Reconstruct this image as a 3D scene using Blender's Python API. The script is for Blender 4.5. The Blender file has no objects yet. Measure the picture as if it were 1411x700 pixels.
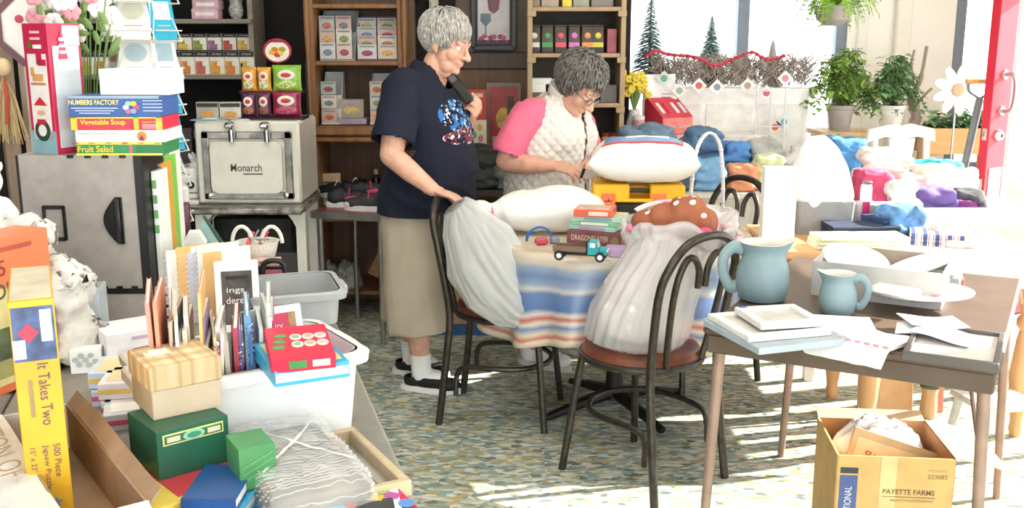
import bpy, bmesh, math, random
import numpy as np
from mathutils import Vector, Matrix, Euler, noise as mnoise
PI = math.pi
rnd = random.Random(7)
SC = bpy.context.scene
COL = SC.collection

# ------------------------------------------------------------------ camera
FPX, CAMH, PITCH = 1400.0, 1.5, math.atan(300 / 1400.0)
cam_d = bpy.data.cameras.new('camera')
cam_d.sensor_width = 36.0
cam_d.lens = FPX / 1411.0 * 36.0
cam = bpy.data.objects.new('camera', cam_d)
COL.objects.link(cam)
cam.location = (0, 0, CAMH)
cam.rotation_euler = (PI / 2 - PITCH, 0, 0)
SC.camera = cam
# ------------------------------------------------------------------ light
SC.view_settings.view_transform = 'Standard'
SC.view_settings.look = 'None'
SC.view_settings.gamma = 1.0
SC.view_settings.use_curve_mapping = False
SC.view_settings.exposure = 0.0
world = bpy.data.worlds.new('daylight')
SC.world = world
world.use_nodes = True
wb = world.node_tree.nodes['Background']
wb.inputs[0].default_value = (0.93, 0.97, 1.0, 1)
wb.inputs[1].default_value = 4.2
sun_d = bpy.data.lights.new('sun', 'SUN')
sun_d.energy = 26.0
sun_d.angle = math.radians(0.6)
sun_d.color = (1.0, 0.95, 0.87)
sun = bpy.data.objects.new('sun', sun_d)
COL.objects.link(sun)
_az, _el = math.radians(15), math.radians(28)
_to = Vector((math.cos(_az) * math.cos(_el), math.sin(_az) * math.cos(_el), math.sin(_el)))
sun.rotation_euler = _to.to_track_quat('Z', 'Y').to_euler()

# ------------------------------------------------------------------ pixel -> place
def ray(x, y):
    a = (x - 705.5) / FPX; b = -(y - 350) / FPX
    c, s = math.cos(PITCH), math.sin(PITCH)
    return a, c + b * s, -s + b * c
def G(x, y, h):            # where the ray meets the height h
    r = ray(x, y); t = (h - CAMH) / r[2]
    return Vector((r[0] * t, r[1] * t, h))
def D(x, y, Y):            # where the ray meets the depth Y
    r = ray(x, y); t = Y / r[1]
    return Vector((r[0] * t, Y, CAMH + r[2] * t))
def span(x0, y0, x1, y1, Y):   # centre x, base z, width, height of an upright thing at depth Y
    a = D(x0, (y0 + y1) / 2, Y); b = D(x1, (y0 + y1) / 2, Y)
    t = D(x0, y0, Y).z; g = D(x0, y1, Y).z
    return (a.x + b.x) / 2, g, b.x - a.x, t - g

# ------------------------------------------------------------------ materials
def lin(c):
    if isinstance(c, str):
        c = tuple(int(c[i:i + 2], 16) / 255 for i in (0, 2, 4))
    return tuple((v / 12.92 if v <= 0.04045 else ((v + 0.055) / 1.055) ** 2.4) for v in c[:3]) + (1,)
_mats = {}
def mat(color, rough=0.6, metal=0.0, var=0.06, scale=18.0, bump=0.0, bscale=60.0, trans=0.0, sheen=0.0, coat=0.0, emit=0.0, stretch=(1, 1, 1)):
    key = (color, rough, metal, var, scale, bump, bscale, trans, sheen, coat, emit, stretch)
    if key in _mats: return _mats[key]
    m = bpy.data.materials.new('mat_%d' % len(_mats)); m.use_nodes = True
    nt = m.node_tree; N = nt.nodes; L = nt.links
    p = N['Principled BSDF']
    p.inputs['Roughness'].default_value = rough
    p.inputs['Metallic'].default_value = metal
    p.inputs['Sheen Weight'].default_value = sheen
    p.inputs['Coat Weight'].default_value = coat
    c = lin(color)
    tc = N.new('ShaderNodeTexCoord')
    mp = N.new('ShaderNodeMapping'); mp.inputs['Scale'].default_value = stretch
    L.new(tc.outputs['Object'], mp.inputs[0])
    if var > 0:
        nz = N.new('ShaderNodeTexNoise'); nz.inputs['Scale'].default_value = scale; nz.inputs['Detail'].default_value = 4
        L.new(mp.outputs[0], nz.inputs['Vector'])
        rp = N.new('ShaderNodeValToRGB')
        rp.color_ramp.elements[0].position = 0.3; rp.color_ramp.elements[1].position = 0.7
        rp.color_ramp.elements[0].color = tuple(max(0, v * (1 - var * 2.2)) for v in c[:3]) + (1,)
        rp.color_ramp.elements[1].color = tuple(min(1, v * (1 + var)) for v in c[:3]) + (1,)
        L.new(nz.outputs[0], rp.inputs[0]); L.new(rp.outputs[0], p.inputs['Base Color'])
    else:
        p.inputs['Base Color'].default_value = c
    if bump > 0:
        n2 = N.new('ShaderNodeTexNoise'); n2.inputs['Scale'].default_value = bscale; n2.inputs['Detail'].default_value = 3
        L.new(mp.outputs[0], n2.inputs['Vector'])
        bp = N.new('ShaderNodeBump'); bp.inputs['Strength'].default_value = bump; bp.inputs['Distance'].default_value = 0.01
        L.new(n2.outputs[0], bp.inputs['Height']); L.new(bp.outputs[0], p.inputs['Normal'])
    if emit > 0:
        p.inputs['Emission Color'].default_value = c; p.inputs['Emission Strength'].default_value = emit
    if trans > 0:                     # thin see-through film or pane
        out = N['Material Output']
        t = N.new('ShaderNodeBsdfTransparent'); mx = N.new('ShaderNodeMixShader'); mx.inputs[0].default_value = trans
        L.new(p.outputs[0], mx.inputs[1]); L.new(t.outputs[0], mx.inputs[2]); L.new(mx.outputs[0], out.inputs[0])
    _mats[key] = m
    return m
def wood(color, dark=0.45, scale=3.0, rough=0.5, along=(1, 1, 12), key=''):
    k = ('wood', color, dark, scale, rough, along)
    if k in _mats: return _mats[k]
    m = bpy.data.materials.new('wood_%d' % len(_mats)); m.use_nodes = True
    nt = m.node_tree; N = nt.nodes; L = nt.links; p = N['Principled BSDF']
    p.inputs['Roughness'].default_value = rough
    tc = N.new('ShaderNodeTexCoord'); mp = N.new('ShaderNodeMapping'); mp.inputs['Scale'].default_value = tuple(12.0 / a for a in along)
    L.new(tc.outputs['Object'], mp.inputs[0])
    nz = N.new('ShaderNodeTexNoise'); nz.inputs['Scale'].default_value = scale; nz.inputs['Detail'].default_value = 6; nz.inputs['Distortion'].default_value = 0.6
    L.new(mp.outputs[0], nz.inputs['Vector'])
    rp = N.new('ShaderNodeValToRGB'); c = lin(color)
    rp.color_ramp.elements[0].position = 0.32; rp.color_ramp.elements[1].position = 0.66
    rp.color_ramp.elements[0].color = tuple(v * (1 - dark) for v in c[:3]) + (1,); rp.color_ramp.elements[1].color = c
    L.new(nz.outputs[0], rp.inputs[0]); L.new(rp.outputs[0], p.inputs['Base Color'])
    bp = N.new('ShaderNodeBump'); bp.inputs['Strength'].default_value = 0.15; bp.inputs['Distance'].default_value = 0.004
    L.new(nz.outputs[0], bp.inputs['Height']); L.new(bp.outputs[0], p.inputs['Normal'])
    _mats[k] = m
    return m
WHITE = mat('f4f4f2', 0.55, var=0.02)
PAPER = mat('f2f0ea', 0.8, var=0.02)
BLACKP = mat('141414', 0.45, var=0.05)
INK = mat('2a2a2c', 0.7, var=0)
CHROME = mat('d8d8d8', 0.16, 1.0, var=0.03)
STEEL = mat('a9aaa8', 0.35, 0.9, var=0.06)
KRAFT = mat('b98f63', 0.85, var=0.05, bump=0.1, bscale=90)
GLASS = mat('f2fafa', 0.03, var=0, trans=0.9)
FILM = mat('ffffff', 0.12, var=0, trans=0.55)

# ------------------------------------------------------------------ mesh builder
def frame(d, up=(0, 0, 1)):
    d = Vector(d).normalized(); u = Vector(up)
    if abs(d.dot(u)) > 0.98: u = Vector((1, 0, 0)) if abs(d.x) < 0.9 else Vector((0, 1, 0))
    s = d.cross(u).normalized(); n = s.cross(d).normalized()
    return s, n, d
class MB:
    def __init__(s): s.v = []; s.f = []
    def add(s, vs, fs, M=None):
        o = len(s.v)
        s.v += [tuple(M @ Vector(p)) if M else tuple(p) for p in vs]
        s.f += [tuple(i + o for i in q) for q in fs]
        return s
    def box(s, c, size, R=None, bev=0.0):
        hx, hy, hz = [k / 2 for k in size]
        M = Matrix.Translation(Vector(c)) @ (R.to_4x4() if R else Matrix.Identity(4))
        h = (hx, hy, hz); b = min(bev, min(h) * 0.9)
        sg = [(x, y, z) for x in (-1, 1) for y in (-1, 1) for z in (-1, 1)]
        if b <= 0:
            vs = [(x * hx, y * hy, z * hz) for x, y, z in sg]
            fs = [(0, 1, 3, 2), (4, 6, 7, 5), (0, 4, 5, 1), (2, 3, 7, 6), (0, 2, 6, 4), (1, 5, 7, 3)]
            return s.add(vs, fs, M)
        vs = []; ix = {}
        for k, g in enumerate(sg):
            for a in range(3):
                ix[k, a] = len(vs)
                vs.append(tuple(g[i] * (h[i] if i == a else h[i] - b) for i in range(3)))
        fs = []
        id_ = {g: k for k, g in enumerate(sg)}
        for a in range(3):
            p, q = [i for i in range(3) if i != a]
            for e in (-1, 1):
                ring = []
                for (i, j) in ((-1, -1), (1, -1), (1, 1), (-1, 1)):
                    g = [0, 0, 0]; g[a] = e; g[p] = i; g[q] = j
                    ring.append(ix[id_[tuple(g)], a])
                fs.append(tuple(ring))
            for (i, j) in ((-1, -1), (1, -1), (1, 1), (-1, 1)):
                g0 = [0, 0, 0]; g0[a] = -1; g0[p] = i; g0[q] = j; g1 = list(g0); g1[a] = 1
                k0, k1 = id_[tuple(g0)], id_[tuple(g1)]
                fs.append((ix[k0, p], ix[k1, p], ix[k1, q], ix[k0, q]))
        for k in range(8): fs.append((ix[k, 0], ix[k, 1], ix[k, 2]))
        return s.add(vs, fs, M)
    def tube(s, pts, r, n=8, closed=False, flat=1.0, up=(0, 0, 1)):
        pts = [Vector(p) for p in pts]; m = len(pts); o = len(s.v)
        rs = r if isinstance(r, (list, tuple)) else [r] * m
        prev = None
        for i, p in enumerate(pts):
            a = pts[(i - 1) % m] if (closed or i > 0) else p
            b = pts[(i + 1) % m] if (closed or i < m - 1) else p
            d = (b - a)
            if d.length < 1e-9: d = Vector((0, 0, 1))
            d.normalize()
            if prev is None: sx, ny, _ = frame(d, up)
            else:
                sx = prev - d * prev.dot(d)
                sx = sx.normalized() if sx.length > 1e-6 else frame(d, up)[0]
                ny = d.cross(sx) * -1
            prev = sx
            ny = sx.cross(d).normalized()
            for k in range(n):
                t = 2 * PI * k / n
                s.v.append(tuple(p + sx * math.cos(t) * rs[i] + ny * math.sin(t) * rs[i] * flat))
        seg = m if closed else m - 1
        for i in range(seg):
            for k in range(n):
                j = (i + 1) % m
                s.f.append((o + i * n + k, o + i * n + (k + 1) % n, o + j * n + (k + 1) % n, o + j * n + k))
        if not closed:
            s.f.append(tuple(o + k for k in range(n))[::-1]); s.f.append(tuple(o + (m - 1) * n + k for k in range(n)))
        return s
    def cyl(s, a, b, r0, r1=None, n=16):
        return s.tube([a, b], [r0, r0 if r1 is None else r1], n)
    def lathe(s, prof, n=24, c=(0, 0, 0), R=None, sx=1.0, sy=1.0):
        M = Matrix.Translation(Vector(c)) @ (R.to_4x4() if R else Matrix.Identity(4))
        vs = []; fs = []; m = len(prof)
        for (r, z) in prof:
            for k in range(n):
                t = 2 * PI * k / n; vs.append((max(r, 1e-4) * math.cos(t) * sx, max(r, 1e-4) * math.sin(t) * sy, z))
        for i in range(m - 1):
            for k in range(n): fs.append((i * n + k, i * n + (k + 1) % n, (i + 1) * n + (k + 1) % n, (i + 1) * n + k))
        fs.append(tuple(range(n))[::-1]); fs.append(tuple((m - 1) * n + k for k in range(n)))
        return s.add(vs, fs, M)
    def ell(s, c, r, R=None, n=16, m=10):
        prof = [(math.sin(PI * i / m), -math.cos(PI * i / m)) for i in range(m + 1)]
        M = Matrix.Translation(Vector(c)) @ (R.to_4x4() if R else Matrix.Identity(4)) @ Matrix.Diagonal((r[0], r[1], r[2], 1))
        vs = []; fs = []
        for (q, z) in prof:
            for k in range(n):
                t = 2 * PI * k / n; vs.append((max(q, 1e-3) * math.cos(t), max(q, 1e-3) * math.sin(t), z))
        for i in range(m):
            for k in range(n): fs.append((i * n + k, i * n + (k + 1) % n, (i + 1) * n + (k + 1) % n, (i + 1) * n + k))
        fs.append(tuple(range(n))[::-1]); fs.append(tuple(m * n + k for k in range(n)))
        return s.add(vs, fs, M)
    def limb(s, pts, rs, n=14):           # tapered limb with round joints
        for p, r in zip(pts, rs): s.ell(p, (r, r, r), n=n, m=8)
        for i in range(len(pts) - 1): s.tube([pts[i], pts[i + 1]], [rs[i], rs[i + 1]], n)
        return s
    def loft(s, rings, caps=True):
        o = len(s.v); n = len(rings[0])
        for r in rings: s.v += [tuple(p) for p in r]
        for i in range(len(rings) - 1):
            for k in range(n): s.f.append((o + i * n + k, o + i * n + (k + 1) % n, o + (i + 1) * n + (k + 1) % n, o + (i + 1) * n + k))
        if caps:
            s.f.append(tuple(o + k for k in range(n))[::-1]); s.f.append(tuple(o + (len(rings) - 1) * n + k for k in range(n)))
        return s
    def prism(s, out, t0, t1, M=None):    # outline in local xz, thickness along y
        n = len(out)
        vs = [(x, t0, z) for x, z in out] + [(x, t1, z) for x, z in out]
        fs = [tuple(range(n)), tuple(range(n, 2 * n))[::-1]] + [(k, (k + 1) % n, n + (k + 1) % n, n + k) for k in range(n)]
        return s.add(vs, fs, M)
    def sheet(s, nu, nv, fn, th=0.0):
        P = [[Vector(fn(i / nu, j / nv)) for j in range(nv + 1)] for i in range(nu + 1)]
        o = len(s.v); W = nv + 1
        def idx(i, j): return o + i * W + j
        for r in P: s.v += [tuple(p) for p in r]
        for i in range(nu):
            for j in range(nv): s.f.append((idx(i, j), idx(i + 1, j), idx(i + 1, j + 1), idx(i, j + 1)))
        if th > 0:
            o2 = len(s.v)
            for i in range(nu + 1):
                for j in range(nv + 1):
                    du = P[min(i + 1, nu)][j] - P[max(i - 1, 0)][j]; dv = P[i][min(j + 1, nv)] - P[i][max(j - 1, 0)]
                    nn = du.cross(dv); nn = nn.normalized() if nn.length > 1e-9 else Vector((0, 0, 1))
                    s.v.append(tuple(P[i][j] - nn * th))
            def id2(i, j): return o2 + i * W + j
            for i in range(nu):
                for j in range(nv): s.f.append((id2(i, j), id2(i, j + 1), id2(i + 1, j + 1), id2(i + 1, j)))
            for i in range(nu):
                s.f.append((idx(i, 0), id2(i, 0), id2(i + 1, 0), idx(i + 1, 0))); s.f.append((idx(i, nv), idx(i + 1, nv), id2(i + 1, nv), id2(i, nv)))
            for j in range(nv):
                s.f.append((idx(0, j), idx(0, j + 1), id2(0, j + 1), id2(0, j))); s.f.append((idx(nu, j), id2(nu, j), id2(nu, j + 1), idx(nu, j + 1)))
        return s
    def mesh(s, name, recalc=True, smooth=None):
        me = bpy.data.meshes.new(name); me.from_pydata(s.v, [], s.f)
        if recalc:
            bm = bmesh.new(); bm.from_mesh(me); bmesh.ops.recalc_face_normals(bm, faces=bm.faces); bm.to_mesh(me); bm.free()
        if smooth is not None: shade(me, smooth)
        me.update()
        return me
def shade(me, ang):
    me.polygons.foreach_set('use_smooth', [True] * len(me.polygons))
    if ang < 179: me.set_sharp_from_angle(angle=math.radians(ang))

def link(name, me, m, parent=None, loc=None, rz=None, rot=None):
    o = bpy.data.objects.new(name, me); COL.objects.link(o)
    if me is not None and m is not None:
        if not me.materials: me.materials.append(m)
    if parent: o.parent = parent
    if loc is not None: o.location = loc
    if rz is not None: o.rotation_euler = (0, 0, rz)
    if rot is not None: o.rotation_euler = rot
    return o
def part(name, mb, m, parent, smooth=40, label=None, kind=None):
    me = mb if isinstance(mb, bpy.types.Mesh) else mb.mesh(name, smooth=smooth)
    o = link(name, me, m, parent)
    if label: o['label'] = label
    if kind: o['kind'] = kind
    return o
def tag(o, label, cat, group=None):
    o['label'] = label; o['category'] = cat
    if group: o['group'] = group
    return o
def thing(name, label, cat, loc=(0, 0, 0), rz=0, group=None, rot=None):
    o = link(name, None, None, None, loc, rz, rot)
    o.empty_display_size = 0.05
    return tag(o, label, cat, group)
def single(name, label, cat, mb, m, loc=(0, 0, 0), rz=0, group=None, rot=None, smooth=40):
    me = mb if isinstance(mb, bpy.types.Mesh) else mb.mesh(name, smooth=smooth)
    o = link(name, me, m, None, loc, rz, rot)
    return tag(o, label, cat, group)
def struct(name, mb, m, parent=None, smooth=40, loc=None):
    o = link(name, mb.mesh(name, smooth=smooth), m, parent, loc)
    if parent is None: o['kind'] = 'structure'
    return o
def dup(root, loc=None, rz=None, label=None, group=None):
    r = root.copy(); COL.objects.link(r)
    if loc is not None: r.location = loc
    if rz is not None: r.rotation_euler[2] = rz
    if label: r['label'] = label
    if group: r['group'] = group
    for ch in list(root.children):
        c = ch.copy(); COL.objects.link(c); c.parent = r
        for g in list(ch.children):
            d = g.copy(); COL.objects.link(d); d.parent = c
    return r

# ------------------------------------------------------------------ cartons, print, lettering
def facemat(face, S, rot=0.0):
    sx, sy, sz = S
    B = {'-y': ((1, 0, 0), (0, 0, 1), (0, -1, 0), (0, -sy / 2, sz / 2)), '+y': ((-1, 0, 0), (0, 0, 1), (0, 1, 0), (0, sy / 2, sz / 2)),
         '+x': ((0, 1, 0), (0, 0, 1), (1, 0, 0), (sx / 2, 0, sz / 2)), '-x': ((0, -1, 0), (0, 0, 1), (-1, 0, 0), (-sx / 2, 0, sz / 2)),
         '+z': ((1, 0, 0), (0, 1, 0), (0, 0, 1), (0, 0, sz))}[face]
    u, v, w, o = [Vector(k) for k in B]
    M = Matrix((u, v, w)).transposed().to_4x4(); M.translation = o
    return M
def S_of(o): return o['_s']
_SZ = {}
def decal(o, face, u, v, w, h, m, name='printed_panel', lift=0.0006, rot=0.0, shape='rect', th=0.0006):
    M = facemat(face, _SZ[o.name]) @ Matrix.Translation((u, v, lift)) @ Matrix.Rotation(rot, 4, 'Z')
    mb = MB()
    if shape == 'rect': out = [(-w / 2, -h / 2), (w / 2, -h / 2), (w / 2, h / 2), (-w / 2, h / 2)]
    elif shape == 'tri': out = [(-w / 2, -h / 2), (w / 2, -h / 2), (0, h / 2)]
    elif shape == 'dia': out = [(-w / 2, 0), (0, -h / 2), (w / 2, 0), (0, h / 2)]
    elif shape == 'star': out = [((w if k % 2 == 0 else w * 0.45) / 2 * math.sin(PI * k / 5), (h if k % 2 == 0 else h * 0.45) / 2 * math.cos(PI * k / 5)) for k in range(10)]
    else: out = [(w / 2 * math.cos(2 * PI * k / 20), h / 2 * math.sin(2 * PI * k / 20)) for k in range(20)]
    n = len(out)
    vs = [(x, y, -th) for x, y in out] + [(x, y, th) for x, y in out]
    fs = [tuple(range(n))[::-1], tuple(range(n, 2 * n))] + [(k, (k + 1) % n, n + (k + 1) % n, n + k) for k in range(n)]
    mb.add(vs, fs, M)
    return part(name, mb, m, o, smooth=None)
_txt = {}
def textmesh(s, bold=0.0):
    if (s, bold) in _txt: return _txt[s, bold]
    cu = bpy.data.curves.new('t', 'FONT'); cu.body = s; cu.align_x = 'CENTER'; cu.align_y = 'CENTER'; cu.resolution_u = 3
    cu.offset = bold
    ob = bpy.data.objects.new('t', cu); COL.objects.link(ob)
    dg = bpy.context.evaluated_depsgraph_get()
    me = bpy.data.meshes.new_from_object(ob.evaluated_get(dg))
    bpy.data.objects.remove(ob)
    co = np.empty(len(me.vertices) * 3); me.vertices.foreach_get('co', co); co = co.reshape(-1, 3)
    fs = [tuple(p.vertices) for p in me.polygons]
    lo, hi = co.min(0), co.max(0)
    co[:, :2] -= ((lo + hi) / 2)[:2]
    _txt[s, bold] = (co, fs, hi - lo)
    return _txt[s, bold]
def txt(o, s, face, u, v, h, m, width=None, rot=0.0, lift=0.0016, bold=0.0, name='lettering', M0=None):
    co, fs, ext = textmesh(s, bold)
    k = h / ext[1]; kx = k if width is None else width / ext[0]
    M = (M0 if M0 is not None else facemat(face, _SZ[o.name])) @ Matrix.Translation((u, v, lift)) @ Matrix.Rotation(rot, 4, 'Z') @ Matrix.Diagonal((kx, k, 1, 1))
    mb = MB(); mb.add([tuple(c) for c in co], fs, M)
    me = mb.mesh('lettering', recalc=False)
    return part(name, me, m, o)
def carton(name, label, cat, base, size, m, rz=0, group=None, bev=0.0012, rot=None):
    mb = MB().box((0, 0, size[2] / 2), size, bev=bev)
    o = single(name, label, cat, mb, m, base, rz, group, rot, smooth=30)
    _SZ[o.name] = size
    return o

# ------------------------------------------------------------------ soft things
def heap(w, d, h, seed=0, fold=0.25, nr=26, nt=56, power=2.2, freq=6.0, ratio=1.0, round_=0.6, noisy=0.2):
    o = Vector((seed * 3.17, seed * 1.31, seed * 0.73)); mb = MB(); vs = []; fs = []
    for i in range(nr + 1):
        r = i / nr
        for k in range(nt):
            t = 2 * PI * k / nt; c, s = math.cos(t), math.sin(t)
            sq = (abs(c) ** 3.2 + abs(s) ** 3.2) ** (-1 / 3.2)
            rim = sq * (1 + noisy * mnoise.noise(Vector((c * 1.4, s * 1.4, 0)) + o))
            x, y = c * r * rim, s * r * rim
            q = Vector((x * freq, y * freq * ratio, 0)) + o
            rid = 1 - abs(mnoise.noise(q)) * 2.2
            rid2 = 1 - abs(mnoise.noise(q * 2.3 + Vector((7, 3, 1)))) * 2
            z = h * max(0.0, 1 - r ** power) ** round_ * (1 - fold + fold * (0.7 * rid + 0.3 * rid2) + 0.18 * mnoise.noise(Vector((x * 1.5, y * 1.5, 5)) + o))
            vs.append((x * w / 2, y * d / 2, max(0.0, z)))
    for i in range(nr):
        for k in range(nt): fs.append((i * nt + k, i * nt + (k + 1) % nt, (i + 1) * nt + (k + 1) % nt, (i + 1) * nt + k))
    fs.append(tuple(nr * nt + k for k in range(nt))[::-1])
    mb.add(vs, fs)
    return mb
def folded(w, d, layers, t, seed=0):     # a folded cloth: layers turned over at the near edge
    mb = MB(); r = random.Random(seed); z = 0
    for i in range(layers):
        ww = w * (1 - 0.03 * r.random()); dd = d * (1 - 0.04 * r.random()); ox = (r.random() - .5) * 0.02 * w
        ring_pts = []
        n = 6
        prof = [(-dd / 2 + t / 2 - t / 2 * math.sin(PI * k / n), z + t / 2 - t / 2 * math.cos(PI * k / n)) for k in range(n + 1)] + [(dd / 2, z + t), (dd / 2, z)]
        rings = []
        for j in range(9):
            x = -ww / 2 + ww * j / 8
            rings.append([(x + ox, y, zz + (0.12 * t * mnoise.noise(Vector((x * 14, y * 9, seed + i))) if zz > z + t * .6 else 0)) for y, zz in prof])
        mb.loft(rings); z += t * 0.93
    return mb
def pillow(w, d, h, seed=0, n=26, pinch=0.55):
    mb = MB(); o = Vector((seed, seed * 2.1, 0))
    for sgn in (1, -1):
        def fn(u, v, sgn=sgn):
            x, y = u * 2 - 1, v * 2 - 1
            e = max(0.0, (1 - abs(x) ** 3.0)) ** 0.5 * max(0.0, (1 - abs(y) ** 3.0)) ** 0.5
            k = 1 - 0.05 * (1 - abs(y)) ** 0 * (x * x) * (1 - y * y) * 0 - 0.06 * (abs(x) ** 4) * (1 - y * y) - 0
            k2 = 1 - 0.06 * (abs(y) ** 4) * (1 - x * x)
            z = sgn * h / 2 * e * (1 + 0.10 * mnoise.noise(Vector((x * 2.4, y * 2.4, 0)) + o))
            return (x * w / 2 * (k2 if 0 else 1 - 0.05 * (abs(x) ** 6) * (1 - y * y)), y * d / 2 * (1 - 0.05 * (abs(y) ** 6) * (1 - x * x)), z + h / 2)
        mb.sheet(n, n, fn)
    return mb
def garment(w, d, h, seed=0, vs=.010, amp=.013):   # loosely folded clothes lying on one another
    r = random.Random(seed); n = max(2, int(h / .042)); t = h / n * 1.12; mb = MB()
    for i in range(n):
        z0 = i * h / n * .96; k = 1 - .22 * (i / n) ** 1.5 * r.random() - .08 * r.random(); a = r.uniform(-.16, .16); ox, oy = r.uniform(-.07, .07) * w, r.uniform(-.06, .06) * d
        M = Matrix.Translation((ox, oy, 0)) @ Matrix.Rotation(a, 4, 'Z'); rr = min(w, d) * .22
        def ring(q, z): return [M @ Vector((x * q, y * q, z)) for x, y in rr_out(w * k * .93, d * k * .93, rr)]
        mb.loft([ring(.88, z0), ring(1, z0 + .3 * t), ring(1, z0 + .7 * t), ring(.86, z0 + t)])
    mb.ell((r.uniform(-.15, .15) * w, 0, h * .86), (w * .3, d * .34, h * .18))
    me = vox(mb, vs, 2)
    o = Vector((seed * 1.7, seed * .9, 0))
    for v in me.vertices:
        c = v.co; q = Vector((c.x * 9 + 5 * c.z, c.y * 7, c.z * 15)) + o
        c += v.normal * amp * (1.2 - 3.2 * abs(mnoise.noise(q)) + .9 * (.5 - 1.6 * abs(mnoise.noise(q * 2.3)))) * min(1, c.z * 40)
        c.x += .05 * w * mnoise.noise(Vector((c.y * 6, c.z * 9, seed))); c.z = max(0, c.z)
    return me
def rr_out(w, h, r, n=6):
    o = []
    for cx, cy, a in ((w / 2 - r, h / 2 - r, 0), (-w / 2 + r, h / 2 - r, 90), (-w / 2 + r, -h / 2 + r, 180), (w / 2 - r, -h / 2 + r, 270)):
        for k in range(n + 1):
            t = math.radians(a + 90 * k / n); o.append((cx + r * math.cos(t), cy + r * math.sin(t)))
    return o
def weld(mb, name, dist=0.0005, smooth=180):
    me = bpy.data.meshes.new(name); me.from_pydata(mb.v, [], mb.f)
    bm = bmesh.new(); bm.from_mesh(me); bmesh.ops.remove_doubles(bm, verts=bm.verts, dist=dist)
    bmesh.ops.recalc_face_normals(bm, faces=bm.faces); bm.to_mesh(me); bm.free()
    if smooth: shade(me, smooth)
    return me
def vox(mb, size, it=4, fac=0.5, name='body'):
    me = bpy.data.meshes.new(name); me.from_pydata(mb.v, [], mb.f)
    bm = bmesh.new(); bm.from_mesh(me); bmesh.ops.recalc_face_normals(bm, faces=bm.faces); bm.to_mesh(me); bm.free()
    ob = bpy.data.objects.new('tmp', me); COL.objects.link(ob)
    rm = ob.modifiers.new('r', 'REMESH'); rm.mode = 'VOXEL'; rm.voxel_size = size; rm.adaptivity = 0
    if it:
        sm = ob.modifiers.new('s', 'SMOOTH'); sm.iterations = it; sm.factor = fac
    dg = bpy.context.evaluated_depsgraph_get()
    out = bpy.data.meshes.new_from_object(ob.evaluated_get(dg))
    bpy.data.objects.remove(ob)
    shade(out, 180)
    return out
def cutmesh(me, co, no):                  # cut away what lies beyond the plane (on the side of no)
    bm = bmesh.new(); bm.from_mesh(me)
    bmesh.ops.bisect_plane(bm, geom=bm.verts[:] + bm.edges[:] + bm.faces[:], plane_co=co, plane_no=no, clear_outer=True)
    bm.to_mesh(me); bm.free()
    shade(me, 180)
    return me
def ruffle(me, fn):                       # push vertices along normals by fn(co)
    me.update()
    ns = [v.normal.copy() for v in me.vertices]
    for v, n in zip(me.vertices, ns): v.co = v.co + n * fn(v.co)
    me.update()
    return me
def bez(pts, n=10):                       # smooth curve through points
    pts = [Vector(p) for p in pts]; out = []
    P = [pts[0] * 2 - pts[1]] + pts + [pts[-1] * 2 - pts[-2]]
    for i in range(1, len(P) - 2):
        for k in range(n):
            t = k / n; a, b, c, d = P[i - 1], P[i], P[i + 1], P[i + 2]
            out.append(0.5 * ((2 * b) + (c - a) * t + (2 * a - 5 * b + 4 * c - d) * t * t + (3 * b - a - 3 * c + d) * t ** 3))
    out.append(pts[-1])
    return out
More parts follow.
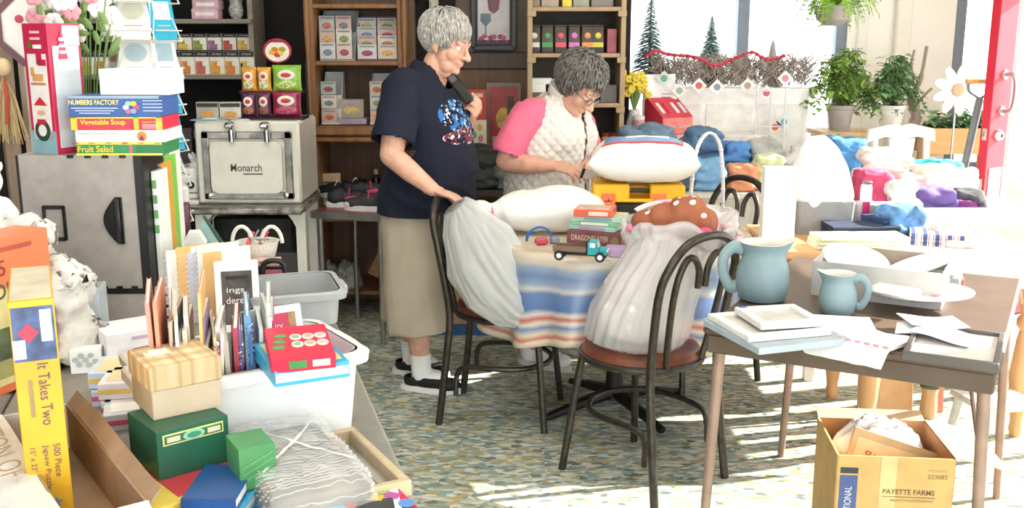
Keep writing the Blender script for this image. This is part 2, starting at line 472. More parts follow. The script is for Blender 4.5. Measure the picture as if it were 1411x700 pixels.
# ================================================================== the room
def carpet():
    m = bpy.data.materials.new('carpet'); m.use_nodes = True
    nt = m.node_tree; N = nt.nodes; L = nt.links; p = N['Principled BSDF']; p.inputs['Roughness'].default_value = 0.95
    tc = N.new('ShaderNodeTexCoord')
    cols = []
    for ang, seed in ((1.12, 0.0), (-1.05, 13.0)):
        mp = N.new('ShaderNodeMapping'); mp.inputs['Rotation'].default_value = (0, 0, ang); mp.inputs['Scale'].default_value = (28, 66, 1); mp.inputs['Location'].default_value = (seed, seed, 0)
        L.new(tc.outputs['Object'], mp.inputs[0])
        vo = N.new('ShaderNodeTexVoronoi'); vo.inputs['Scale'].default_value = 1.0; vo.inputs['Randomness'].default_value = 0.75
        L.new(mp.outputs[0], vo.inputs['Vector'])
        sp = N.new('ShaderNodeSeparateColor'); L.new(vo.outputs['Color'], sp.inputs[0])
        rp = N.new('ShaderNodeValToRGB'); rp.color_ramp.interpolation = 'CONSTANT'
        pal = [(0, '9da394'), (.16, 'c6c5b5'), (.36, '869188'), (.46, 'b8a670'), (.55, 'd8d6c9'), (.74, '8aa5ab'), (.83, 'b0b1a2'), (.94, '6c766f')]
        els = rp.color_ramp.elements
        els[0].position = 0; els[0].color = lin(pal[0][1]); els[1].position = pal[1][0]; els[1].color = lin(pal[1][1])
        for q, c in pal[2:]:
            e = els.new(q); e.color = lin(c)
        L.new(sp.outputs[0], rp.inputs[0]); cols.append((rp, vo))
    ck = N.new('ShaderNodeTexNoise'); ck.inputs['Scale'].default_value = 8.5; ck.inputs['Detail'].default_value = 0
    L.new(tc.outputs['Object'], ck.inputs['Vector'])
    gt = N.new('ShaderNodeMath'); gt.operation = 'GREATER_THAN'; gt.inputs[1].default_value = 0.5; L.new(ck.outputs[0], gt.inputs[0])
    mx = N.new('ShaderNodeMix'); mx.data_type = 'RGBA'
    L.new(gt.outputs[0], mx.inputs[0]); L.new(cols[0][0].outputs[0], mx.inputs[6]); L.new(cols[1][0].outputs[0], mx.inputs[7])
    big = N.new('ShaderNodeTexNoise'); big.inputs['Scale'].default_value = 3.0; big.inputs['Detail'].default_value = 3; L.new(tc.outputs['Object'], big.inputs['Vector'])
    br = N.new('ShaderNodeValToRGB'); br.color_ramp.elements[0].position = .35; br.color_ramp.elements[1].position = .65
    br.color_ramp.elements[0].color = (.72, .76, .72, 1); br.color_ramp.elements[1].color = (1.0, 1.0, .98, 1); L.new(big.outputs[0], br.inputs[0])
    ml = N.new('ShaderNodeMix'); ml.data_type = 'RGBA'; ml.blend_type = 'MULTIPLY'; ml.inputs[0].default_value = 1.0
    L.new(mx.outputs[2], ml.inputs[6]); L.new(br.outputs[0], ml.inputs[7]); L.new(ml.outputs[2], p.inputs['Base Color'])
    fz = N.new('ShaderNodeTexNoise'); fz.inputs['Scale'].default_value = 260; L.new(tc.outputs['Object'], fz.inputs['Vector'])
    bp = N.new('ShaderNodeBump'); bp.inputs['Strength'].default_value = 0.5; bp.inputs['Distance'].default_value = 0.006
    L.new(fz.outputs[0], bp.inputs['Height']); L.new(bp.outputs[0], p.inputs['Normal'])
    return m
XL, XR, YB, YW, YF, ZC = -2.8, 3.25, 5.95, 6.6, -1.5, 2.9
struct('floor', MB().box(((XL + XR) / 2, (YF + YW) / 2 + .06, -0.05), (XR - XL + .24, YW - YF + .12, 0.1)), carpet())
struct('ceiling', MB().box(((XL + XR) / 2, (YF + YW) / 2 + .06, ZC + 0.05), (XR - XL + .24, YW - YF + .12, 0.1)), mat('e9e6de', .9, var=.02))
DARKWALL = mat('221a16', .85, var=.15, scale=5)
CREAM = mat('f1efe6', .8, var=.02, scale=4)
struct('wall_left', MB().box((XL - .06, (YF + YW) / 2, ZC / 2), (.12, YW - YF, ZC)), mat('3a3029', .85, var=.1))
struct('wall_back', MB().box(((XL + .68) / 2, YB + .06, ZC / 2), (.68 - XL, .12, ZC)), DARKWALL)
struct('wall_return', MB().box((.68 - .05, (YB + .12 + YW) / 2 + .03, ZC / 2), (.1, YW - YB - .06, ZC)), mat('6b5a48', .8, var=.1))
# window wall: sill wall, head, pier
ww = MB()
ww.box(((.68 + XR) / 2, YW + .06, .3), (XR - .68, .12, .6)); ww.box(((.68 + XR) / 2, YW + .06, 2.72), (XR - .68, .12, .36))
ww.box((2.47, YW + .06, 1.57), (.68, .12, 1.94))
struct('wall_window', ww, CREAM)
struct('trim_1', MB().box((2.47, YW - .02, 1.45), (.10, .05, 2.8), bev=.01).box((2.22, YW - .012, 1.45), (.06, .03, 2.8), bev=.006), mat('ece9df', .7, var=.02))
WINF = mat('7d8794', .5, .3, var=.04)
def window(n, x0, x1, z0, z1, mull, y):
    f = MB()
    for xa in (x0, x1): f.box((xa, y, (z0 + z1) / 2), (.07, .09, z1 - z0), bev=.006)
    for za in (z0, z1): f.box(((x0 + x1) / 2, y, za), (x1 - x0, .09, .07), bev=.006)
    o = struct('window_%d' % n, f, WINF)
    for xa in mull: part('mullion', MB().box((xa, y - .01, (z0 + z1) / 2), (.075, .10, z1 - z0 - .07), bev=.006), WINF, o)
    xs = [x0] + list(mull) + [x1]
    for a, b in zip(xs, xs[1:]): part('pane', MB().box(((a + b) / 2, y, (z0 + z1) / 2), (b - a - .07, .006, z1 - z0 - .07)), GLASS, o)
    part('sill', MB().box(((x0 + x1) / 2, y - .1, z0 - .045), (x1 - x0, .2, .03), bev=.006), CREAM, o)
window(1, .72, 2.1, .66, 2.52, [1.47], YW + .06)
window(2, 2.85, 3.2, .66, 2.52, [], YW + .06)
# right wall: shop front with a doorway
rw = MB()
DY0, DY1 = 4.72, 5.72
rw.box((XR + .06, (DY1 + YW) / 2 + .03, ZC / 2), (.12, YW - DY1 + .06, ZC)); rw.box((XR + .06, (YF + DY1) / 2, 2.51), (.12, DY1 - YF, .78))
rw.box((XR + .06, (YF + DY0) / 2, .2), (.12, DY0 - YF, .4))
for yy in (DY0 - .06, 2.9, 1.1, -.7): rw.box((XR + .06, yy, 1.5), (.12, .12, 2.5))
struct('wall_right', rw, mat('ded9cf', .8, var=.03))
for i, (ya, yb) in enumerate(((2.96, DY0 - .12), (1.16, 2.84), (-.64, 1.04))):
    o = struct('window_%d' % (3 + i), MB().box((XR + .06, (ya + yb) / 2, .43), (.1, yb - ya, .06), bev=.005).box((XR + .06, (ya + yb) / 2, 2.09), (.1, yb - ya, .06), bev=.005), WINF)
    part('pane', MB().box((XR + .06, (ya + yb) / 2, 1.26), (.006, yb - ya, 1.60)), GLASS, o)
# outside ground
struct('ground', MB().box((4, 9, -.12), (40, 40, .06)), mat('cfccc4', .9, var=.05, scale=2))
# wood panelled section of the back wall, with trim, and door jamb strips
pz = D(680, 90, 5.9).z
pw = struct('trim_2', MB().box((-.10, YB - .012, (pz - .02) / 2), (.44, .024, pz - .02)), wood('7d5a3c', .35, 2.0))
struct('trim_3', MB().box((-.10, YB - .022, pz + .025), (.46, .044, .095), bev=.006), wood('57463a', .3))
struct('trim_4', MB().box((-.10, YB - .014, (pz + .075 + ZC) / 2), (.44, .028, ZC - pz - .075)), mat('6c5c50', .8, var=.08))
jx = D(567, 60, 5.85).x
struct('trim_5', MB().box((jx, YB - .04, ZC / 2), (.035, .08, ZC), bev=.004), wood('8d6f52', .3))
struct('trim_6', MB().box((D(597, 40, 5.85).x, YB - .03, ZC / 2), (.05, .06, ZC), bev=.006), mat('d8d2c0', .7))
sw = single('light_switch', 'beige switch plate on the cream strip behind the grey haired woman', 'switch', MB().box((0, 0, 0), (.035, .008, .06), bev=.003), mat('cfc8b4', .5), (D(597, 10, 5.85).x, YB - .064, D(597, 10, 5.85).z))

# ------------------------------------------------------------------ red glass door standing open
def red_door():
    RED = mat('c8283c', .45, var=.05, scale=6)
    # free edge stands at depth 5.2, hinge at the wall
    a = D(1356, 190, 5.2); hx, hy = XR - .03, DY1 - .02
    u = Vector((hx - a.x, hy - 5.2, 0)); w = u.length; rz = math.atan2(u.y, u.x)
    d = thing('door_1', 'red framed glass shop door standing open with push plate', 'door', (a.x, 5.2, 0), rz)
    d['kind'] = 'structure'
    del d['category']
    Hh, T, SW = 2.06, .05, .15
    part('stile', MB().box((SW / 2, 0, .01 + Hh / 2), (SW, T, Hh), bev=.003), RED, d)
    part('stile', MB().box((w - SW / 2, 0, .01 + Hh / 2), (SW, T, Hh), bev=.003), RED, d)
    part('rail', MB().box((w / 2, 0, .13), (w - 2 * SW, T, .24), bev=.003), RED, d)
    part('rail', MB().box((w / 2, 0, Hh - .05), (w - 2 * SW, T, .12), bev=.003), RED, d)
    part('pane', MB().box((w / 2, 0, 1.12), (w - 2 * SW, .006, 1.74)), GLASS, d)
    y = -T / 2
    zb = D(1390, 187, 5.2).z
    lk = part('deadbolt', MB().lathe([(.031, 0), (.031, .008), (.024, .02), (.02, .024)], 24, (.075, y, zb), Matrix.Rotation(PI / 2, 3, 'X')), CHROME, d)
    part('keyway', MB().box((.075, y - .026, zb), (.006, .006, .016)), INK, lk)
    z0, z1 = D(1390, 153, 5.2).z, D(1390, 103, 5.2).z
    pts = bez([(.085, y, z1), (.09, y - .045, z1), (.1, y - .055, z1 - .05), (.1, y - .055, z0 + .05), (.09, y - .045, z0), (.085, y, z0)], 6)
    hd = part('pull_handle', MB().tube(pts, .011, 10), STEEL, d)
    for zz in (z0, z1): part('rosette', MB().lathe([(.026, 0), (.024, .008), (.012, .01)], 20, (.085, y, zz), Matrix.Rotation(PI / 2, 3, 'X')), STEEL, hd)
    zt, zl = D(1385, 232, 5.2).z, D(1385, 330, 5.2).z
    pl = part('push_plate', MB().box((.08, y - .002, (zt + zl) / 2), (.10, .004, zt - zl), bev=.001), mat('e6e4e0', .35, .4, var=.02), d)
    M = Matrix(((1, 0, 0, .08), (0, 0, -1, y - .005), (0, 1, 0, zt - .055), (0, 0, 0, 1)))
    txt(pl, 'PUSH', None, 0, 0, .026, INK, .078, M0=M)
    for (za, zc, ww_) in ((D(1370, 185, 5.2).z, .06, .024), (D(1370, 252, 5.2).z, .18, .026)):
        lp = part('strike_plate', MB().box((-.001, 0, za if zc < .1 else za - .07), (.003, ww_, zc), bev=.001), mat('d8cdb4', .4, .6), d)
        part('bolt', MB().box((-.004, 0, za if zc < .1 else za - .08), (.008, .012, .022), bev=.001), STEEL, lp)
    return d
red_door()

# ------------------------------------------------------------------ fill lamps added on the unseen ceiling to brighten the room
def added_fill_lamp(x, y, label, power):
    t = thing('added_fill_lamp', label, 'lamp', (x, y, ZC - .09), 0, 'fluorescent ceiling lamps')
    part('housing', MB().box((0, 0, .06), (1.24, .30, .06), bev=.01), mat('efefec', .5), t)
    for s in (-1, 1): part('tube', MB().cyl((-.58, s * .07, .012), (.58, s * .07, .012), .013, n=12), mat('fffaf0', .4, var=0, emit=6.0), t)
    ld = bpy.data.lights.new('fill_light', 'AREA'); ld.shape = 'RECTANGLE'; ld.size = 1.2; ld.size_y = .28; ld.energy = power; ld.color = (1, .96, .9)
    lo = bpy.data.objects.new('fill_light', ld); COL.objects.link(lo); lo.parent = t; lo.location = (0, 0, -.005)
added_fill_lamp(-1.2, 3.1, 'fluorescent ceiling lamp over the aisle by the range', 20)
added_fill_lamp(-.6, 1.2, 'fluorescent ceiling lamp over the book tables', 6)
added_fill_lamp(.9, 3.1, 'fluorescent ceiling lamp over the round table', 12)
# ================================================================== chairs
TUBE = mat('4b4640', .38, .75, var=.15, scale=40)
SEAT = mat('6e3a26', .38, var=.2, scale=14, bump=.12, bscale=40)
def make_chair(label):
    t = thing('cafe_chair', label, 'chair')
    part('seat', MB().lathe([(.02, .43), (.17, .43), (.20, .438), (.205, .45), (.195, .468), (.15, .476), (.02, .478)], 40), SEAT, t)
    part('seat_rim', MB().tube([(.206 * math.cos(2 * PI * k / 40), .206 * math.sin(2 * PI * k / 40), .436) for k in range(40)], .012, 8, closed=True), TUBE, t)
    for s in (-1, 1):
        part('leg', MB().tube(bez([(.13, s * .12, .43), (.15, s * .14, .40), (.19, s * .19, 0)], 4), .0135, 10), TUBE, t, label='front leg')
    # back hoop is one bent tube that also makes the two rear legs
    hoop = [(-.235, -.185, 0), (-.20, -.175, .30), (-.19, -.17, .46), (-.225, -.185, .70), (-.25, -.165, .80), (-.262, -.10, .865), (-.266, 0, .885),
            (-.262, .10, .865), (-.25, .165, .80), (-.225, .185, .70), (-.19, .17, .46), (-.20, .175, .30), (-.235, .185, 0)]
    part('back_hoop', MB().tube(bez(hoop, 6), .0145, 10), TUBE, t)
    for s in (-1, 1):
        sc = [(-.185, s * .085, .43), (-.195, s * .10, .50), (-.225, s * .118, .66), (-.245, s * .115, .76), (-.252, s * .085, .815), (-.253, s * .05, .815), (-.25, s * .022, .775), (-.245, s * .018, .715)]
        part('back_scroll', MB().tube(bez(sc, 6), .0115, 9), TUBE, t)
    R = .19
    for s in (-1, 1):                     # bowed stretchers with turned-down ends
        pts = [(-.17, s * .165, .12), (-.165, s * .16, .20), (-.13, s * .165, .235), (0, s * .175, .24), (.10, s * .15, .24), (.165, s * .07, .24), (.18, 0, .24)]
        part('stretcher', MB().tube(bez(pts, 5), .0105, 8), TUBE, t)
    return t
def face(dx, dy): return math.atan2(dy, dx)
ch1 = make_chair('brown seated cafe chair beside the standing woman in the navy shirt')
ch1.location = (-.02, 3.92, 0); ch1.rotation_euler[2] = face(1, -.22)
ch2 = dup(ch1, (.445, 3.345, 0), face(-.66, .75), 'brown seated cafe chair carrying the white carrier bag with polka dot cloth')
ch3 = dup(ch1, (.80, 4.36, 0), face(-.88, -.47), 'cafe chair on the far side of the tall white paper roll')
for c in (ch1, ch2, ch3): c['group'] = 'cafe chairs around the round table'
# ================================================================== round table with cloth
RT = (.42, 3.965)
def round_table():
    t = thing('round_table', 'round pedestal table under a blue striped cloth', 'table', (RT[0], RT[1], 0))
    IRON = mat('1f1d1c', .5, .4)
    part('table_top', MB().lathe([(.02, .705), (.48, .705), (.492, .712), (.492, .728), (.48, .734), (.02, .734)], 48), wood('6d5036'), t)
    part('pedestal', MB().lathe([(.05, .05), (.035, .12), (.033, .55), (.05, .68), (.12, .704)], 20), IRON, t)
    for k in range(4):
        a = .5 + k * PI / 2
        part('foot', MB().tube([(0, 0, .075), (.16 * math.cos(a), .16 * math.sin(a), .05), (.33 * math.cos(a), .33 * math.sin(a), .018)], [.034, .026, .017], 8, flat=.8), IRON, t)
    return t
round_table()
def striped_cloth():
    m = bpy.data.materials.new('striped_cloth'); m.use_nodes = True
    nt = m.node_tree; N = nt.nodes; L = nt.links; p = N['Principled BSDF']; p.inputs['Roughness'].default_value = .35
    p.inputs['Coat Weight'].default_value = .3
    at = N.new('ShaderNodeAttribute'); at.attribute_name = 'drop'
    rp = N.new('ShaderNodeValToRGB'); rp.color_ramp.interpolation = 'LINEAR'
    st = [(0, 'd4cab8'), (.38, 'd0c4ae'), (.40, 'b39a7c'), (.42, 'd2c6b0'), (.47, 'cabfb0'), (.50, '93a2ba'), (.55, '6f86ad'), (.60, '8c9cb8'), (.63, 'c4c2be'), (.66, '6880ab'), (.76, '5b75a5'), (.79, 'ccc4ba'), (.82, 'b9605c'), (.85, 'd4c9b8'), (.88, '6a82ab'), (.92, 'd0c2a6'), (.95, 'bd6660'), (.97, 'd6cab6'), (1, 'd0c4ac')]
    e = rp.color_ramp.elements
    e[0].position = 0; e[0].color = lin(st[0][1]); e[1].position = st[1][0]; e[1].color = lin(st[1][1])
    for q, c in st[2:]: k = e.new(q); k.color = lin(c)
    tc = N.new('ShaderNodeTexCoord'); nz = N.new('ShaderNodeTexNoise'); nz.inputs['Scale'].default_value = 9; L.new(tc.outputs['Object'], nz.inputs['Vector'])
    mm = N.new('ShaderNodeMath'); mm.operation = 'MULTIPLY_ADD'; mm.inputs[1].default_value = .05; L.new(nz.outputs[0], mm.inputs[0]); 
    sb = N.new('ShaderNodeMath'); sb.operation = 'SUBTRACT'; sb.inputs[1].default_value = .025; L.new(mm.outputs[0], sb.inputs[0]); L.new(at.outputs['Fac'], mm.inputs[2])
    L.new(sb.outputs[0], rp.inputs[0]); L.new(rp.outputs[0], p.inputs['Base Color'])
    return m
def table_cloth():
    mb = MB(); nt = 180; drops = []
    rad = [.02, .2, .35, .42, .48, .505, .518]
    vs = []; fs = []
    for r in rad:
        for k in range(nt):
            t = 2 * PI * k / nt; vs.append((r * math.cos(t), r * math.sin(t), .741 - (0.004 if r > .515 else 0) - (.001 if r < .3 else 0))); drops.append(.42 * r / .518)
    nd = 16
    for j in range(1, nd + 1):
        q = j / nd
        for k in range(nt):
            t = 2 * PI * k / nt
            amp = .03 * q ** .8
            fold = math.cos(t * 13 + 1.2 * math.sin(t * 3)) + .4 * math.cos(t * 7 + 2)
            r = .524 + amp * fold * .85 + .022 * q
            corner = .06 * abs(math.sin(2 * t + .4)) ** 2
            z = .735 - q * (.30 + corner)
            vs.append((r * math.cos(t), r * math.sin(t), z)); drops.append(.42 + .58 * q)
    n = len(rad) + nd
    for i in range(n - 1):
        for k in range(nt): fs.append((i * nt + k, i * nt + (k + 1) % nt, (i + 1) * nt + (k + 1) % nt, (i + 1) * nt + k))
    fs.append(tuple(range(nt)))
    mb.add(vs, fs)
    me = mb.mesh('tablecloth', smooth=60)
    a = me.attributes.new('drop', 'FLOAT', 'POINT'); a.data.foreach_set('value', drops)
    o = link('tablecloth', me, striped_cloth(), None, (RT[0], RT[1], 0))
    tag(o, 'cream tablecloth with blue and red stripes hanging from the round table', 'tablecloth')
    so = o.modifiers.new('thick', 'SOLIDIFY'); so.thickness = .003; so.offset = 1
table_cloth()
# ================================================================== left trestle tables
E_ = Vector((.281, -.96, 0)).normalized(); PL = Vector((E_.y, -E_.x, 0))          # along the edge; to the left of it
A0 = Vector((-.605, 3.11, 0))
ANG = math.atan2(E_.y, E_.x)
TZ = .74
def trestle(label, off, W=.75, Lg=2.05):
    c = A0 + E_ * (Lg / 2) + PL * (off + W / 2)
    t = thing('folding_table', label, 'table', (c.x, c.y, 0), ANG, 'folding tables of household goods')
    part('table_top', MB().box((0, 0, TZ - .018), (Lg, W - .004, .036), bev=.008), mat('8b8780', .6, var=.06), t)
    for sx in (-1, 1):
        for sy in (-1, 1): part('leg', MB().cyl((sx * (Lg / 2 - .2), sy * (W / 2 - .08), 0), (sx * (Lg / 2 - .2), sy * (W / 2 - .08), TZ - .036), .014, n=10), STEEL, t)
        part('leg_brace', MB().cyl((sx * (Lg / 2 - .2), -W / 2 + .08, .3), (sx * (Lg / 2 - .2), W / 2 - .08, .3), .01, n=8), STEEL, t)
trestle('folding table loaded with books and boxes next to the aisle', 0)
trestle('folding table under the jigsaw box and the kit box', .75)
# ================================================================== right brown table
def brown_table():
    FL, FR = G(968, 449, .74), G(1379, 506, .74)
    u = (FR - FL); W = u.length; u.normalize(); v = Vector((-u.y, u.x, 0)); Lg = 1.02
    c = (FL + FR) / 2 + v * Lg / 2
    t = thing('card_table', 'dark brown table holding blue pitchers and picture frames', 'table', (c.x, c.y, 0), math.atan2(u.y, u.x))
    BR = mat('5b4a3c', .5, var=.1, scale=8)
    part('table_top', MB().box((0, 0, .728), (W, Lg, .024), bev=.008), BR, t)
    part('apron', MB().box((0, -Lg / 2 + .018, .69), (W - .02, .012, .052), bev=.004).box((0, Lg / 2 - .018, .69), (W - .02, .012, .052), bev=.004)
         .box((-W / 2 + .016, 0, .69), (.012, Lg - .05, .052), bev=.004).box((W / 2 - .016, 0, .69), (.012, Lg - .05, .052), bev=.004), BR, t)
    LEG = mat('9a8172', .45, .2, var=.1)
    for sx in (-1, 1):
        for sy in (-1, 1):
            x, y = sx * (W / 2 - .035), sy * (Lg / 2 - .06)
            part('leg', MB().tube([(x, y, .715), (x + sx * .03, y + sy * .01, 0)], [.017, .012], 10), LEG, t)
    bx, by = W / 2 - .03, -Lg / 2 + .06
    part('leg_brace', MB().tube([(bx, by, .5), (bx - .05, by + .14, .665)], .006, 6), LEG, t)
    return t, u, v, FL, W, Lg
CARD, CU, CV, CFL, CW, CL = brown_table()
CANG = math.atan2(CU.y, CU.x)
# ================================================================== wooden clothes table at the right
def clothes_table():
    x0, x1, y0, y1 = .965, 2.0, 3.60, 4.16
    t = thing('wooden_table', 'pale wooden table with turned legs under folded clothes', 'table', ((x0 + x1) / 2, (y0 + y1) / 2, 0))
    PINE = wood('d9a874', .22, 2.0)
    w, d = x1 - x0, y1 - y0
    part('table_top', MB().box((0, 0, .72), (w, d, .03), bev=.008), PINE, t)
    part('apron', MB().box((0, -d / 2 + .05, .655), (w - .12, .02, .10)).box((0, d / 2 - .05, .655), (w - .12, .02, .10)).box((-w / 2 + .05, 0, .655), (.02, d - .12, .10)).box((w / 2 - .05, 0, .655), (.02, d - .12, .10)), PINE, t)
    prof = [(.018, 0), (.026, .03), (.022, .06), (.036, .16), (.042, .26), (.03, .38), (.022, .42), (.036, .44), (.036, .46), (.024, .48), (.042, .56), (.045, .705)]
    for sx in (-1, 1):
        for sy in (-1, 1): part('leg', MB().lathe(prof, 20, (.16 + sx * (w / 2 - .23), sy * (d / 2 - .07), 0)), PINE, t)
clothes_table()
# ================================================================== back table with jeans
def back_table():
    x0, x1, y0, y1 = .72, 1.97, 4.98, 5.62
    t = thing('trestle_table', 'long table of clothes below the window display', 'table', ((x0 + x1) / 2, (y0 + y1) / 2, 0))
    w, d = x1 - x0, y1 - y0
    part('table_top', MB().box((0, 0, .725), (w, d, .03), bev=.006), mat('d9d4ca', .6), t)
    for sx in (-1, 1):
        for sy in (-1, 1): part('leg', MB().cyl((sx * (w / 2 - .06), sy * (d / 2 - .06), 0), (sx * (w / 2 - .06), sy * (d / 2 - .06), .71), .016, n=10), STEEL, t)
back_table()
# ================================================================== shoe table
def shoe_table():
    f = G(497, 470, 0)
    z = D(500, 293, f.y - .02).z
    t = thing('side_table', 'small table with red edged top and chrome legs holding sneakers', 'table', (f.x + .02, f.y + .20, 0), -.28)
    w, d = .38, .46
    part('table_top', MB().box((0, 0, z - .015), (w, d, .03), bev=.006), mat('7d2e36', .35, var=.1), t)
    part('edge_band', MB().box((0, -d / 2 - .003, z - .018), (w, .006, .034)).box((-w / 2 - .003, 0, z - .018), (.006, d, .034)), STEEL, t)
    for sx in (-1, 1):
        for sy in (-1, 1): part('leg', MB().cyl((sx * (w / 2 - .03), sy * (d / 2 - .03), 0), (sx * (w / 2 - .03), sy * (d / 2 - .03), z - .03), .013, n=10), mat('9b9a92', .35, .7), t)
    return t, z
SHOET, SHOEZ = shoe_table()
# ================================================================== enamel range
def stove():
    Y = 4.75
    cx, zb, w, h = span(270, 167, 414, 281, Y)
    t = thing('cooking_range', 'cream enamel antique range with chrome framed oven door', 'stove', (cx, Y, 0))
    EN = mat('e9e5d8', .25, var=.03, coat=.3)
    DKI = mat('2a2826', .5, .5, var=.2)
    dp = .42
    part('oven_body', MB().box((0, dp / 2, zb + h / 2), (w, dp, h), bev=.012), EN, t)
    # chrome frame round the door
    fx0, fz0, fw, fh = span(281, 181, 404, 274, Y)
    fx0 -= cx; fc = fz0 + fh / 2
    fr = MB(); b = .034
    fr.box((fx0, -.008, fz0 + fh - b / 2), (fw, .02, b), bev=.004).box((fx0, -.008, fz0 + b / 2), (fw, .02, b), bev=.004)
    fr.box((fx0 - fw / 2 + b / 2, -.008, fc), (b, .02, fh), bev=.004).box((fx0 + fw / 2 - b / 2, -.008, fc), (b, .02, fh), bev=.004)
    part('door_frame', fr, mat('b9b7b0', .25, .85, var=.25, scale=14), t)
    dx, dz, dw, dh = span(293, 194, 391, 265, Y)
    door = part('oven_door', MB().prism(rrect(dw, dh, .035), -.035, 0, Matrix.Translation((dx - cx, 0, dz + dh / 2))), EN, t)
    M = Matrix(((1, 0, 0, dx - cx), (0, 0, -1, -.0352), (0, 1, 0, dz + dh * .50), (0, 0, 0, 1)))
    txt(door, 'Monarch', None, 0, 0, .036, mat('6b6459', .4, .5), .145, M0=M, bold=.01, name='brand_lettering')
    part('brand_bar', MB().box((dx - cx + .03, -.036, dz + dh * .50 - .03), (.09, .002, .006)), mat('6b6459', .4, .5), door)
    for hx in (319, 367):
        x = D(hx, 178, Y).x - cx; z = D(hx, 172, Y).z
        part('hinge', MB().box((x, -.03, z), (.045, .05, .03), bev=.01).cyl((x + .01, -.045, z - .02), (x + .01, -.045, z - .075), .014, n=12).box((x + .01, -.04, z - .03), (.03, .03, .02), bev=.006), CHROME, t)
    for hx in (291, 396):
        x = D(hx, 262, Y).x - cx
        part('knob', MB().lathe([(.014, 0), (.012, .018), (.004, .022)], 16, (x, -.016, D(hx, 268, Y).z), Matrix.Rotation(PI / 2, 3, 'X')), CHROME, t)
    zs = D(340, 283, Y).z
    part('hob_ledge', MB().box((-.01, .12, zs - .012), (w + .06, .44, .035), bev=.01), mat('a5a299', .3, .6, var=.35, scale=22), t)
    # legs, shelf and dark space below
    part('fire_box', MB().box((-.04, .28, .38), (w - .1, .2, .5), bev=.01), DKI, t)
    lx = [(.0, zs - .03), (.09, zs - .03), (.09, 0), (.045, 0), (.045, zs - .10), (.03, zs - .07)]
    for s in (1, -1):
        part('leg', MB().prism([(s * (x + w / 2 - .075), z) for x, z in lx], -.02, .05), EN, t)
        part('leg', MB().prism([(s * (x + w / 2 - .075), z) for x, z in lx], .25, .32), EN, t)
    part('side_shelf', MB().box((-w / 2 - .13, .18, zs + .012), (.26, .36, .02), bev=.004), EN, t)
    return t, cx, Y, zb + h, zs
def rrect(w, h, r, n=6):
    o = []
    for cx, cy, a in ((w / 2 - r, h / 2 - r, 0), (-w / 2 + r, h / 2 - r, 90), (-w / 2 + r, -h / 2 + r, 180), (w / 2 - r, -h / 2 + r, 270)):
        for k in range(n + 1):
            t = math.radians(a + 90 * k / n); o.append((cx + r * math.cos(t), cy + r * math.sin(t)))
    return o
STOVE, STX, STY, STZ, STLEDGE = stove()
# ================================================================== shelving on the back wall
GREYW = wood('8f8576', .3, 2.0, along=(12, 1, 1))
def tea_shelf():
    Y = 5.45
    x0, x1 = D(60, 60, Y).x, D(347, 60, Y).x
    t = thing('shelf_unit', 'grey painted shelf unit holding rows of tea boxes', 'shelf', ((x0 + x1) / 2, Y, 0))
    w = x1 - x0; dp = .30
    zs = []
    for yy in (26, 103, 185): zs.append(D(280, yy, Y).z)
    for z in zs: part('shelf_board', MB().box((0, dp / 2, z - .012), (w, dp, .024), bev=.003), GREYW, t)
    for s in (-1, 1): part('upright', MB().box((s * (w / 2 - .012), dp / 2 + .02, 1.0), (.026, dp - .04, 2.0)), GREYW, t)
    part('back_panel', MB().box((0, dp - .005, 1.0), (w - .06, .01, 2.0)), mat('0f0d0c', .9), t)
    return Y, zs, x0, x1
TEAY, TEAZ, TEAX0, TEAX1 = tea_shelf()
HW = wood('96683f', .35, 2.5)
def hutch():
    Y = 5.42
    x0, x1 = D(427, 100, Y).x, D(556, 100, Y).x
    t = thing('hutch', 'tall brown wooden hutch holding racks of greeting cards', 'cabinet', ((x0 + x1) / 2, Y, 0))
    w = x1 - x0; dp = .34
    z1, z2 = D(490, 84, Y).z, D(490, 172, Y).z
    part('shelf_board', MB().box((0, dp / 2, z1 - .012), (w - .04, dp, .024), bev=.004), HW, t)
    part('shelf_board', MB().box((0, dp / 2, D(490, 5, Y).z - .012), (w - .04, dp, .024), bev=.004), HW, t)
    part('ledge', MB().box((0, dp / 2 - .03, z2 - .03), (w + .02, dp + .06, .05), bev=.01), HW, t)
    part('ledge_moulding', MB().box((0, -.045, z2 - .075), (w + .01, .03, .03), bev=.01), HW, t)
    for s in (-1, 1):
        part('side_panel', MB().box((s * (w / 2 - .012), dp / 2, (z2 + 2.1) / 2), (.03, dp, 2.1 - z2)), HW, t)
        part('lower_side', MB().box((s * (w / 2 - .015), dp / 2, (z2 - .06) / 2), (.03, dp, z2 - .06)), HW, t)
        part('turned_post', MB().lathe([(.012, z2), (.016, z2 + .04), (.010, z2 + .08), (.015, z2 + .2), (.010, z2 + .35), (.016, z2 + .5), (.012, 2.1)], 12, (s * (w / 2 + .006), -.005, 0)), HW, t)
    part('back_panel', MB().box((0, dp - .008, 1.05), (w - .06, .016, 2.1)), wood('6d4c30', .4), t)
    zl = D(470, 300, Y).z
    part('shelf_board', MB().box((0, dp / 2, zl - .012), (w - .06, dp, .024), bev=.004), HW, t)
    part('shelf_board', MB().box((0, dp / 2, .12), (w - .06, dp, .024), bev=.004), HW, t)
    return Y, z1, z2, zl, x0, x1
HUY, HUZ1, HUZ2, HUZL, HUX0, HUX1 = hutch()
OAK = wood('b39874', .25, 2.0)
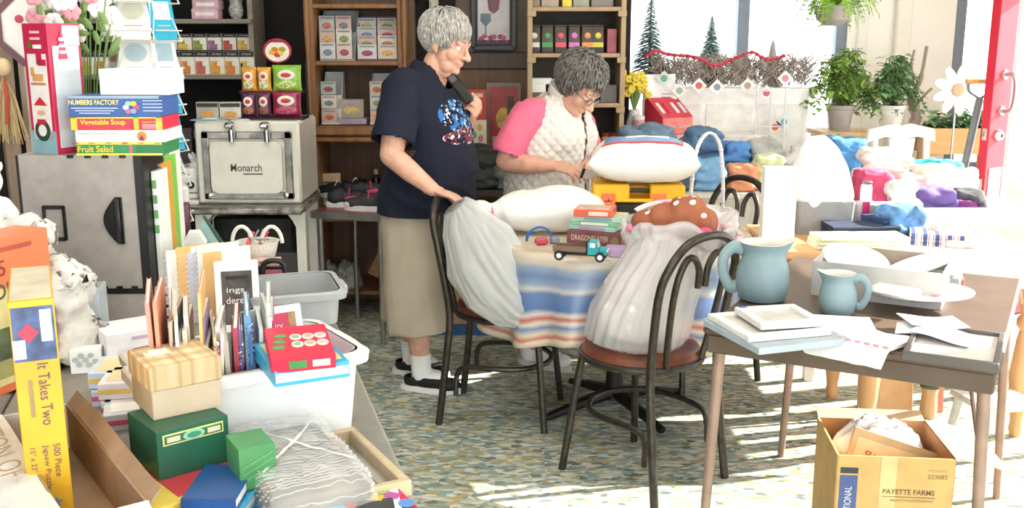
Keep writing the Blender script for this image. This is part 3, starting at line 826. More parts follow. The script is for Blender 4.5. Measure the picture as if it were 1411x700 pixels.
def coffee_shelf():
    Y = 5.3
    x0, x1 = D(727, 60, Y).x, D(862, 60, Y).x
    w = x1 - x0; dp = .28
    t = thing('bookcase', 'open oak shelf unit holding coffee bags beside the window', 'shelf', ((x0 + x1) / 2, Y, 0))
    zs = [D(790, yy, Y).z for yy in (9, 73, 142, 210)]
    for z in zs: part('shelf_board', MB().box((0, dp / 2, z - .012), (w - .05, dp, .022), bev=.003), OAK, t)
    for s in (-1, 1): part('upright', MB().box((s * (w / 2 - .012), dp / 2, 1.0), (.026, dp, 2.0), bev=.003), OAK, t)
    for z in zs:
        for s in (-1, 1): part('cleat', MB().box((s * (w / 2 - .02), -.006, z - .035), (.045, .014, .03), bev=.002), OAK, t)
    part('back_panel', MB().box((0, dp - .004, 1.0), (w - .05, .008, 2.0)), mat('4a4540', .9, var=.1), t)
    return Y, zs, x0, x1
COY, COZ, COX0, COX1 = coffee_shelf()
# ================================================================== people
SKIN = mat('dba78f', .5, var=.07, scale=25, bump=.05, bscale=120)
def head_blobs(mb, c, f, u, jowl=0.0):
    f = Vector(f).normalized(); l = Vector(u).cross(f).normalized(); u = f.cross(l).normalized()
    B = Matrix((f, l, u)).transposed(); c = Vector(c)
    def P(a, b, d): return c + f * a + l * b + u * d
    def E(a, b, d, r, n=16): mb.ell(P(a, b, d), r, B, n, 10)
    E(-.012, 0, .035, (.098, .076, .088), 24); E(.02, 0, -.035, (.068, .062, .085), 20)
    E(.03, 0, -.085, (.052, .05, .035)); E(.066, 0, -.098, (.022, .024, .018))
    for s in (-1, 1):
        E(.052, s * .038, -.032, (.030, .026, .030)); E(.074, s * .026, .020, (.015, .028, .011))
        E(.0765, s * .031, .0105, (.012, .017, .005)); E(.075, s * .031, -.0095, (.010, .015, .004))
        E(.096, s * .012, -.037, (.011, .009, .008), 10)
        E(-.012, s * .078, -.012, (.017, .007, .030)); E(-.004, s * .074, -.035, (.010, .006, .010), 10)
        if jowl: E(.04, s * .035, -.085, (.03, .022, .03))
    if jowl: E(.02, 0, -.115, (.05, .045, .03))
    mb.tube([P(.084, 0, .010), P(.100, 0, -.016), P(.113, 0, -.034)], [.008, .010, .0135], 12); E(.111, 0, -.036, (.013, .014, .011), 12)
    E(.084, 0, -.060, (.012, .024, .006), 12); E(.082, 0, -.071, (.012, .021, .007), 12)
    return P, B
def eyes(root, P, f):
    for s in (-1, 1):
        e = part('eye', MB().ell(P(.0715, s * .031, .001), (.0125, .0125, .0125), n=14, m=10), mat('efece6', .15, var=0), root, 180)
        part('iris', MB().ell(P(.0805, s * .031, .000), (.0042, .0055, .0055), n=12, m=8), mat('3b3a38', .15, var=0), e, 180)
        part('eyebrow', MB().tube([P(.088, s * .015, .026), P(.089, s * .03, .031), P(.080, s * .046, .026)], [.0025, .0035, .002], 6), mat('8d8984', .8), root)
def hand(mb, w, d, n, thumb_side, curls, k=1.0, thumb=(0.7, 0.5)):
    # w wrist, d wrist->knuckles, n out of the palm, curls: bend of each finger index..little
    d = Vector(d).normalized(); n = Vector(n); n = (n - d * n.dot(d)).normalized(); s = d.cross(n) * thumb_side; w = Vector(w)
    B = Matrix((d, s, n)).transposed()
    mb.ell(w + d * .045 * k, (.052 * k, .040 * k, .015 * k), B, 16, 10); mb.ell(w + d * .068 * k, (.028 * k, .041 * k, .0135 * k), B, 16, 10)
    mb.limb([w - d * .03 * k, w + d * .02 * k], [.025 * k, .022 * k])
    for i, (off, ln, r) in enumerate(((.031, .074, .0090), (.0105, .082, .0093), (-.0105, .077, .0090), (-.031, .060, .0080))):
        p = w + d * (.084 - .004 * abs(i - 1)) * k + s * off * k; a = 0.0; pts = [p - d * .02 * k]; dirv = d
        pts.append(p)
        for j, fr in enumerate((.44, .32, .24)):
            a += curls[i] * (.85 if j == 0 else 1.05)
            dirv = (d * math.cos(a) + n * math.sin(a) + s * off * 1.2).normalized()
            p = p + dirv * ln * fr * k; pts.append(p)
        mb.limb(pts, [r * 1.05 * k, r * 1.05 * k, r * k, r * .93 * k, r * .8 * k], 10)
    p = w + d * .022 * k + s * .030 * k + n * .004
    q = p + (d * .75 + s * thumb[0] + n * thumb[1] * .5).normalized() * .042 * k
    q2 = q + (d * .85 + s * thumb[0] * .35 + n * thumb[1]).normalized() * .032 * k
    q3 = q2 + (d * .9 + n * thumb[1]).normalized() * .024 * k
    mb.limb([w + d * .01 * k + s * .012 * k, p, q, q2, q3], [.016 * k, .0155 * k, .0115 * k, .0105 * k, .008 * k], 10)
def hair_mesh(P, B, n, seed, length, colr, part_fn, crown=(-.05, 0, .12), lift=.012, rr=(.103, .086, .095), cc=(-.028, 0, .042)):
    r = random.Random(seed); mb = MB()
    mb.ell(P(*cc), (rr[0] * .97, rr[1] * .97, rr[2] * .97), B, 24, 14)
    cr = Vector(crown)
    for i in range(n):
        while True:
            v = Vector((r.gauss(0, 1), r.gauss(0, 1), r.gauss(0, 1))).normalized()
            if part_fn(v): break
        root = Vector((cc[0] + v.x * rr[0], cc[1] + v.y * rr[1], cc[2] + v.z * rr[2]))
        flow = root - cr; flow = flow - v * flow.dot(v)
        flow = (flow.normalized() if flow.length > .01 else Vector((r.gauss(0, 1), r.gauss(0, 1), 0)).normalized())
        flow = (flow + Vector((r.gauss(0, .18), r.gauss(0, .18), r.gauss(0, .18)))).normalized()
        L = length * (.6 + .7 * r.random()); pts = []; q = root
        for j in range(5):
            pts.append(P(*(q + v * (lift * math.sin(PI * (j / 4) * .75) * (.4 + r.random() * .9)))))
            nq = q + flow * L / 4
            d = Vector(((nq.x - cc[0]) / rr[0], (nq.y - cc[1]) / rr[1], (nq.z - cc[2]) / rr[2]))
            if d.length > 1e-3: 
                d = d / d.length; nq = Vector((cc[0] + d.x * rr[0], cc[1] + d.y * rr[1], cc[2] + d.z * rr[2]))
            flow = (flow - d * flow.dot(d)).normalized(); q = nq; v = d
        mb.tube(pts, [.0025, .0042, .004, .003, .0006], 4, flat=.6)
    return mb.mesh('hair', smooth=180)
def wr(k, amp, o=0.0, st=(1, 1, 1)):
    return lambda c: amp * (1 - 2 * abs(mnoise.noise(Vector((c.x * k * st[0] + o, c.y * k * st[1], c.z * k * st[2])))))
def carve(me, test):
    bm = bmesh.new(); bm.from_mesh(me)
    bmesh.ops.delete(bm, geom=[f for f in bm.faces if test(f.calc_center_median())], context='FACES'); bm.to_mesh(me); bm.free(); shade(me, 180)
    return me
def cuff(me, p, d, r=.12, back=.004):
    p = Vector(p); d = Vector(d).normalized()
    return carve(me, lambda c: (c - p).length < r and (c - p).dot(d) > -back)
def loft_ell(secs, n=28):                 # (cx, cy, z, rx, ry)
    return [[(cx + rx * math.cos(2 * PI * k / n), cy + ry * math.sin(2 * PI * k / n), z) for k in range(n)] for cx, cy, z, rx, ry in secs]

def print_shirt():
    m = mat('0b1229', .9, var=.12, scale=10).copy(); nt = m.node_tree; N = nt.nodes; L = nt.links; p = N['Principled BSDF']
    src = p.inputs['Base Color'].links[0].from_socket
    tc = N.new('ShaderNodeTexCoord')
    def band(c, r):
        mp = N.new('ShaderNodeMapping'); mp.vector_type = 'POINT'
        mp.inputs['Location'].default_value = tuple(-a / b for a, b in zip(c, r)); mp.inputs['Scale'].default_value = tuple(1 / b for b in r)
        L.new(tc.outputs['Object'], mp.inputs[0])
        ln = N.new('ShaderNodeVectorMath'); ln.operation = 'LENGTH'; L.new(mp.outputs[0], ln.inputs[0])
        lt = N.new('ShaderNodeMath'); lt.operation = 'LESS_THAN'; lt.inputs[1].default_value = 1.0; L.new(ln.outputs['Value'], lt.inputs[0])
        return lt.outputs[0]
    def speck(mask, thr, scale, colr, src):
        nz = N.new('ShaderNodeTexNoise'); nz.inputs['Scale'].default_value = scale; nz.inputs['Detail'].default_value = 2; L.new(tc.outputs['Object'], nz.inputs['Vector'])
        g = N.new('ShaderNodeMath'); g.operation = 'GREATER_THAN'; g.inputs[1].default_value = thr; L.new(nz.outputs[0], g.inputs[0])
        mu = N.new('ShaderNodeMath'); mu.operation = 'MULTIPLY'; L.new(g.outputs[0], mu.inputs[0]); L.new(mask, mu.inputs[1])
        mx = N.new('ShaderNodeMix'); mx.data_type = 'RGBA'; L.new(mu.outputs[0], mx.inputs[0]); L.new(src, mx.inputs[6]); mx.inputs[7].default_value = lin(colr)
        return mx.outputs[2]
    b1 = band((.26, -.05, 1.20), (.14, .13, .075)); b2 = band((.27, -.05, 1.115), (.14, .13, .035))
    s = speck(b1, .50, 34, '2f6fae', src); s = speck(b1, .62, 60, 'dfe9f2', s); s = speck(b2, .48, 45, '7a2f3c', s); s = speck(b2, .60, 55, 'd5dbe2', s)
    L.new(s, p.inputs['Base Color'])
    return m

def woman_navy():
    t = thing('person', 'person with short grey hair in navy t-shirt and beige culottes standing by a chair', 'person', (-.43, 4.31, 0), math.radians(-15))
    b = MB()
    P, B = head_blobs(b, (.175, -.005, 1.495), (.90, -.16, -.28), (.28, 0, 1), jowl=1)
    b.limb([(.10, 0, 1.34), (.13, 0, 1.42)], [.064, .058])
    # torso
    b.ell((.04, 0, .88), (.15, .175, .15)); b.ell((.10, 0, .99), (.15, .165, .15)); b.ell((.06, 0, 1.18), (.13, .17, .18)); b.ell((.03, 0, 1.29), (.11, .17, .09))
    b.limb([(.06, -.06, 1.345), (.03, -.165, 1.315)], [.045, .052]); b.limb([(.06, .06, 1.345), (.04, .165, 1.315)], [.045, .052])
    # near arm rests on the chair
    b.limb([(.03, -.185, 1.31), (.035, -.25, 1.18), (.03, -.30, 1.055), (.12, -.325, .995), (.215, -.335, .93)], [.062, .056, .047, .043, .029])
    hand(b, (.225, -.335, .925), (.9, .05, -.25), (-.1, -.05, -1), 1, (.42, .40, .40, .45), thumb=(.6, .6))
    # far arm lifts the handset
    b.limb([(.04, .185, 1.31), (.08, .25, 1.18), (.14, .255, 1.055), (.19, .17, 1.105), (.235, .085, 1.155)], [.058, .052, .045, .040, .028])
    hand(b, (.24, .078, 1.16), (.60, -.5, .62), (-.65, -.2, .65), -1, (.75, .78, .78, .8), thumb=(.5, .9))
    # legs
    for y, ax, ay, dx in ((-.085, .065, -.10, .02), (.085, -.05, .09, 0)):
        b.limb([(.03, y, .82), ((.03 + ax) / 2 + .03, (y + ay) / 2, .46), (ax - .01, ay, .28), (ax, ay, .08)], [.11, .062, .056, .036])
        b.limb([(ax, ay, .06), (ax + .08, ay - .01, .045), (ax + .16, ay - .015, .035)], [.034, .03, .022])
    part('body', vox(b, .004, 3, .5), SKIN, t)
    eyes(t, P, None)
    part('hair', hair_mesh(P, B, 1500, 3, .085, None, lambda v: not (v.x > .45 and v.z < .55) and not (v.x > .12 and v.z < -.12) and v.z > -.75 and not (abs(v.y) > .8 and v.z < -.25 and v.x > -.2)), mat('b9b5ae', .55, var=.22, scale=60), t)
    # shirt
    s = MB()
    s.loft(loft_ell([(.065, 0, .76, .205, .232), (.07, 0, .86, .205, .225), (.10, 0, .97, .195, .205), (.085, 0, 1.08, .18, .20), (.08, 0, 1.18, .175, .20), (.055, 0, 1.28, .145, .20), (.055, 0, 1.345, .115, .17), (.085, 0, 1.395, .08, .095), (.095, 0, 1.43, .07, .07)]))
    for sy in (-1, 1): s.ell((.15, sy * .085, 1.14), (.10, .09, .09))
    s.limb([(.035, -.15, 1.325), (.03, -.19, 1.31)], [.076, .074]); s.tube([(.03, -.18, 1.33), (.035, -.235, 1.21), (.03, -.285, 1.105)], [.076, .08, .082], 20)
    s.limb([(.04, .15, 1.325), (.04, .19, 1.31)], [.075, .073]); s.tube([(.04, .18, 1.33), (.08, .25, 1.20), (.12, .28, 1.12)], [.075, .078, .08], 20)
    me = vox(s, .008, 4, .5, 'shirt')
    carve(me, lambda c: (Vector((c.x - .115, c.y, 0))).length < .080 and c.z > 1.33 - .25 * (c.x - .1)); cutmesh(me, (.07, 0, .785), (0, 0, -1)); cuff(me, (.03, -.285, 1.105), (-.02, -.2, -.42)); cuff(me, (.12, .28, 1.12), (.15, .12, -.33))
    ruffle(me, lambda c: .010 * (1 - 2 * abs(mnoise.noise(Vector((c.x * 5 + 3, c.y * 5, c.z * 9 + 4 * c.x))))) * min(1, max(0, (1.36 - c.z) * 6)))
    o = part('t_shirt', me, print_shirt(), t); o.modifiers.new('thick', 'SOLIDIFY').thickness = .004
    # culottes
    c = MB()
    c.loft(loft_ell([(.055, 0, .95, .15, .17), (.05, 0, .84, .165, .19), (.045, 0, .74, .17, .198), (.04, 0, .66, .16, .195)]))
    for y, ax, ay in ((-.09, .055, -.10), (.09, -.045, .09)):
        c.loft(loft_ell([(.045, y, .82, .145, .105), (.03 + ax * .3, y, .62, .14, .11), (ax * .8, ay, .42, .135, .115), (ax, ay, .262, .14, .12)]))
    me = vox(c, .009, 5, .5, 'culottes'); cutmesh(me, (0, 0, .278), (.06, .05, -1))
    ruffle(me, lambda c: .009 * (1 - 2 * abs(mnoise.noise(Vector((c.x * 9 + 1, c.y * 9, c.z * 2.2))))))
    o = part('culottes', me, mat('b3a793', .85, var=.05, scale=9, bump=.08, bscale=300), t); o.modifiers.new('thick', 'SOLIDIFY').thickness = .004
    for ax, ay in ((.065, -.10), (-.05, .09)):
        sk = MB().loft(loft_ell([(ax, ay, .05, .042, .042), (ax, ay, .10, .044, .044), (ax - .002, ay, .15, .048, .047), (ax - .005, ay, .165, .05, .049)], 20)); sk.ell((ax + .05, ay, .055), (.08, .04, .04))
        part('sock', vox(sk, .006, 3, .5, 'sock'), mat('f3f2ee', .9, var=.03, bump=.3, bscale=160), t)
        sh = MB()
        sh.ell((ax - .03, ay, .045), (.052, .044, .042)); sh.ell((ax + .05, ay - .006, .04), (.09, .045, .036)); sh.ell((ax + .125, ay - .012, .036), (.062, .047, .03))
        me = vox(sh, .005, 4, .5, 'shoe'); cutmesh(me, (ax - .0, ay, .068), (-.12, 0, 1)); cutmesh(me, (0, 0, .02), (0, 0, -1))
        so = part('shoe', me, mat('17171a', .75, var=.1), t); so.modifiers.new('thick', 'SOLIDIFY').thickness = .004
        out = [(ax + .045 + .142 * math.cos(2 * PI * k / 32) , ay - .006 + (.046 + .006 * math.cos(2 * PI * k / 32)) * math.sin(2 * PI * k / 32)) for k in range(32)]
        part('sole', MB().loft([[(x, y, 0.0) for x, y in out], [(x, y, .012) for x, y in out], [(ax + .045 + (x - ax - .045) * .98, ay - .006 + (y - ay + .006) * .97, .024) for x, y in out]]), mat('e9e7e1', .7), so)
    # ring
    return t
W1 = woman_navy()
W1.scale = (.985, .985, .985)
# handset held in the raised hand
ph = MB().box((0, 0, 0), (.042, .018, .15), bev=.007)
hs = thing('handset', 'black handset held in the grey haired person\'s raised hand', 'handset', D(634, 122, 4.21), 0, rot=(math.radians(-20), math.radians(-38), 0))
part('body', ph, mat('1a1a1a', .35), hs); part('grille', MB().box((0, -.0095, .05), (.026, .002, .03), bev=.001), mat('5a5a58', .4, .5), hs); part('antenna_stub', MB().cyl((.012, 0, .074), (.012, 0, .09), .006, .005), BLACKP, hs)

def quilt(c):
    a, b = (math.atan2(c.y, c.x - .04) * .2 + c.z) * 62, (math.atan2(c.y, c.x - .04) * .2 - c.z) * 62
    return .009 * (min(abs(math.sin(a)), abs(math.sin(b))) - .3)
def woman_vest():
    t = thing('person', 'person in white quilted vest and pink shirt bending over the round table', 'person', (.15, 4.68, 0), math.radians(-34))
    b = MB()
    P, B = head_blobs(b, (.215, -.055, 1.285), (.74, -.05, -.67), (.67, 0, .74))
    b.limb([(.085, -.01, 1.175), (.155, -.03, 1.235)], [.062, .056])
    b.ell((.0, 0, .85), (.14, .175, .15)); b.ell((.03, 0, .97), (.14, .16, .15)); b.ell((.05, 0, 1.07), (.12, .16, .15)); b.ell((.05, 0, 1.15), (.10, .155, .08))
    b.limb([(.07, -.06, 1.20), (.03, -.155, 1.17)], [.05, .056]); b.limb([(.07, .05, 1.20), (.05, .155, 1.17)], [.05, .056])
    b.limb([(.03, -.17, 1.16), (-.02, -.225, 1.06), (-.045, -.25, .955), (.07, -.245, .95), (.185, -.225, .95)], [.058, .054, .046, .043, .028])
    hand(b, (.19, -.224, .952), (.9, .15, -.12), (-.15, .35, -.9), 1, (.4, .45, .5, .6), thumb=(.5, .7))
    b.limb([(.05, .17, 1.16), (.06, .235, 1.06), (.09, .24, .965), (.18, .13, .955), (.255, .02, .95)], [.056, .052, .045, .042, .028])
    hand(b, (.258, .015, .95), (.45, -.85, -.12), (-.1, -.3, -.9), -1, (.45, .5, .5, .5), thumb=(.5, .7))
    for y, ax, ay in ((-.09, .04, -.14), (.09, .05, .13)):
        b.limb([(.0, y, .80), (.04 + ax * .4, (y + ay) / 2, .45), (ax, ay, .09)], [.11, .062, .038])
        b.limb([(ax, ay, .06), (ax + .14, ay, .035)], [.034, .024])
    part('body', vox(b, .004, 3, .5), SKIN, t)
    eyes(t, P, None)
    part('hair', hair_mesh(P, B, 1300, 9, .062, None, lambda v: not (v.x > .5 and v.z < .5) and not (v.x > .25 and v.z < -.05) and v.z > -.8, lift=.02, rr=(.106, .092, .10)), mat('7f7a74', .55, var=.3, scale=60), t)
    # glasses
    gl = MB()
    for s in (-1, 1):
        gl.tube([P(.098, s * .031 + .024 * math.cos(2 * PI * k / 20), -.004 + .017 * math.sin(2 * PI * k / 20)) for k in range(20)], .0016, 6, closed=True)
        gl.tube([P(.096, s * .055, 0), P(.05, s * .078, .004), P(-.01, s * .083, .004)], .0016, 6)
    gl.tube([P(.099, -.008, 0), P(.104, 0, .004), P(.099, .008, 0)], .0016, 6)
    g = part('glasses', gl, mat('4a4038', .3, .6), t)
    for s in (-1, 1): part('lens', MB().lathe([(.001, 0), (.0225, .0), (.0225, .0008), (.001, .0008)], 20, P(.098, s * .031, -.004), B @ Matrix.Rotation(PI / 2, 3, 'Y'), .7, 1), GLASS, g)
    # pink shirt
    PINK = mat('f0708e', .8, var=.05, sheen=.15)
    s = MB()
    s.loft(loft_ell([(.02, 0, .86, .15, .175), (.035, 0, 1.0, .15, .178), (.055, 0, 1.10, .135, .175), (.055, 0, 1.165, .11, .16), (.095, -.01, 1.235, .07, .07)]))
    s.limb([(.035, -.14, 1.165), (.03, -.17, 1.155)], [.07, .07]); s.tube([(.03, -.16, 1.18), (-.015, -.22, 1.07), (-.035, -.245, .985)], [.07, .073, .076], 20)
    s.limb([(.05, .14, 1.165), (.05, .17, 1.155)], [.068, .068]); s.tube([(.05, .16, 1.18), (.06, .23, 1.07), (.08, .245, .99)], [.068, .071, .073], 20)
    me = vox(s, .008, 4, .5, 'shirt'); cuff(me, (-.035, -.245, .985), (-.02, -.03, -.1)); cuff(me, (.08, .245, .99), (.02, .02, -.1))
    carve(me, lambda c: (c - Vector((.12, -.015, 1.23))).length < .068)
    ruffle(me, lambda c: .007 * (1 - 2 * abs(mnoise.noise(Vector((c.x * 8, c.y * 8, c.z * 9))))))
    o = part('shirt', me, PINK, t); o.modifiers.new('thick', 'SOLIDIFY').thickness = .004
    # vest
    v = MB()
    v.loft(loft_ell([(.02, 0, .72, .20, .215), (.025, 0, .84, .195, .21), (.035, 0, .96, .18, .195), (.05, 0, 1.06, .175, .188), (.05, 0, 1.14, .155, .178), (.065, -.005, 1.195, .125, .145), (.10, -.012, 1.245, .082, .085), (.115, -.015, 1.28, .082, .082)]))
    for sy in (-1, 1): v.ell((.125, sy * .08, 1.05), (.09, .09, .09))
    me = vox(v, .006, 4, .5, 'vest'); cutmesh(me, (0, 0, .74), (0, 0, -1))
    carve(me, lambda c: (c - Vector((.135, -.015, 1.25))).length < .078 or (c.z > 1.24 and c.x > .02))
    # open front where the pink shows
    carve(me, lambda c: c.x > .08 and abs(c.y + .005) < .010 + .13 * max(0, c.z - 1.10))
    ruffle(me, lambda c: quilt(c) + .006 * mnoise.noise(c * 6) + .006)
    o = part('vest', me, mat('e4e0d8', .75, var=.03, sheen=.2), t); o.modifiers.new('thick', 'SOLIDIFY').thickness = .008
    def coll(a, bb):
        th = PI * (.28 + 1.44 * a); fw = Vector((.83, 0, -.55)); up = Vector((.55, 0, .83)); R = .080 + .012 * bb
        return Vector((.10, -.012, 1.215)) + fw * R * math.cos(th) + Vector((0, 1, 0)) * R * 1.05 * math.sin(th) + up * (.012 + .045 * bb)
    part('collar', MB().sheet(28, 5, coll, .007), mat('e4e0d8', .75, var=.03, sheen=.2), o, 180)
    part('zip', MB().tube([(.232, .014, .78), (.225, .014, .95), (.222, .016, 1.05), (.17, .022, 1.15)], .004, 6), mat('d9d6d0', .5), o)
    # jeans and shoes
    c = MB(); c.loft(loft_ell([(.0, 0, .92, .155, .185), (.0, 0, .80, .16, .19), (.0, 0, .72, .15, .185)]))
    for y, ax, ay in ((-.09, .04, -.14), (.09, .05, .13)):
        c.loft(loft_ell([(.0, y, .80, .13, .10), (.02 + ax * .4, (y + ay) / 2, .45, .09, .085), (ax * .9, ay, .12, .075, .07)]))
    me = vox(c, .009, 4, .5, 'jeans'); cutmesh(me, (0, 0, .135), (0, 0, -1))
    o = part('jeans', me, mat('2e3850', .85, var=.1), t)
    for ax, ay in ((.04, -.14), (.05, .13)):
        sh = MB(); sh.ell((ax - .02, ay, .06), (.055, .045, .055)); sh.ell((ax + .07, ay, .05), (.09, .046, .042)); sh.ell((ax + .14, ay, .042), (.055, .046, .034))
        me = vox(sh, .006, 3, .5, 'shoe'); cutmesh(me, (0, 0, .012), (0, 0, -1))
        so = part('shoe', me, mat('f0eeea', .6, var=.04), t)
        part('sole', MB().loft([[(ax + .055 + .145 * math.cos(2 * PI * k / 28), ay + .05 * math.sin(2 * PI * k / 28), z) for k in range(28)] for z in (0, .022)]), mat('dcd9d2', .7), so)
    return t
W2 = woman_vest()
# ================================================================== goods on the left tables
def fbox(a, b, ytop, z, depth):           # upright box from the pixels of its front foot edge
    p, q = G(a[0], a[1], z), G(b[0], b[1], z); u = q - p; w = u.length; rz = math.atan2(u.y, u.x)
    n = Vector((-u.y, u.x, 0)).normalized(); mid = (p + q) / 2
    h = D((a[0] + b[0]) / 2, ytop, mid.y).z - z
    c = mid + n * depth / 2
    return (c.x, c.y, z), (w, depth, h), rz
def flat(fl, fr, bk, ztop, th):           # lying slab from pixels of its top face
    p, q, k = G(fl[0], fl[1], ztop), G(fr[0], fr[1], ztop), G(bk[0], bk[1], ztop)
    u = q - p; w = u.length; u.normalize(); n = Vector((-u.y, u.x, 0)); d = abs((k - p).dot(n))
    c = (p + q) / 2 + n * d / 2
    return (c.x, c.y, ztop - th), (w, d, th), math.atan2(u.y, u.x)
GREY = mat('a8a19a', .7, var=.05, scale=30, bump=.05, bscale=200)
# --- lower case, binders, upper case
l_, s_, r_ = fbox((62, 452), (204, 452), 399, TZ, .30)
cs = carton('storage_case', 'low grey case with black edges under the larger grey case', 'case', l_, s_, GREY, r_)
LOWTOP = TZ + s_[2]
for fz in (.004, s_[2] - .004): decal(cs, '-y', 0, fz - s_[2] / 2, s_[0], .014, BLACKP, 'edge_trim', th=.002)
decal(cs, '+x', 0, 0, .3, s_[2], BLACKP, 'edge_trim', th=.001)
l2, s2, r2 = fbox((40, 398), (208, 398), 214, LOWTOP, .16)
case = carton('equipment_case', 'tall grey fabric case with black edges and recessed handle', 'case', l2, s2, GREY, r2)
CTOP = LOWTOP + s2[2]; W_, D_, H_ = s2
for f, u, v, w, h in (('-y', W_ / 2 - .010, 0, .020, H_), ('-y', -W_ / 2 + .003, 0, .006, H_), ('+x', 0, 0, D_, H_)): decal(case, f, u, v, w, h, BLACKP, 'edge_trim', th=.0015)
for k in range(4):
    decal(case, '-y', -.02 + k * .045, H_ / 2 - .003, .016, .008, BLACKP, 'edge_stud', th=.003); decal(case, '-y', -.0 + k * .04, -H_ / 2 + .004, .016, .008, BLACKP, 'edge_stud', th=.003)
hp = MB(); out = [(.0, .062), (.016, .062), (.016, -.062), (.0, -.062)] + [(-.034 * math.sin(PI * k / 10), -.062 + .124 * k / 10) for k in range(1, 10)]
hp.prism(out, -D_ / 2 - .008, -D_ / 2 + .002, Matrix.Translation((.088, 0, H_ * .52)))
part('handle_recess', hp, mat('0e0e0f', .25), case)
part('handle_bar', MB().box((.094, -D_ / 2 - .012, H_ * .52), (.012, .010, .118), bev=.003), mat('26262a', .3), case)
lp = MB()
for dx, dz, w, h in ((0, .042, .055, .010), (0, -.042, .055, .010), (.026, 0, .008, .09), (-.026, 0, .008, .09)): lp.box((-.075 + dx, -D_ / 2 - .003, H_ * .50 + dz), (w, .006, h), bev=.001)
part('latch_plate', lp, mat('121212', .3), case)
for i in range(3):
    b_ = G(222, 432, TZ)
    bd = thing('ring_binder', 'white edged black binder, %s of three stacked beside the low grey case' % ('lowest', 'middle', 'topmost')[i], 'binder', (b_.x + .012 * i, b_.y + .02 * i, TZ + .034 * i), math.radians(62), 'black binders stacked by the case')
    part('cover', MB().box((0, 0, .002), (.26, .10, .004)).box((0, 0, .031), (.26, .10, .004)).box((0, .05, .0165), (.26, .004, .033)), BLACKP, bd)
    part('pages', MB().box((0, -.002, .0165), (.25, .094, .024)), PAPER, bd)
BINTOP = TZ + .102
# --- games on the case
games = [((104, 222), (215, 197), 'fruit_game', 'Fruit Salad', '2f8a52', 'e8d23a', 'green and yellow lidded card game box marked Fruit Salad'),
         ((103, 226), (197, 180), 'rhyme_game', 'Hickory Dickory Dock', 'f3f1ee', '8a8078', 'white game box with small print between the soup and salad games'),
         ((97, 222), (180, 162), 'soup_game', 'Vegetable Soup', 'd9314a', 'f6df4a', 'red and yellow game box marked Vegetable Soup'),
         ((94, 220), (162, 133), 'numbers_game', 'NUMBERS FACTORY', '3c63a6', 'f3e37a', 'blue Numbers Factory game box on top of the soup game')]
z = CTOP; gy = l2[1] - D_ / 2 - .004
for (x0, x1), (yb, yt), nm, title, c1, c2, lab in games:
    cx, _, w, h = span(x0, yt, x1, yb, gy)
    g = carton(nm, lab, 'game box', (cx, gy + .075, z), (w, .145, h - .0005), mat(c1, .4, var=.03), .02 * (len(title) % 3 - 1), 'board games on the grey case')
    z += h
    if nm == 'fruit_game':
        decal(g, '-y', 0, h * .42, w, h * .16, mat('efe04e', .4), 'stripe'); decal(g, '-y', 0, -h * .42, w, h * .16, mat('efe04e', .4), 'stripe')
        txt(g, title, '-y', -.06, 0, h * .5, mat(c2, .5), .09, bold=.02); decal(g, '-y', .03, 0, .008, h * .6, mat('e45a7a', .4)); decal(g, '-y', .08, 0, .07, h * .55, mat('267545', .4))
        for k in range(6): decal(g, '-y', -.11 + k * .042, h * .44, .018, h * .1, mat(('d9314a', 'f08a2a', '7ab648')[k % 3], .4), shape='oval', lift=.002)
    elif nm == 'rhyme_game':
        txt(g, title, '-y', -.055, h * .22, h * .22, mat('8f8580', .5), .10); decal(g, '-y', .055, 0, h * .8, h * .8, mat('d98b2e', .5), shape='oval'); decal(g, '-y', .055, -h * .1, h * .45, h * .4, mat('6f3a78', .5), shape='tri', lift=.002)
    elif nm == 'soup_game':
        decal(g, '-y', -w / 2 + .008, 0, .016, h, mat('e8c93a', .4)); decal(g, '-y', .05, 0, .012, h, mat('b7c63c', .4)); decal(g, '-y', w / 2 - .008, 0, .016, h, mat('d9c53a', .4))
        decal(g, '-y', 0, h * .44, w, h * .12, mat('c6d04a', .4)); txt(g, title, '-y', -.035, .002, h * .52, mat(c2, .5), .115, bold=.02); txt(g, title, '-y', .085, h * .1, h * .16, mat(c2, .5), .04)
        for k in range(3): decal(g, '-y', .085, -h * (.1 + .12 * k), .04, h * .05, mat('f4c8cf', .5), lift=.0012)
    else:
        decal(g, '-y', 0, h * .44, w, h * .12, mat('9fb2c4', .4)); txt(g, title, '-y', -.05, h * .2, h * .24, mat(c2, .5), .13, bold=.025)
        for k in range(3): decal(g, '-y', -.05, -h * (.08 + .12 * k), .12 - .02 * k, h * .05, mat('c5d2e4', .5))
        for k, cc in enumerate(('e4506a', 'f2c53a', '9ad0b0', 'f0f0ee', 'd86f9e', '7fa8d8')):
            decal(g, '-y', .045 + .013 * math.cos(k * 1.05), -.002 + .011 * math.sin(k * 1.05), .015, .013, mat(cc, .4), shape='oval', lift=.0012 + .0006 * k)
        for k in range(4): decal(g, '-y', .10, h * (.28 - .16 * k), .05, h * .05, mat('b9c6da', .5))
cx, _, w, h = span(133, 97, 229, 133, gy + .02)
carton('white_box', 'plain white lidded box on top of the game stack', 'box', (cx, gy + .10, z), (w, .12, h), WHITE, -.03)
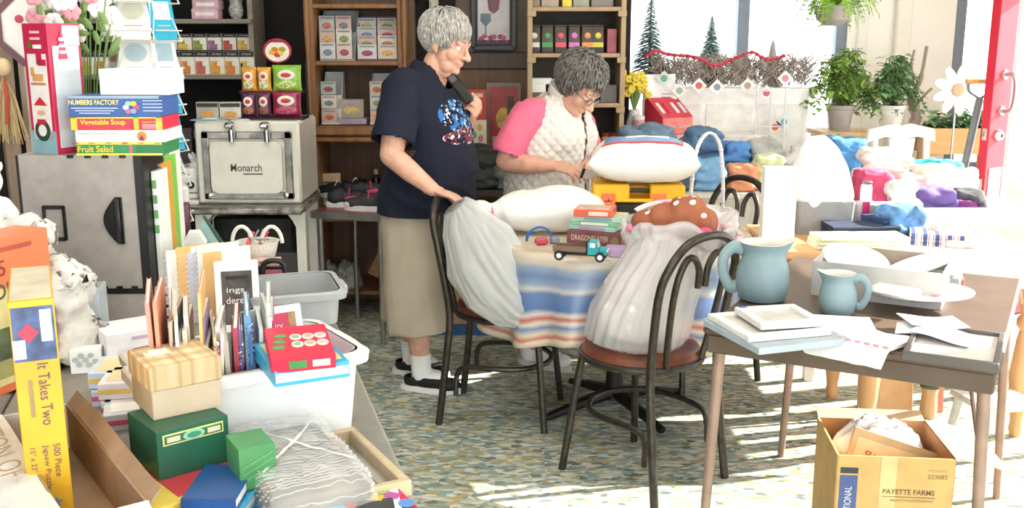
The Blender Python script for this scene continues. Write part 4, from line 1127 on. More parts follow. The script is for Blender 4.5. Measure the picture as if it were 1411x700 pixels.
# --- red gift box with clear side
p0 = G(60, 214, CTOP)
gb = carton('ornament_box', 'tall red and white holiday ornament box with a clear plastic side', 'box', (p0.x + .015, p0.y + .075, CTOP), (.092, .10, D(62, 32, p0.y + .03).z - CTOP), mat('c22a4e', .4, var=.04), math.radians(-27))
w, d, h = _SZ[gb.name]
decal(gb, '-y', 0, -.02, w * .74, h * .66, mat('f1ebe6', .5), 'white_panel'); decal(gb, '-y', 0, -h / 2 + .03, w, .06, mat('8fb3bd', .45), 'blue_band')
for k in range(2): decal(gb, '-y', 0, h / 2 - .022 - .016 * k, .035, .006, mat('f0c9c9', .5))
decal(gb, '-y', .01, .085, .02, .045, mat('c22a4e', .5), 'printed_stocking', lift=.002); decal(gb, '-y', .02, .068, .028, .016, mat('c22a4e', .5), 'printed_stocking', lift=.002); decal(gb, '-y', .008, .108, .03, .01, mat('f7f2ec', .5), lift=.0028); decal(gb, '-y', -.02, .112, .018, .018, mat('6b6a2e', .5), shape='oval', lift=.002)
decal(gb, '-y', .0, .03, .04, .018, mat('d9a566', .5), 'printed_rocking_horse', lift=.002); decal(gb, '-y', -.018, .045, .014, .022, mat('d9a566', .5), lift=.002); decal(gb, '-y', 0, .014, .055, .006, mat('b98a56', .5), lift=.002)
decal(gb, '-y', .0, -.03, .05, .022, mat('cc3344', .5), 'printed_hat', lift=.002, shape='tri'); decal(gb, '-y', 0, -.047, .05, .012, mat('f3e7d8', .5), lift=.0026); decal(gb, '-y', .0, -.06, .03, .014, mat('e3b79a', .5), lift=.002, shape='oval')
decal(gb, '-y', 0, -.105, .056, .056, mat('2d4a34', .6), 'printed_wreath', lift=.002, shape='oval'); decal(gb, '-y', 0, -.105, .03, .03, mat('f1ebe6', .5), lift=.0028, shape='oval'); decal(gb, '-y', 0, -.083, .03, .014, mat('c22a3e', .5), lift=.0036)
decal(gb, '+x', 0, -.02, d * .8, h * .78, mat('d7dde0', .12, .2), 'clear_window', lift=.002); decal(gb, '+x', -.01, h / 2 - .05, .03, .08, mat('d2496a', .5), 'printed_tag', lift=.003, shape='tri'); decal(gb, '+x', .02, h / 2 - .03, .05, .05, WHITE, lift=.0016)
for k in range(3): decal(gb, '+x', -.01, h / 2 - .04 - .016 * k, .02, .008, mat('f3d9de', .5), lift=.004)
# --- tall activity boxes by the case
for i, (xa, c1, c2, lab) in enumerate(((214, 'eef0ea', '6fa667', 'upright white activity box with green squares beside the grey case'), (221, 'd9a23c', '3f8fd0', 'upright orange and blue activity box beside the white one'), (228, '7cc24e', 'd53b4a', 'upright lime green activity box with red oval badge'), (235, 'efece2', 'e8a6b2', 'slim cream activity box at the end of the upright row'))):
    q = D(xa, 330, 2.66 + .06 * i)
    o = carton('activity_box', lab, 'box', (q.x + .006, q.y + .05, BINTOP), (.014, .09, .31 + .012 * i), mat(c1, .45, var=.04), 0)
    if i == 0:
        for k in range(4): decal(o, '-y', 0, .12 - .04 * k, .012, .022, mat(c2, .5))
    if i == 2: decal(o, '-y', 0, .06, .017, .07, mat(c2, .5), shape='oval'); decal(o, '-y', 0, .06, .004, .045, WHITE, lift=.0016)
    if i == 1: decal(o, '-y', 0, .09, .017, .06, mat(c2, .5)); decal(o, '-y', 0, .14, .017, .03, mat('8d5bb0', .5))
    if i == 3:
        for k in range(7): decal(o, '-y', (k % 2 - .5) * .006, .14 - .03 * k, .008, .012, mat(('d9506a', 'e8c24a', '7ab8d8')[k % 3], .5), shape='oval')
# --- card spinner
def spinner():
    Y = 3.55; cx = D(196, 60, Y).x
    t = thing('card_spinner', 'tall white wire rack of greeting cards behind the games', 'display rack', (cx, Y, 0), .12)
    WI = mat('e6e6e2', .35, .4, var=.02)
    part('base', MB().lathe([(.22, 0), (.22, .012), (.03, .03), (.02, .05)], 28), WI, t); part('pole', MB().cyl((0, 0, .03), (0, 0, 1.95), .014), WI, t)
    zr = [D(200, 57, Y - .12).z + .125 * k for k in range(-5, 4)]
    for zz in zr:
        for a in range(6):
            M = Matrix.Rotation(a * PI / 3, 3, 'Z'); mb = MB()
            def q(x, y, z): return M @ Vector((x, y, z))
            mb.tube([q(-.062, -.075, zz + .10), q(-.062, -.115, zz), q(.062, -.115, zz), q(.062, -.075, zz + .10)], .0025, 6)
            mb.tube([q(-.062, -.117, zz + .035), q(.062, -.117, zz + .035)], .0025, 6); mb.tube([q(0, 0, zz), q(0, -.115, zz)], .0025, 6)
            part('wire_pocket', mb, WI, t)
    Z = lambda k: zr[5 + k]
    cards = [(0, 0, 'f4f3ef', 'dcdccb', 'white greeting card with faint leaf border in the wire rack'), (0, -1, 'eef1ee', 'bcd0dc', 'pale card with blue crest below the leaf bordered card'), (0, 1, 'f3f2ea', 'a9c48a', 'white card with green sprig in the top pocket of the wire rack'),
             (5, 0, '98c07a', 'dfe9cf', 'green greeting card in the side pocket of the wire rack'), (5, -1, 'd9d7d0', 'b98a6a', 'grey card with brown picture under the green card'), (5, -2, 'e9e6dd', 'c48a5a', 'cream card with brown picture low in the wire rack'), (5, 1, 'e6ead8', '8fb070', 'pale green card above the green card of the wire rack'),
             (1, 0, '2aa5c4', 'd9eef2', 'turquoise card beside the leaf bordered card'), (1, -1, 'e7e9e6', '9fb8c4', 'pale grey card between turquoise cards of the wire rack'), (1, -2, '2f9fc0', 'e4f2f4', 'turquoise card below the pale grey card of the wire rack'), (1, -3, '35a2c2', 'f0f6f6', 'lowest turquoise card of the wire rack'), (0, -2, 'f1efe9', 'c9b8d0', 'white card with lilac picture low in the wire rack')]
    for a, zk, c1, c2, lab in cards:
        ang = .10 + a * PI / 3; M = Matrix.Rotation(ang, 4, 'Z'); p = M @ Vector((0, -.107, 0))
        o = carton('greeting_card', lab, 'card', (cx + p.x, Y + p.y, Z(zk) + .004), (.112, .003, .14 if zk else .165), mat(c1, .6, var=.02), ang, 'cards in the wire rack', bev=.0005)
        o.rotation_euler = (math.radians(-9), 0, ang)
        decal(o, '-y', 0, .015, .075, .06, mat(c2, .6), 'printed_picture', shape='oval' if a == 0 else 'rect')
        for k in range(2): decal(o, '-y', 0, -.035 - .014 * k, .06 - .02 * k, .004, mat('b9b4aa', .6))
spinner()
# --- post with octagonal picture and raffia doll at the far left
pp = D(12, 120, 2.95)
pst = thing('wooden_post', 'weathered wooden coat post behind the far left goods', 'post', (pp.x, 2.95, 0))
part('shaft', MB().tube(bez([(0, 0, 0), (.01, 0, .6), (-.008, 0, 1.2), (.006, 0, 1.9)], 5), .024, 9), wood('a08a72', .35), pst); part('foot', MB().box((0, 0, .02), (.34, .34, .04), bev=.01), wood('8a745c', .3), pst)
q2_ = D(33, 120, 2.97); part('side_slat', MB().box((q2_.x - pp.x, .02, 1.0), (.02, .012, 1.6), bev=.003), wood('cbbba6', .25), pst); part('cross_bar', MB().box(((q2_.x - pp.x) / 2, .03, 1.72), (.2, .02, .03)), wood('a08a72', .3), pst)
oc = D(56, 38, 2.92); octg = [(.115 * math.cos(PI / 8 + PI / 4 * k), .115 * math.sin(PI / 8 + PI / 4 * k)) for k in range(8)]
pic = thing('framed_picture', 'octagonal dark red framed floral picture hung on the wooden post', 'picture', (oc.x, 2.90, oc.z), .3)
fr = MB(); n = 8
ov = [(x, z) for x, z in octg]; iv = [(x * .84, z * .84) for x, z in octg]
fr.add([(x, -.012, z) for x, z in ov] + [(x, -.012, z) for x, z in iv] + [(x, .012, z) for x, z in ov] + [(x, .0, z) for x, z in iv], [(k, (k + 1) % n, n + (k + 1) % n, n + k) for k in range(n)] + [(k, 2 * n + k, 2 * n + (k + 1) % n, (k + 1) % n) for k in range(n)] + [(n + k, n + (k + 1) % n, 3 * n + (k + 1) % n, 3 * n + k) for k in range(n)])
part('frame', fr, mat('5c1f28', .4, var=.1), pic); part('print', MB().prism(iv, -.002, .006), mat('f0ebe6', .6), pic)
for k in range(8):
    a = rnd.random() * 6.28; r = rnd.random() * .06; part('printed_flower', MB().ell((r * math.cos(a), -.003, r * math.sin(a)), (.012, .001, .012), n=8, m=4), mat(('c8415a', 'd98a98', '8a9a62')[k % 3], .6), pic)
dl = thing('raffia_doll', 'small raffia doll with red ribbon hanging on the wooden post', 'doll', D(8, 135, 2.86))
mb = MB()
for k in range(60):
    a = rnd.random() * 6.28; r = .01 + .045 * rnd.random(); mb.tube([(0, 0, .06), (r * .5 * math.cos(a), r * .4 * math.sin(a), .0), (r * math.cos(a), r * .5 * math.sin(a), -.10 - .03 * rnd.random())], .0016, 4)
part('skirt', mb, mat('d8bf8c', .8, var=.1), dl); part('head', MB().ell((0, 0, .085), (.022, .022, .026)), mat('e3cda2', .8), dl); part('ribbon', MB().tube([(.012, -.02, .06), (.018, -.03, .0), (.014, -.035, -.07)], [.007, .012, .010], 6, flat=.4), mat('c4553e', .6), dl)
# --- white cloth heap, plush toy
hp_ = D(48, 380, 2.33)
hm = MB()
for c_, r_3 in (((0, 0, .08), (.125, .09, .09)), ((-.03, 0, .18), (.10, .08, .10)), ((-.06, 0, .27), (.08, .07, .07)), ((.07, -.03, .16), (.07, .06, .09)), ((.10, -.02, .07), (.06, .06, .08)), ((-.01, -.02, .30), (.06, .05, .05))): hm.ell(c_, r_3)
hm = vox(hm, .008, 3)
for v in hm.vertices: v.co += v.normal * (.022 * (1 - 2.8 * abs(mnoise.noise(Vector((v.co.x * 8, v.co.y * 8, v.co.z * 5))))) + .008 * (1 - 3 * abs(mnoise.noise(v.co * 26)))) * min(1, max(0, v.co.z) * 30); v.co.z = max(0, v.co.z)
single('lace_cloth', 'crumpled white lace cloth heaped behind the kit box', 'cloth', hm, mat('dcd8d0', .9, var=.08, bump=.5, bscale=70), (hp_.x, hp_.y, TZ))
pm = MB(); pm.ell((0, 0, .055), (.05, .045, .06)); pm.ell((.005, -.01, .135), (.04, .036, .038))
for s in (-1, 1): pm.ell((.005 + s * .028, 0, .168), (.014, .008, .014)); pm.limb([(s * .04, -.01, .08), (s * .06, -.03, .06)], [.018, .016]); pm.limb([(s * .025, -.02, .03), (s * .035, -.07, .018)], [.022, .02])
pm.ell((.005, -.045, .125), (.018, .015, .014))
pb = D(4, 262, hp_.y - .05)
pl = thing('plush_toy', 'white plush animal sitting on the lace cloth', 'plush toy', (pb.x - .065, pb.y + .04, TZ + .30), .3)
part('body', vox(pm, .004, 3), mat('f3f0ea', .9, var=.05, bump=.6, bscale=150), pl); part('nose', MB().ell((.005, -.062, .128), (.005, .004, .004)), BLACKP, pl)
for s in (-1, 1): part('eye', MB().ell((.005 + s * .015, -.043, .145), (.004, .003, .004)), BLACKP, pl)
# --- kit box
kb = G(84, 512, TZ)
u = Vector((.34, .94, 0)).normalized(); kc = Vector((kb.x, kb.y, 0)) - u * .2
S = (.40, .09, D(74, 312, kb.y).z - TZ - .002)
n = Vector((u.y, -u.x, 0))
kit = carton('model_kit_box', 'orange bordered model car kit box standing by the lace cloth', 'box', (kc.x - n.x * .045, kc.y - n.y * .045, TZ), S, mat('ec7a4c', .45, var=.03), math.atan2(u.y, u.x))
w, d, h = S
decal(kit, '-y', .0, -.045, w * .93, h * .62, mat('d9cf8e', .5, var=.2, scale=12), 'printed_scene'); decal(kit, '-y', .06, -.06, .16, .07, mat('5f6d4a', .5, var=.3), 'printed_car', lift=.0014); decal(kit, '-y', -.04, -.11, w * .85, .05, mat('a9a266', .5), lift=.0012)
for dx in (.0, .12): decal(kit, '-y', dx, -.095, .05, .05, INK, 'printed_wheel', shape='oval', lift=.002)
txt(kit, '1925', '-y', .03, h / 2 - .065, .034, mat('8a3a2e', .6), .085); txt(kit, 'MODEL T', '-y', .06, h / 2 - .115, .036, mat('5d5a36', .6), .20, bold=.02); decal(kit, '-y', .05, h / 2 - .026, .20, .010, mat('b5503a', .6), 'printed_line')
# --- tall yellow jigsaw box
tr = D(50, 416, 1.48)
S = (.064, .26, tr.z - TZ)
pz_ = carton('jigsaw_box', 'yellow jigsaw puzzle box standing on end with quilt picture', 'puzzle box', (tr.x - .032 - .035, 1.48 + .125, TZ), S, mat('e8b32e', .4, var=.12, scale=5), math.radians(25))
w, d, h = S
YT = mat('5a4a5e', .6, var=0)
decal(pz_, '-y', .0, h / 2 - .052, w * .92, .085, mat('4a5f8e', .4, var=.3, scale=40), 'printed_picture'); decal(pz_, '-y', -.008, h / 2 - .05, .03, .03, mat('b9314a', .4), shape='dia', lift=.0014); decal(pz_, '-y', .018, h / 2 - .04, .016, .05, mat('e3e0e8', .4), lift=.0013); decal(pz_, '-y', -.022, h / 2 - .075, .018, .03, mat('c9c3d8', .4), lift=.0013)
txt(pz_, 'It Takes Two', '-y', .008, .035, .016, YT, .10, rot=-PI / 2); decal(pz_, '-y', -.012, .03, .006, .06, mat('9a7f5a', .6), 'printed_line')
txt(pz_, '500 Piece', '-y', .016, -.075, .010, YT, .055, rot=-PI / 2); txt(pz_, 'Jigsaw Puzzle', '-y', -.000, -.085, .010, YT, .075, rot=-PI / 2); txt(pz_, '15" x 23"', '-y', -.018, -.07, .008, YT, .04, rot=-PI / 2)
decal(pz_, '-y', .008, -.145, .02, .02, mat('7f8ec0', .4), shape='star', lift=.0014)
decal(pz_, '+z', 0, 0, w * .9, d * .9, mat('d9cdb4', .4, var=.1), 'printed_lid')
# --- clear plastic case with blue papers
l_, s_, r_ = fbox((100, 482), (141, 480), 400, TZ, .09)
cp = thing('acrylic_case', 'clear acrylic case holding blue and white papers', 'case', l_, r_)
w, d, h = s_
ca = MB()
for dx in (-1, 1): ca.box((dx * w / 2, 0, h / 2), (.004, d, h))
for dy in (-1, 1): ca.box((0, dy * d / 2, h / 2), (w, .004, h))
ca.box((0, 0, .002), (w, d, .004)); part('shell', ca, mat('eef5f8', .08, var=0, trans=.6), cp)
for k in range(7): part('paper_sheet', MB().box((-w / 2 + .010 + k * (w - .02) / 6, .005, h * .45), (.003, d * .85, h * .82)), mat(('8fb6d8', 'f0f0ee', 'cfe0ea')[k % 3], .7), cp)
l_, s_, r_ = fbox((98, 516), (141, 513), 482, TZ, .04)
o = carton('note_card_box', 'little white note card box with grey flower print in front of the acrylic case', 'box', l_, s_, WHITE, r_)
for k in range(7): decal(o, '-y', .022 * math.cos(k) * (k > 0), .012 * math.sin(k) * (k > 0) + .004, .014, .012, mat('b4c0ba', .6), shape='oval', lift=.0008 + .0004 * k)
# --- wire coil, envelopes, white flat box, stationery packs
b_ = G(158, 432, TZ)
wc = [(.10 * (k / 90) - .05, .022 * math.sin(k * .42), .028 + .024 * math.cos(k * .42)) for k in range(91)]
single('wire_coil', 'loose coil of white wire beside the acrylic case', 'wire', MB().tube(wc, .0022, 5), mat('e4e2dc', .4, .3), (b_.x, b_.y, TZ + .0), .3)
for k in range(4):
    b_ = G(178 + 6 * k, 462 - k, TZ)
    single('paper_envelope', 'manila envelope, %s of the loose pile behind the white stationery box' % ('lowest', 'second up', 'third up', 'topmost')[k], 'envelope', MB().box((0, 0, .0015), (.17, .11, .003)), mat('e6dac2', .8), (b_.x, b_.y, TZ + .0035 * k), .2 * k - .3, 'envelopes in the loose pile')
l_, s_, r_ = fbox((150, 512), (236, 496), 455, TZ, .12)
o = carton('stationery_box', 'white lidded stationery box beside the plaid box', 'box', l_, s_, mat('f0eef0', .5), r_)
decal(o, '-y', .01, s_[2] * .3, .05, .008, mat('c9b4c4', .6), 'printed_line'); decal(o, '-y', -.03, -.01, .035, .03, mat('dfe6ee', .5))
for i, (xa, ya, cc, lab) in enumerate(((158, 545, 'c9d9ea', 'blue banded stationery pack stacked by the long carton'), (172, 560, 'f0e6ee', 'lilac edged stationery pack stacked by the long carton'), (176, 578, 'd8dde0', 'grey stationery pack at the foot of the pack stack'))):
    b_ = G(xa, ya, TZ)
    for k in range(2 if i < 2 else 1):
        o = carton('stationery_pack', lab + (', uppermost one' if k else ''), 'card pack', (b_.x + .005 * k, b_.y + .005 * k, TZ + .036 * k), (.085, .12, .034), mat(cc, .35, var=.04), .35 - .2 * k, 'stationery packs')
        decal(o, '+z', 0, 0, .06, .09, mat(('f4f2f0', 'e9d8a8')[k], .4), 'printed_front'); decal(o, '-y', 0, 0, .085, .010, mat(('d85a8a', 'e8c86a')[k], .4), 'edge_band')
# --- long open carton
far, near = G(84, 512, .90), G(196, 640, .90)
ax = near - far; Lc = ax.length; rz = math.atan2(ax.y, ax.x); ctr = (far + near) / 2
lc = thing('long_carton', 'long open white carton with brown inside lying toward the aisle', 'carton', (ctr.x - .05, ctr.y - .01, TZ), rz)
WC = mat('e9e4de', .8, var=.05); BI = mat('a3866a', .85, var=.08)
hw = .055; Hc = .09
part('bottom', MB().box((0, 0, .002), (Lc, hw * 2, .004)), BI, lc)
part('side_wall', MB().box((0, hw, Hc / 2), (Lc, .004, Hc)), BI, lc, label='brown inner wall')
part('side_wall', MB().box((0, -hw, Hc / 2), (Lc, .004, Hc)), BI, lc)
part('end_wall', MB().box((Lc / 2, 0, Hc / 2), (.004, hw * 2, Hc)), WC, lc); part('end_wall', MB().box((-Lc / 2, 0, Hc / 2), (.004, hw * 2, Hc)), WC, lc)
fl = part('flap', MB().sheet(12, 4, lambda a, b: (-Lc / 2 + Lc * a, -hw - .09 * b, Hc + .012 * math.sin(b * 3) - .055 * b * b + .004 * math.sin(7 * a)), .003), WC, lc)
M = Matrix.Translation((-.09, -hw - .035, Hc + .010)) @ Matrix.Rotation(math.radians(6), 4, 'X')
txt(fl, 'COTTON OF', None, 0, 0, .036, mat('b59a72', .7), .34, M0=M, lift=.006)
part('flap', MB().sheet(12, 3, lambda a, b: (-Lc / 2 + Lc * a, hw + .02 * b, Hc + .022 * b + .004 * math.sin(5 * a)), .003), BI, lc)
part('flap', MB().sheet(4, 4, lambda a, b: (Lc / 2 + .004 + .05 * math.sin(b * 1.3), -hw * .9 + 1.9 * hw * a, Hc + .004 - .02 * b - .06 * b * b), .003), WC, lc)
part('tape', MB().box((Lc / 2 + .004, .0, .05), (.003, .10, .012)), mat('d9d4cc', .3), lc)
# --- book in plastic, green box, plaid box
l_, s_, r_ = flat((218, 690), (330, 655), (290, 620), .79, .05)
o = carton('boxed_game', 'yellow and red game box in shrink wrap under the green box', 'game box', (l_[0] - .005, l_[1] - .01, TZ), (s_[0] + .02, .18, .05), mat('e9cf5e', .25, var=.08, coat=.5), r_)
decal(o, '-y', .03, -.002, .10, .046, mat('9c2a44', .3), 'red_panel'); decal(o, '+z', .03, 0, .12, .14, mat('c9404e', .3), 'printed_front')
l_, s_, r_ = fbox((220, 664), (318, 636), 584, .79, .125)
gbx = carton('recipe_box', 'dark green recipe box with gold bordered label', 'box', l_, s_, mat('1f5a44', .4, var=.08), r_)
w, d, h = s_
decal(gbx, '-y', 0, h * .30, w * .84, h * .22, mat('d8cf7a', .4), 'label_border'); decal(gbx, '-y', 0, h * .30, w * .80, h * .16, mat('2a6a50', .4), 'label_field', lift=.0016); decal(gbx, '-y', 0, h * .30, w * .3, h * .2, mat('8fc0a0', .4), 'label_medallion', shape='oval', lift=.0026); decal(gbx, '-y', 0, h * .30, w * .2, h * .12, mat('3f8a6a', .4), shape='oval', lift=.0034)
for k in (-1, 1): decal(gbx, '-y', k * w * .28, h * .30, w * .18, h * .1, mat('c9c4a8', .4), lift=.0026)
GT = .79 + h
pl_l, pl_s, pl_r = fbox((212, 580), (306, 560), 500, GT, .12)
def plaid():
    m = mat('d9c49a', .7, var=.03).copy(); nt = m.node_tree; N = nt.nodes; L = nt.links; p = N['Principled BSDF']; src = p.inputs['Base Color'].links[0].from_socket
    tc = N.new('ShaderNodeTexCoord')
    for ax_, fr_, cc in (('X', 150, '8f8e6a'), ('Y', 150, 'c98a52'), ('X', 60, 'e9dcb8'), ('Y', 75, 'a2855e')):
        wv = N.new('ShaderNodeTexWave'); wv.wave_type = 'BANDS'; wv.bands_direction = ax_; wv.inputs['Scale'].default_value = fr_ / 20.0 * 2; L.new(tc.outputs['Object'], wv.inputs['Vector'])
        g = N.new('ShaderNodeMath'); g.operation = 'GREATER_THAN'; g.inputs[1].default_value = .8; L.new(wv.outputs['Fac'], g.inputs[0])
        h_ = N.new('ShaderNodeMath'); h_.operation = 'MULTIPLY'; h_.inputs[1].default_value = .55; L.new(g.outputs[0], h_.inputs[0])
        mx = N.new('ShaderNodeMix'); mx.data_type = 'RGBA'; L.new(h_.outputs[0], mx.inputs[0]); L.new(src, mx.inputs[6]); mx.inputs[7].default_value = lin(cc); src = mx.outputs[2]
    L.new(src, p.inputs['Base Color'])
    return m
pb_ = carton('plaid_box', 'tan gift box with plaid lid on the green box', 'gift box', pl_l, (pl_s[0], pl_s[1], pl_s[2] - .002), mat('b7a68c', .6, var=.04), pl_r)
w, d, h = pl_s
part('lid', MB().box((0, 0, h - .019), (w + .006, d + .006, .042), bev=.002), plaid(), pb_); part('label_plate', MB().box((-.025, .012, h + .0035), (.045, .022, .003), bev=.001).cyl((-.04, .012, h + .003), (-.01, .012, h + .003), .007), mat('e9dfc6', .6), pb_)
# --- pink envelopes, blue books, little green box
for k in range(5):
    b_ = G(322 - 2 * k, 552 + 3 * k, TZ)
    o = carton('pink_envelope', '%s envelope fanned out beside the white tote' % ('pink', 'pale lilac', 'rose', 'off-white', 'deep pink')[k], 'envelope', (b_.x, b_.y + .02, TZ + .02 * k), (.10, .14, .018), mat(('d85aa0', 'e9d6e6', 'e58ab8', 'f0ecf0', 'd94f98')[k], .4), .25 - .1 * k, 'pink envelopes by the tote')
l_, s_, r_ = fbox((334, 712), (384, 700), 615, TZ, .075)
o = carton('playing_card_box', 'small upright green box in front of the bubble wrapped parcel', 'box', l_, s_, mat('4d8f58', .4, var=.08), r_)
decal(o, '-y', 0, -s_[2] * .3, s_[0], s_[2] * .36, mat('2a5a34', .4, var=.2, scale=50), 'printed_foliage')
for k in range(3): decal(o, '-y', 0, s_[2] * (.1 + .1 * k), s_[0] * .9, .0015, mat('6fae78', .4), lift=.0014, rot=.4)
for k in range(3):
    b_ = G(318 - 5 * k, 688 - 6 * k, TZ + .02)
    bk = thing('blue_paperback', '%s blue paperback lying by the yellow game box edge' % ('mid', 'light', 'dark')[k], 'book', (b_.x + .012, b_.y - .055, TZ + .021 * k), 1.45 + .06 * k, 'blue paperbacks by the green box')
    part('cover', MB().box((0, 0, .001), (.13, .085, .002)).box((0, 0, .019), (.13, .085, .002)).box((-.065, 0, .01), (.002, .085, .02)), mat(('2f6fb0', '3f9fd0', '1f4f8e')[k], .4), bk); part('pages', MB().box((.002, 0, .01), (.126, .080, .016)), PAPER, bk)
# --- tray, bubble wrapped parcel, comic
tl, ts, tr_ = flat((395, 700), (568, 661), (516, 581), .775, .035)
tc_ = Vector((tl[0], tl[1], TZ)); uu = Vector((math.cos(tr_), math.sin(tr_), 0))
tc_ = tc_ - uu * .09; tw = ts[0] + .18
ty = thing('wooden_tray', 'shallow pale wooden tray with ribbed floor under the bubble wrap', 'tray', tc_, tr_)
PW = wood('c9b392', .18, 2.0, along=(12, 1, 1))
part('floor', MB().box((0, 0, .004), (tw, ts[1], .008)), mat('a9a49c', .6), ty)
for sx, sy, a, b in ((0, -1, tw, .016), (0, 1, tw, .016)): part('rim', MB().box((0, sy * (ts[1] / 2 - .008), .0175), (a, b, .035), bev=.003), PW, ty)
for sx in (-1, 1): part('rim', MB().box((sx * (tw / 2 - .008), 0, .0175), (.016, ts[1] - .034, .035), bev=.003), PW, ty)
for k in range(7): part('rib', MB().box((tw / 2 - .03 - .035 * k, 0, .0095), (.014, ts[1] - .04, .004), bev=.001), mat('b4afa6', .6), ty)
bl, bs, br_ = flat((372, 676), (520, 646), (345, 572), .822, .05)
bw = thing('wrapped_parcel', 'framed picture parcel in clear bubble wrap lying in the tray', 'parcel', (bl[0], bl[1] + .0, .751), br_)
w, d, h = bs[0] * 1.02, bs[1], .052
part('picture_frame', MB().box((0, 0, h / 2), (w * .92, d * .92, h * .62), bev=.006), mat('7d7564', .4, .2, var=.3, scale=20), bw); part('picture', MB().box((0, 0, h * .83), (w * .66, d * .66, .004)), mat('9a958c', .6, var=.4, scale=10), bw)
def wrap_fn(a, b):
    x, y = (a - .5) * 2, (b - .5) * 2; e = min(1, (1 - abs(x)) * 9) * min(1, (1 - abs(y)) * 9)
    return (x * w / 2 * (1.02 + .03 * mnoise.noise(Vector((y * 3, 0, 1)))), y * d / 2 * (1.02 + .03 * mnoise.noise(Vector((x * 3, 4, 1)))), .003 + (h + .006) * max(0, e) ** .5 + .006 * mnoise.noise(Vector((x * 6, y * 6, 2))) * (e > .1))
wm = MB().sheet(60, 60, wrap_fn)
bub = MB()
BUBB = mat('ffffff', .08, var=0, trans=.8)
wo = part('bubble_wrap', wm, mat('ffffff', .1, var=0, trans=.8), bw, 180)
for i in range(44):
    for j in range(34):
        a, b = (i + .5 + .5 * (j % 2)) / 44.5, (j + .5) / 34
        if a > .995: continue
        q = wrap_fn(a, b); bub.ell((q[0], q[1], q[2]), (.0026, .0026, .0012), n=6, m=4)
part('bubbles', bub, BUBB, wo, 180, kind='stuff')
part('tape_strip', MB().sheet(12, 2, lambda a, b: (wrap_fn(.08 + .7 * a, .25 + .5 * a + .03 * b)[0], wrap_fn(.08 + .7 * a, .25 + .5 * a + .03 * b)[1], wrap_fn(.08 + .7 * a, .25 + .5 * a + .03 * b)[2] + .004)), mat('f8f8f6', .2, var=0), bw); part('tape_strip', MB().sheet(12, 2, lambda a, b: (wrap_fn(.3 + .6 * a, .75 - .55 * a + .03 * b)[0], wrap_fn(.3 + .6 * a, .75 - .55 * a + .03 * b)[1], wrap_fn(.3 + .6 * a, .75 - .55 * a + .03 * b)[2] + .004)), mat('f8f8f6', .2, var=0), bw)
cl_, csz, cr_ = flat((400, 752), (592, 706), (578, 668), .765, .024)
cm = thing('comic_annual', 'bright comic annual with red, yellow and blue cover at the tray front', 'book', (cl_[0] - .01, cl_[1], TZ), cr_)
w, d, h = csz[0], csz[1], .024
cov = part('cover', MB().box((0, 0, .001), (w, d, .002)).box((0, 0, h - .001), (w, d, .002)).box((-w / 2, 0, h / 2), (.002, d, h)), mat('d2324a', .35), cm); part('pages', MB().box((.002, 0, h / 2), (w - .006, d - .004, h - .005)), PAPER, cm)
_SZ[cov.name] = (w, d, h)
for u_, v_, a, b, cc, sh, rr in ((-.06, .01, .09, .08, 'f0eeea', 'rect', .1), (-.03, .02, .08, .045, '5fb4dc', 'rect', .2), (.05, -.005, .06, .07, '3a3f3c', 'rect', -.3), (.045, .045, .07, .02, 'f0b83a', 'rect', -.6), (.085, .02, .03, .1, 'f2e9ea', 'rect', -.3), (.09, .03, .02, .03, 'b5509a', 'rect', .7), (.10, -.01, .025, .03, '5a8fd0', 'oval', 0), (.08, .05, .03, .02, '8cc66a', 'oval', 0), (-.04, -.02, .05, .04, '79c4e4', 'oval', 0)):
    decal(cov, '+z', u_, v_, a, b, mat(cc, .35), rot=rr, shape=sh, lift=.0008 + rnd.random() * .002)
# --- white tote with books
rf, rr2, rb = G(222, 533, .905), G(501, 482, .905), G(456, 440, .905)
ux = rr2 - rf; wt = ux.length; ux.normalize(); nx = Vector((-ux.y, ux.x, 0)); dt = max(.26, (rb - rr2).dot(nx))
cb = (rf + rr2) / 2 + nx * dt / 2
TRZ = math.atan2(ux.y, ux.x)
def tote(name, label, c, w, d, h, rz, m, z=TZ):
    t = thing(name, label, 'storage tote', (c.x, c.y, z), rz)
    def ring(zz, k, g=0): return [((x) * k, (y) * k, zz) for x, y in rrect(w + g, d + g, .035)]
    k0 = .92; th = .005
    part('tub', MB().loft([ring(0, k0), ring(h, 1), ring(h, 1, -.01), ring(.006, k0, -.01)], caps=False).loft([ring(0, k0), ring(.006, k0)]), m, t)
    part('rim', MB().loft([ring(h - .022, 1, .004), ring(h - .022, 1, .03), ring(h - .004, 1, .034), ring(h, 1, .026), ring(h, 1, -.008), ring(h - .022, 1, .0)], caps=False), m, t)
    for s in (-1, 1):
        part('handle', MB().box((s * (w / 2 + .018), 0, h - .02), (.022, d * .35, .03), bev=.006), m, t)
    return t
WT = mat('e6e6e4', .4, var=.02)
tote('storage_tote', 'white plastic tote full of magazines beside the aisle', cb, wt, dt, .165, TRZ, WT)
gl0, gs0, gr0 = fbox((345, 462), (462, 455), 405, TZ, .26)
gc = Vector((gl0[0], gl0[1], 0))
tote('storage_tote', 'grey plastic tote behind the white one near the aisle', gc + Vector((0, .03, 0)), gs0[0] + .01, .24, .095, gr0 + .1, mat('a6a8aa', .45, var=.03))
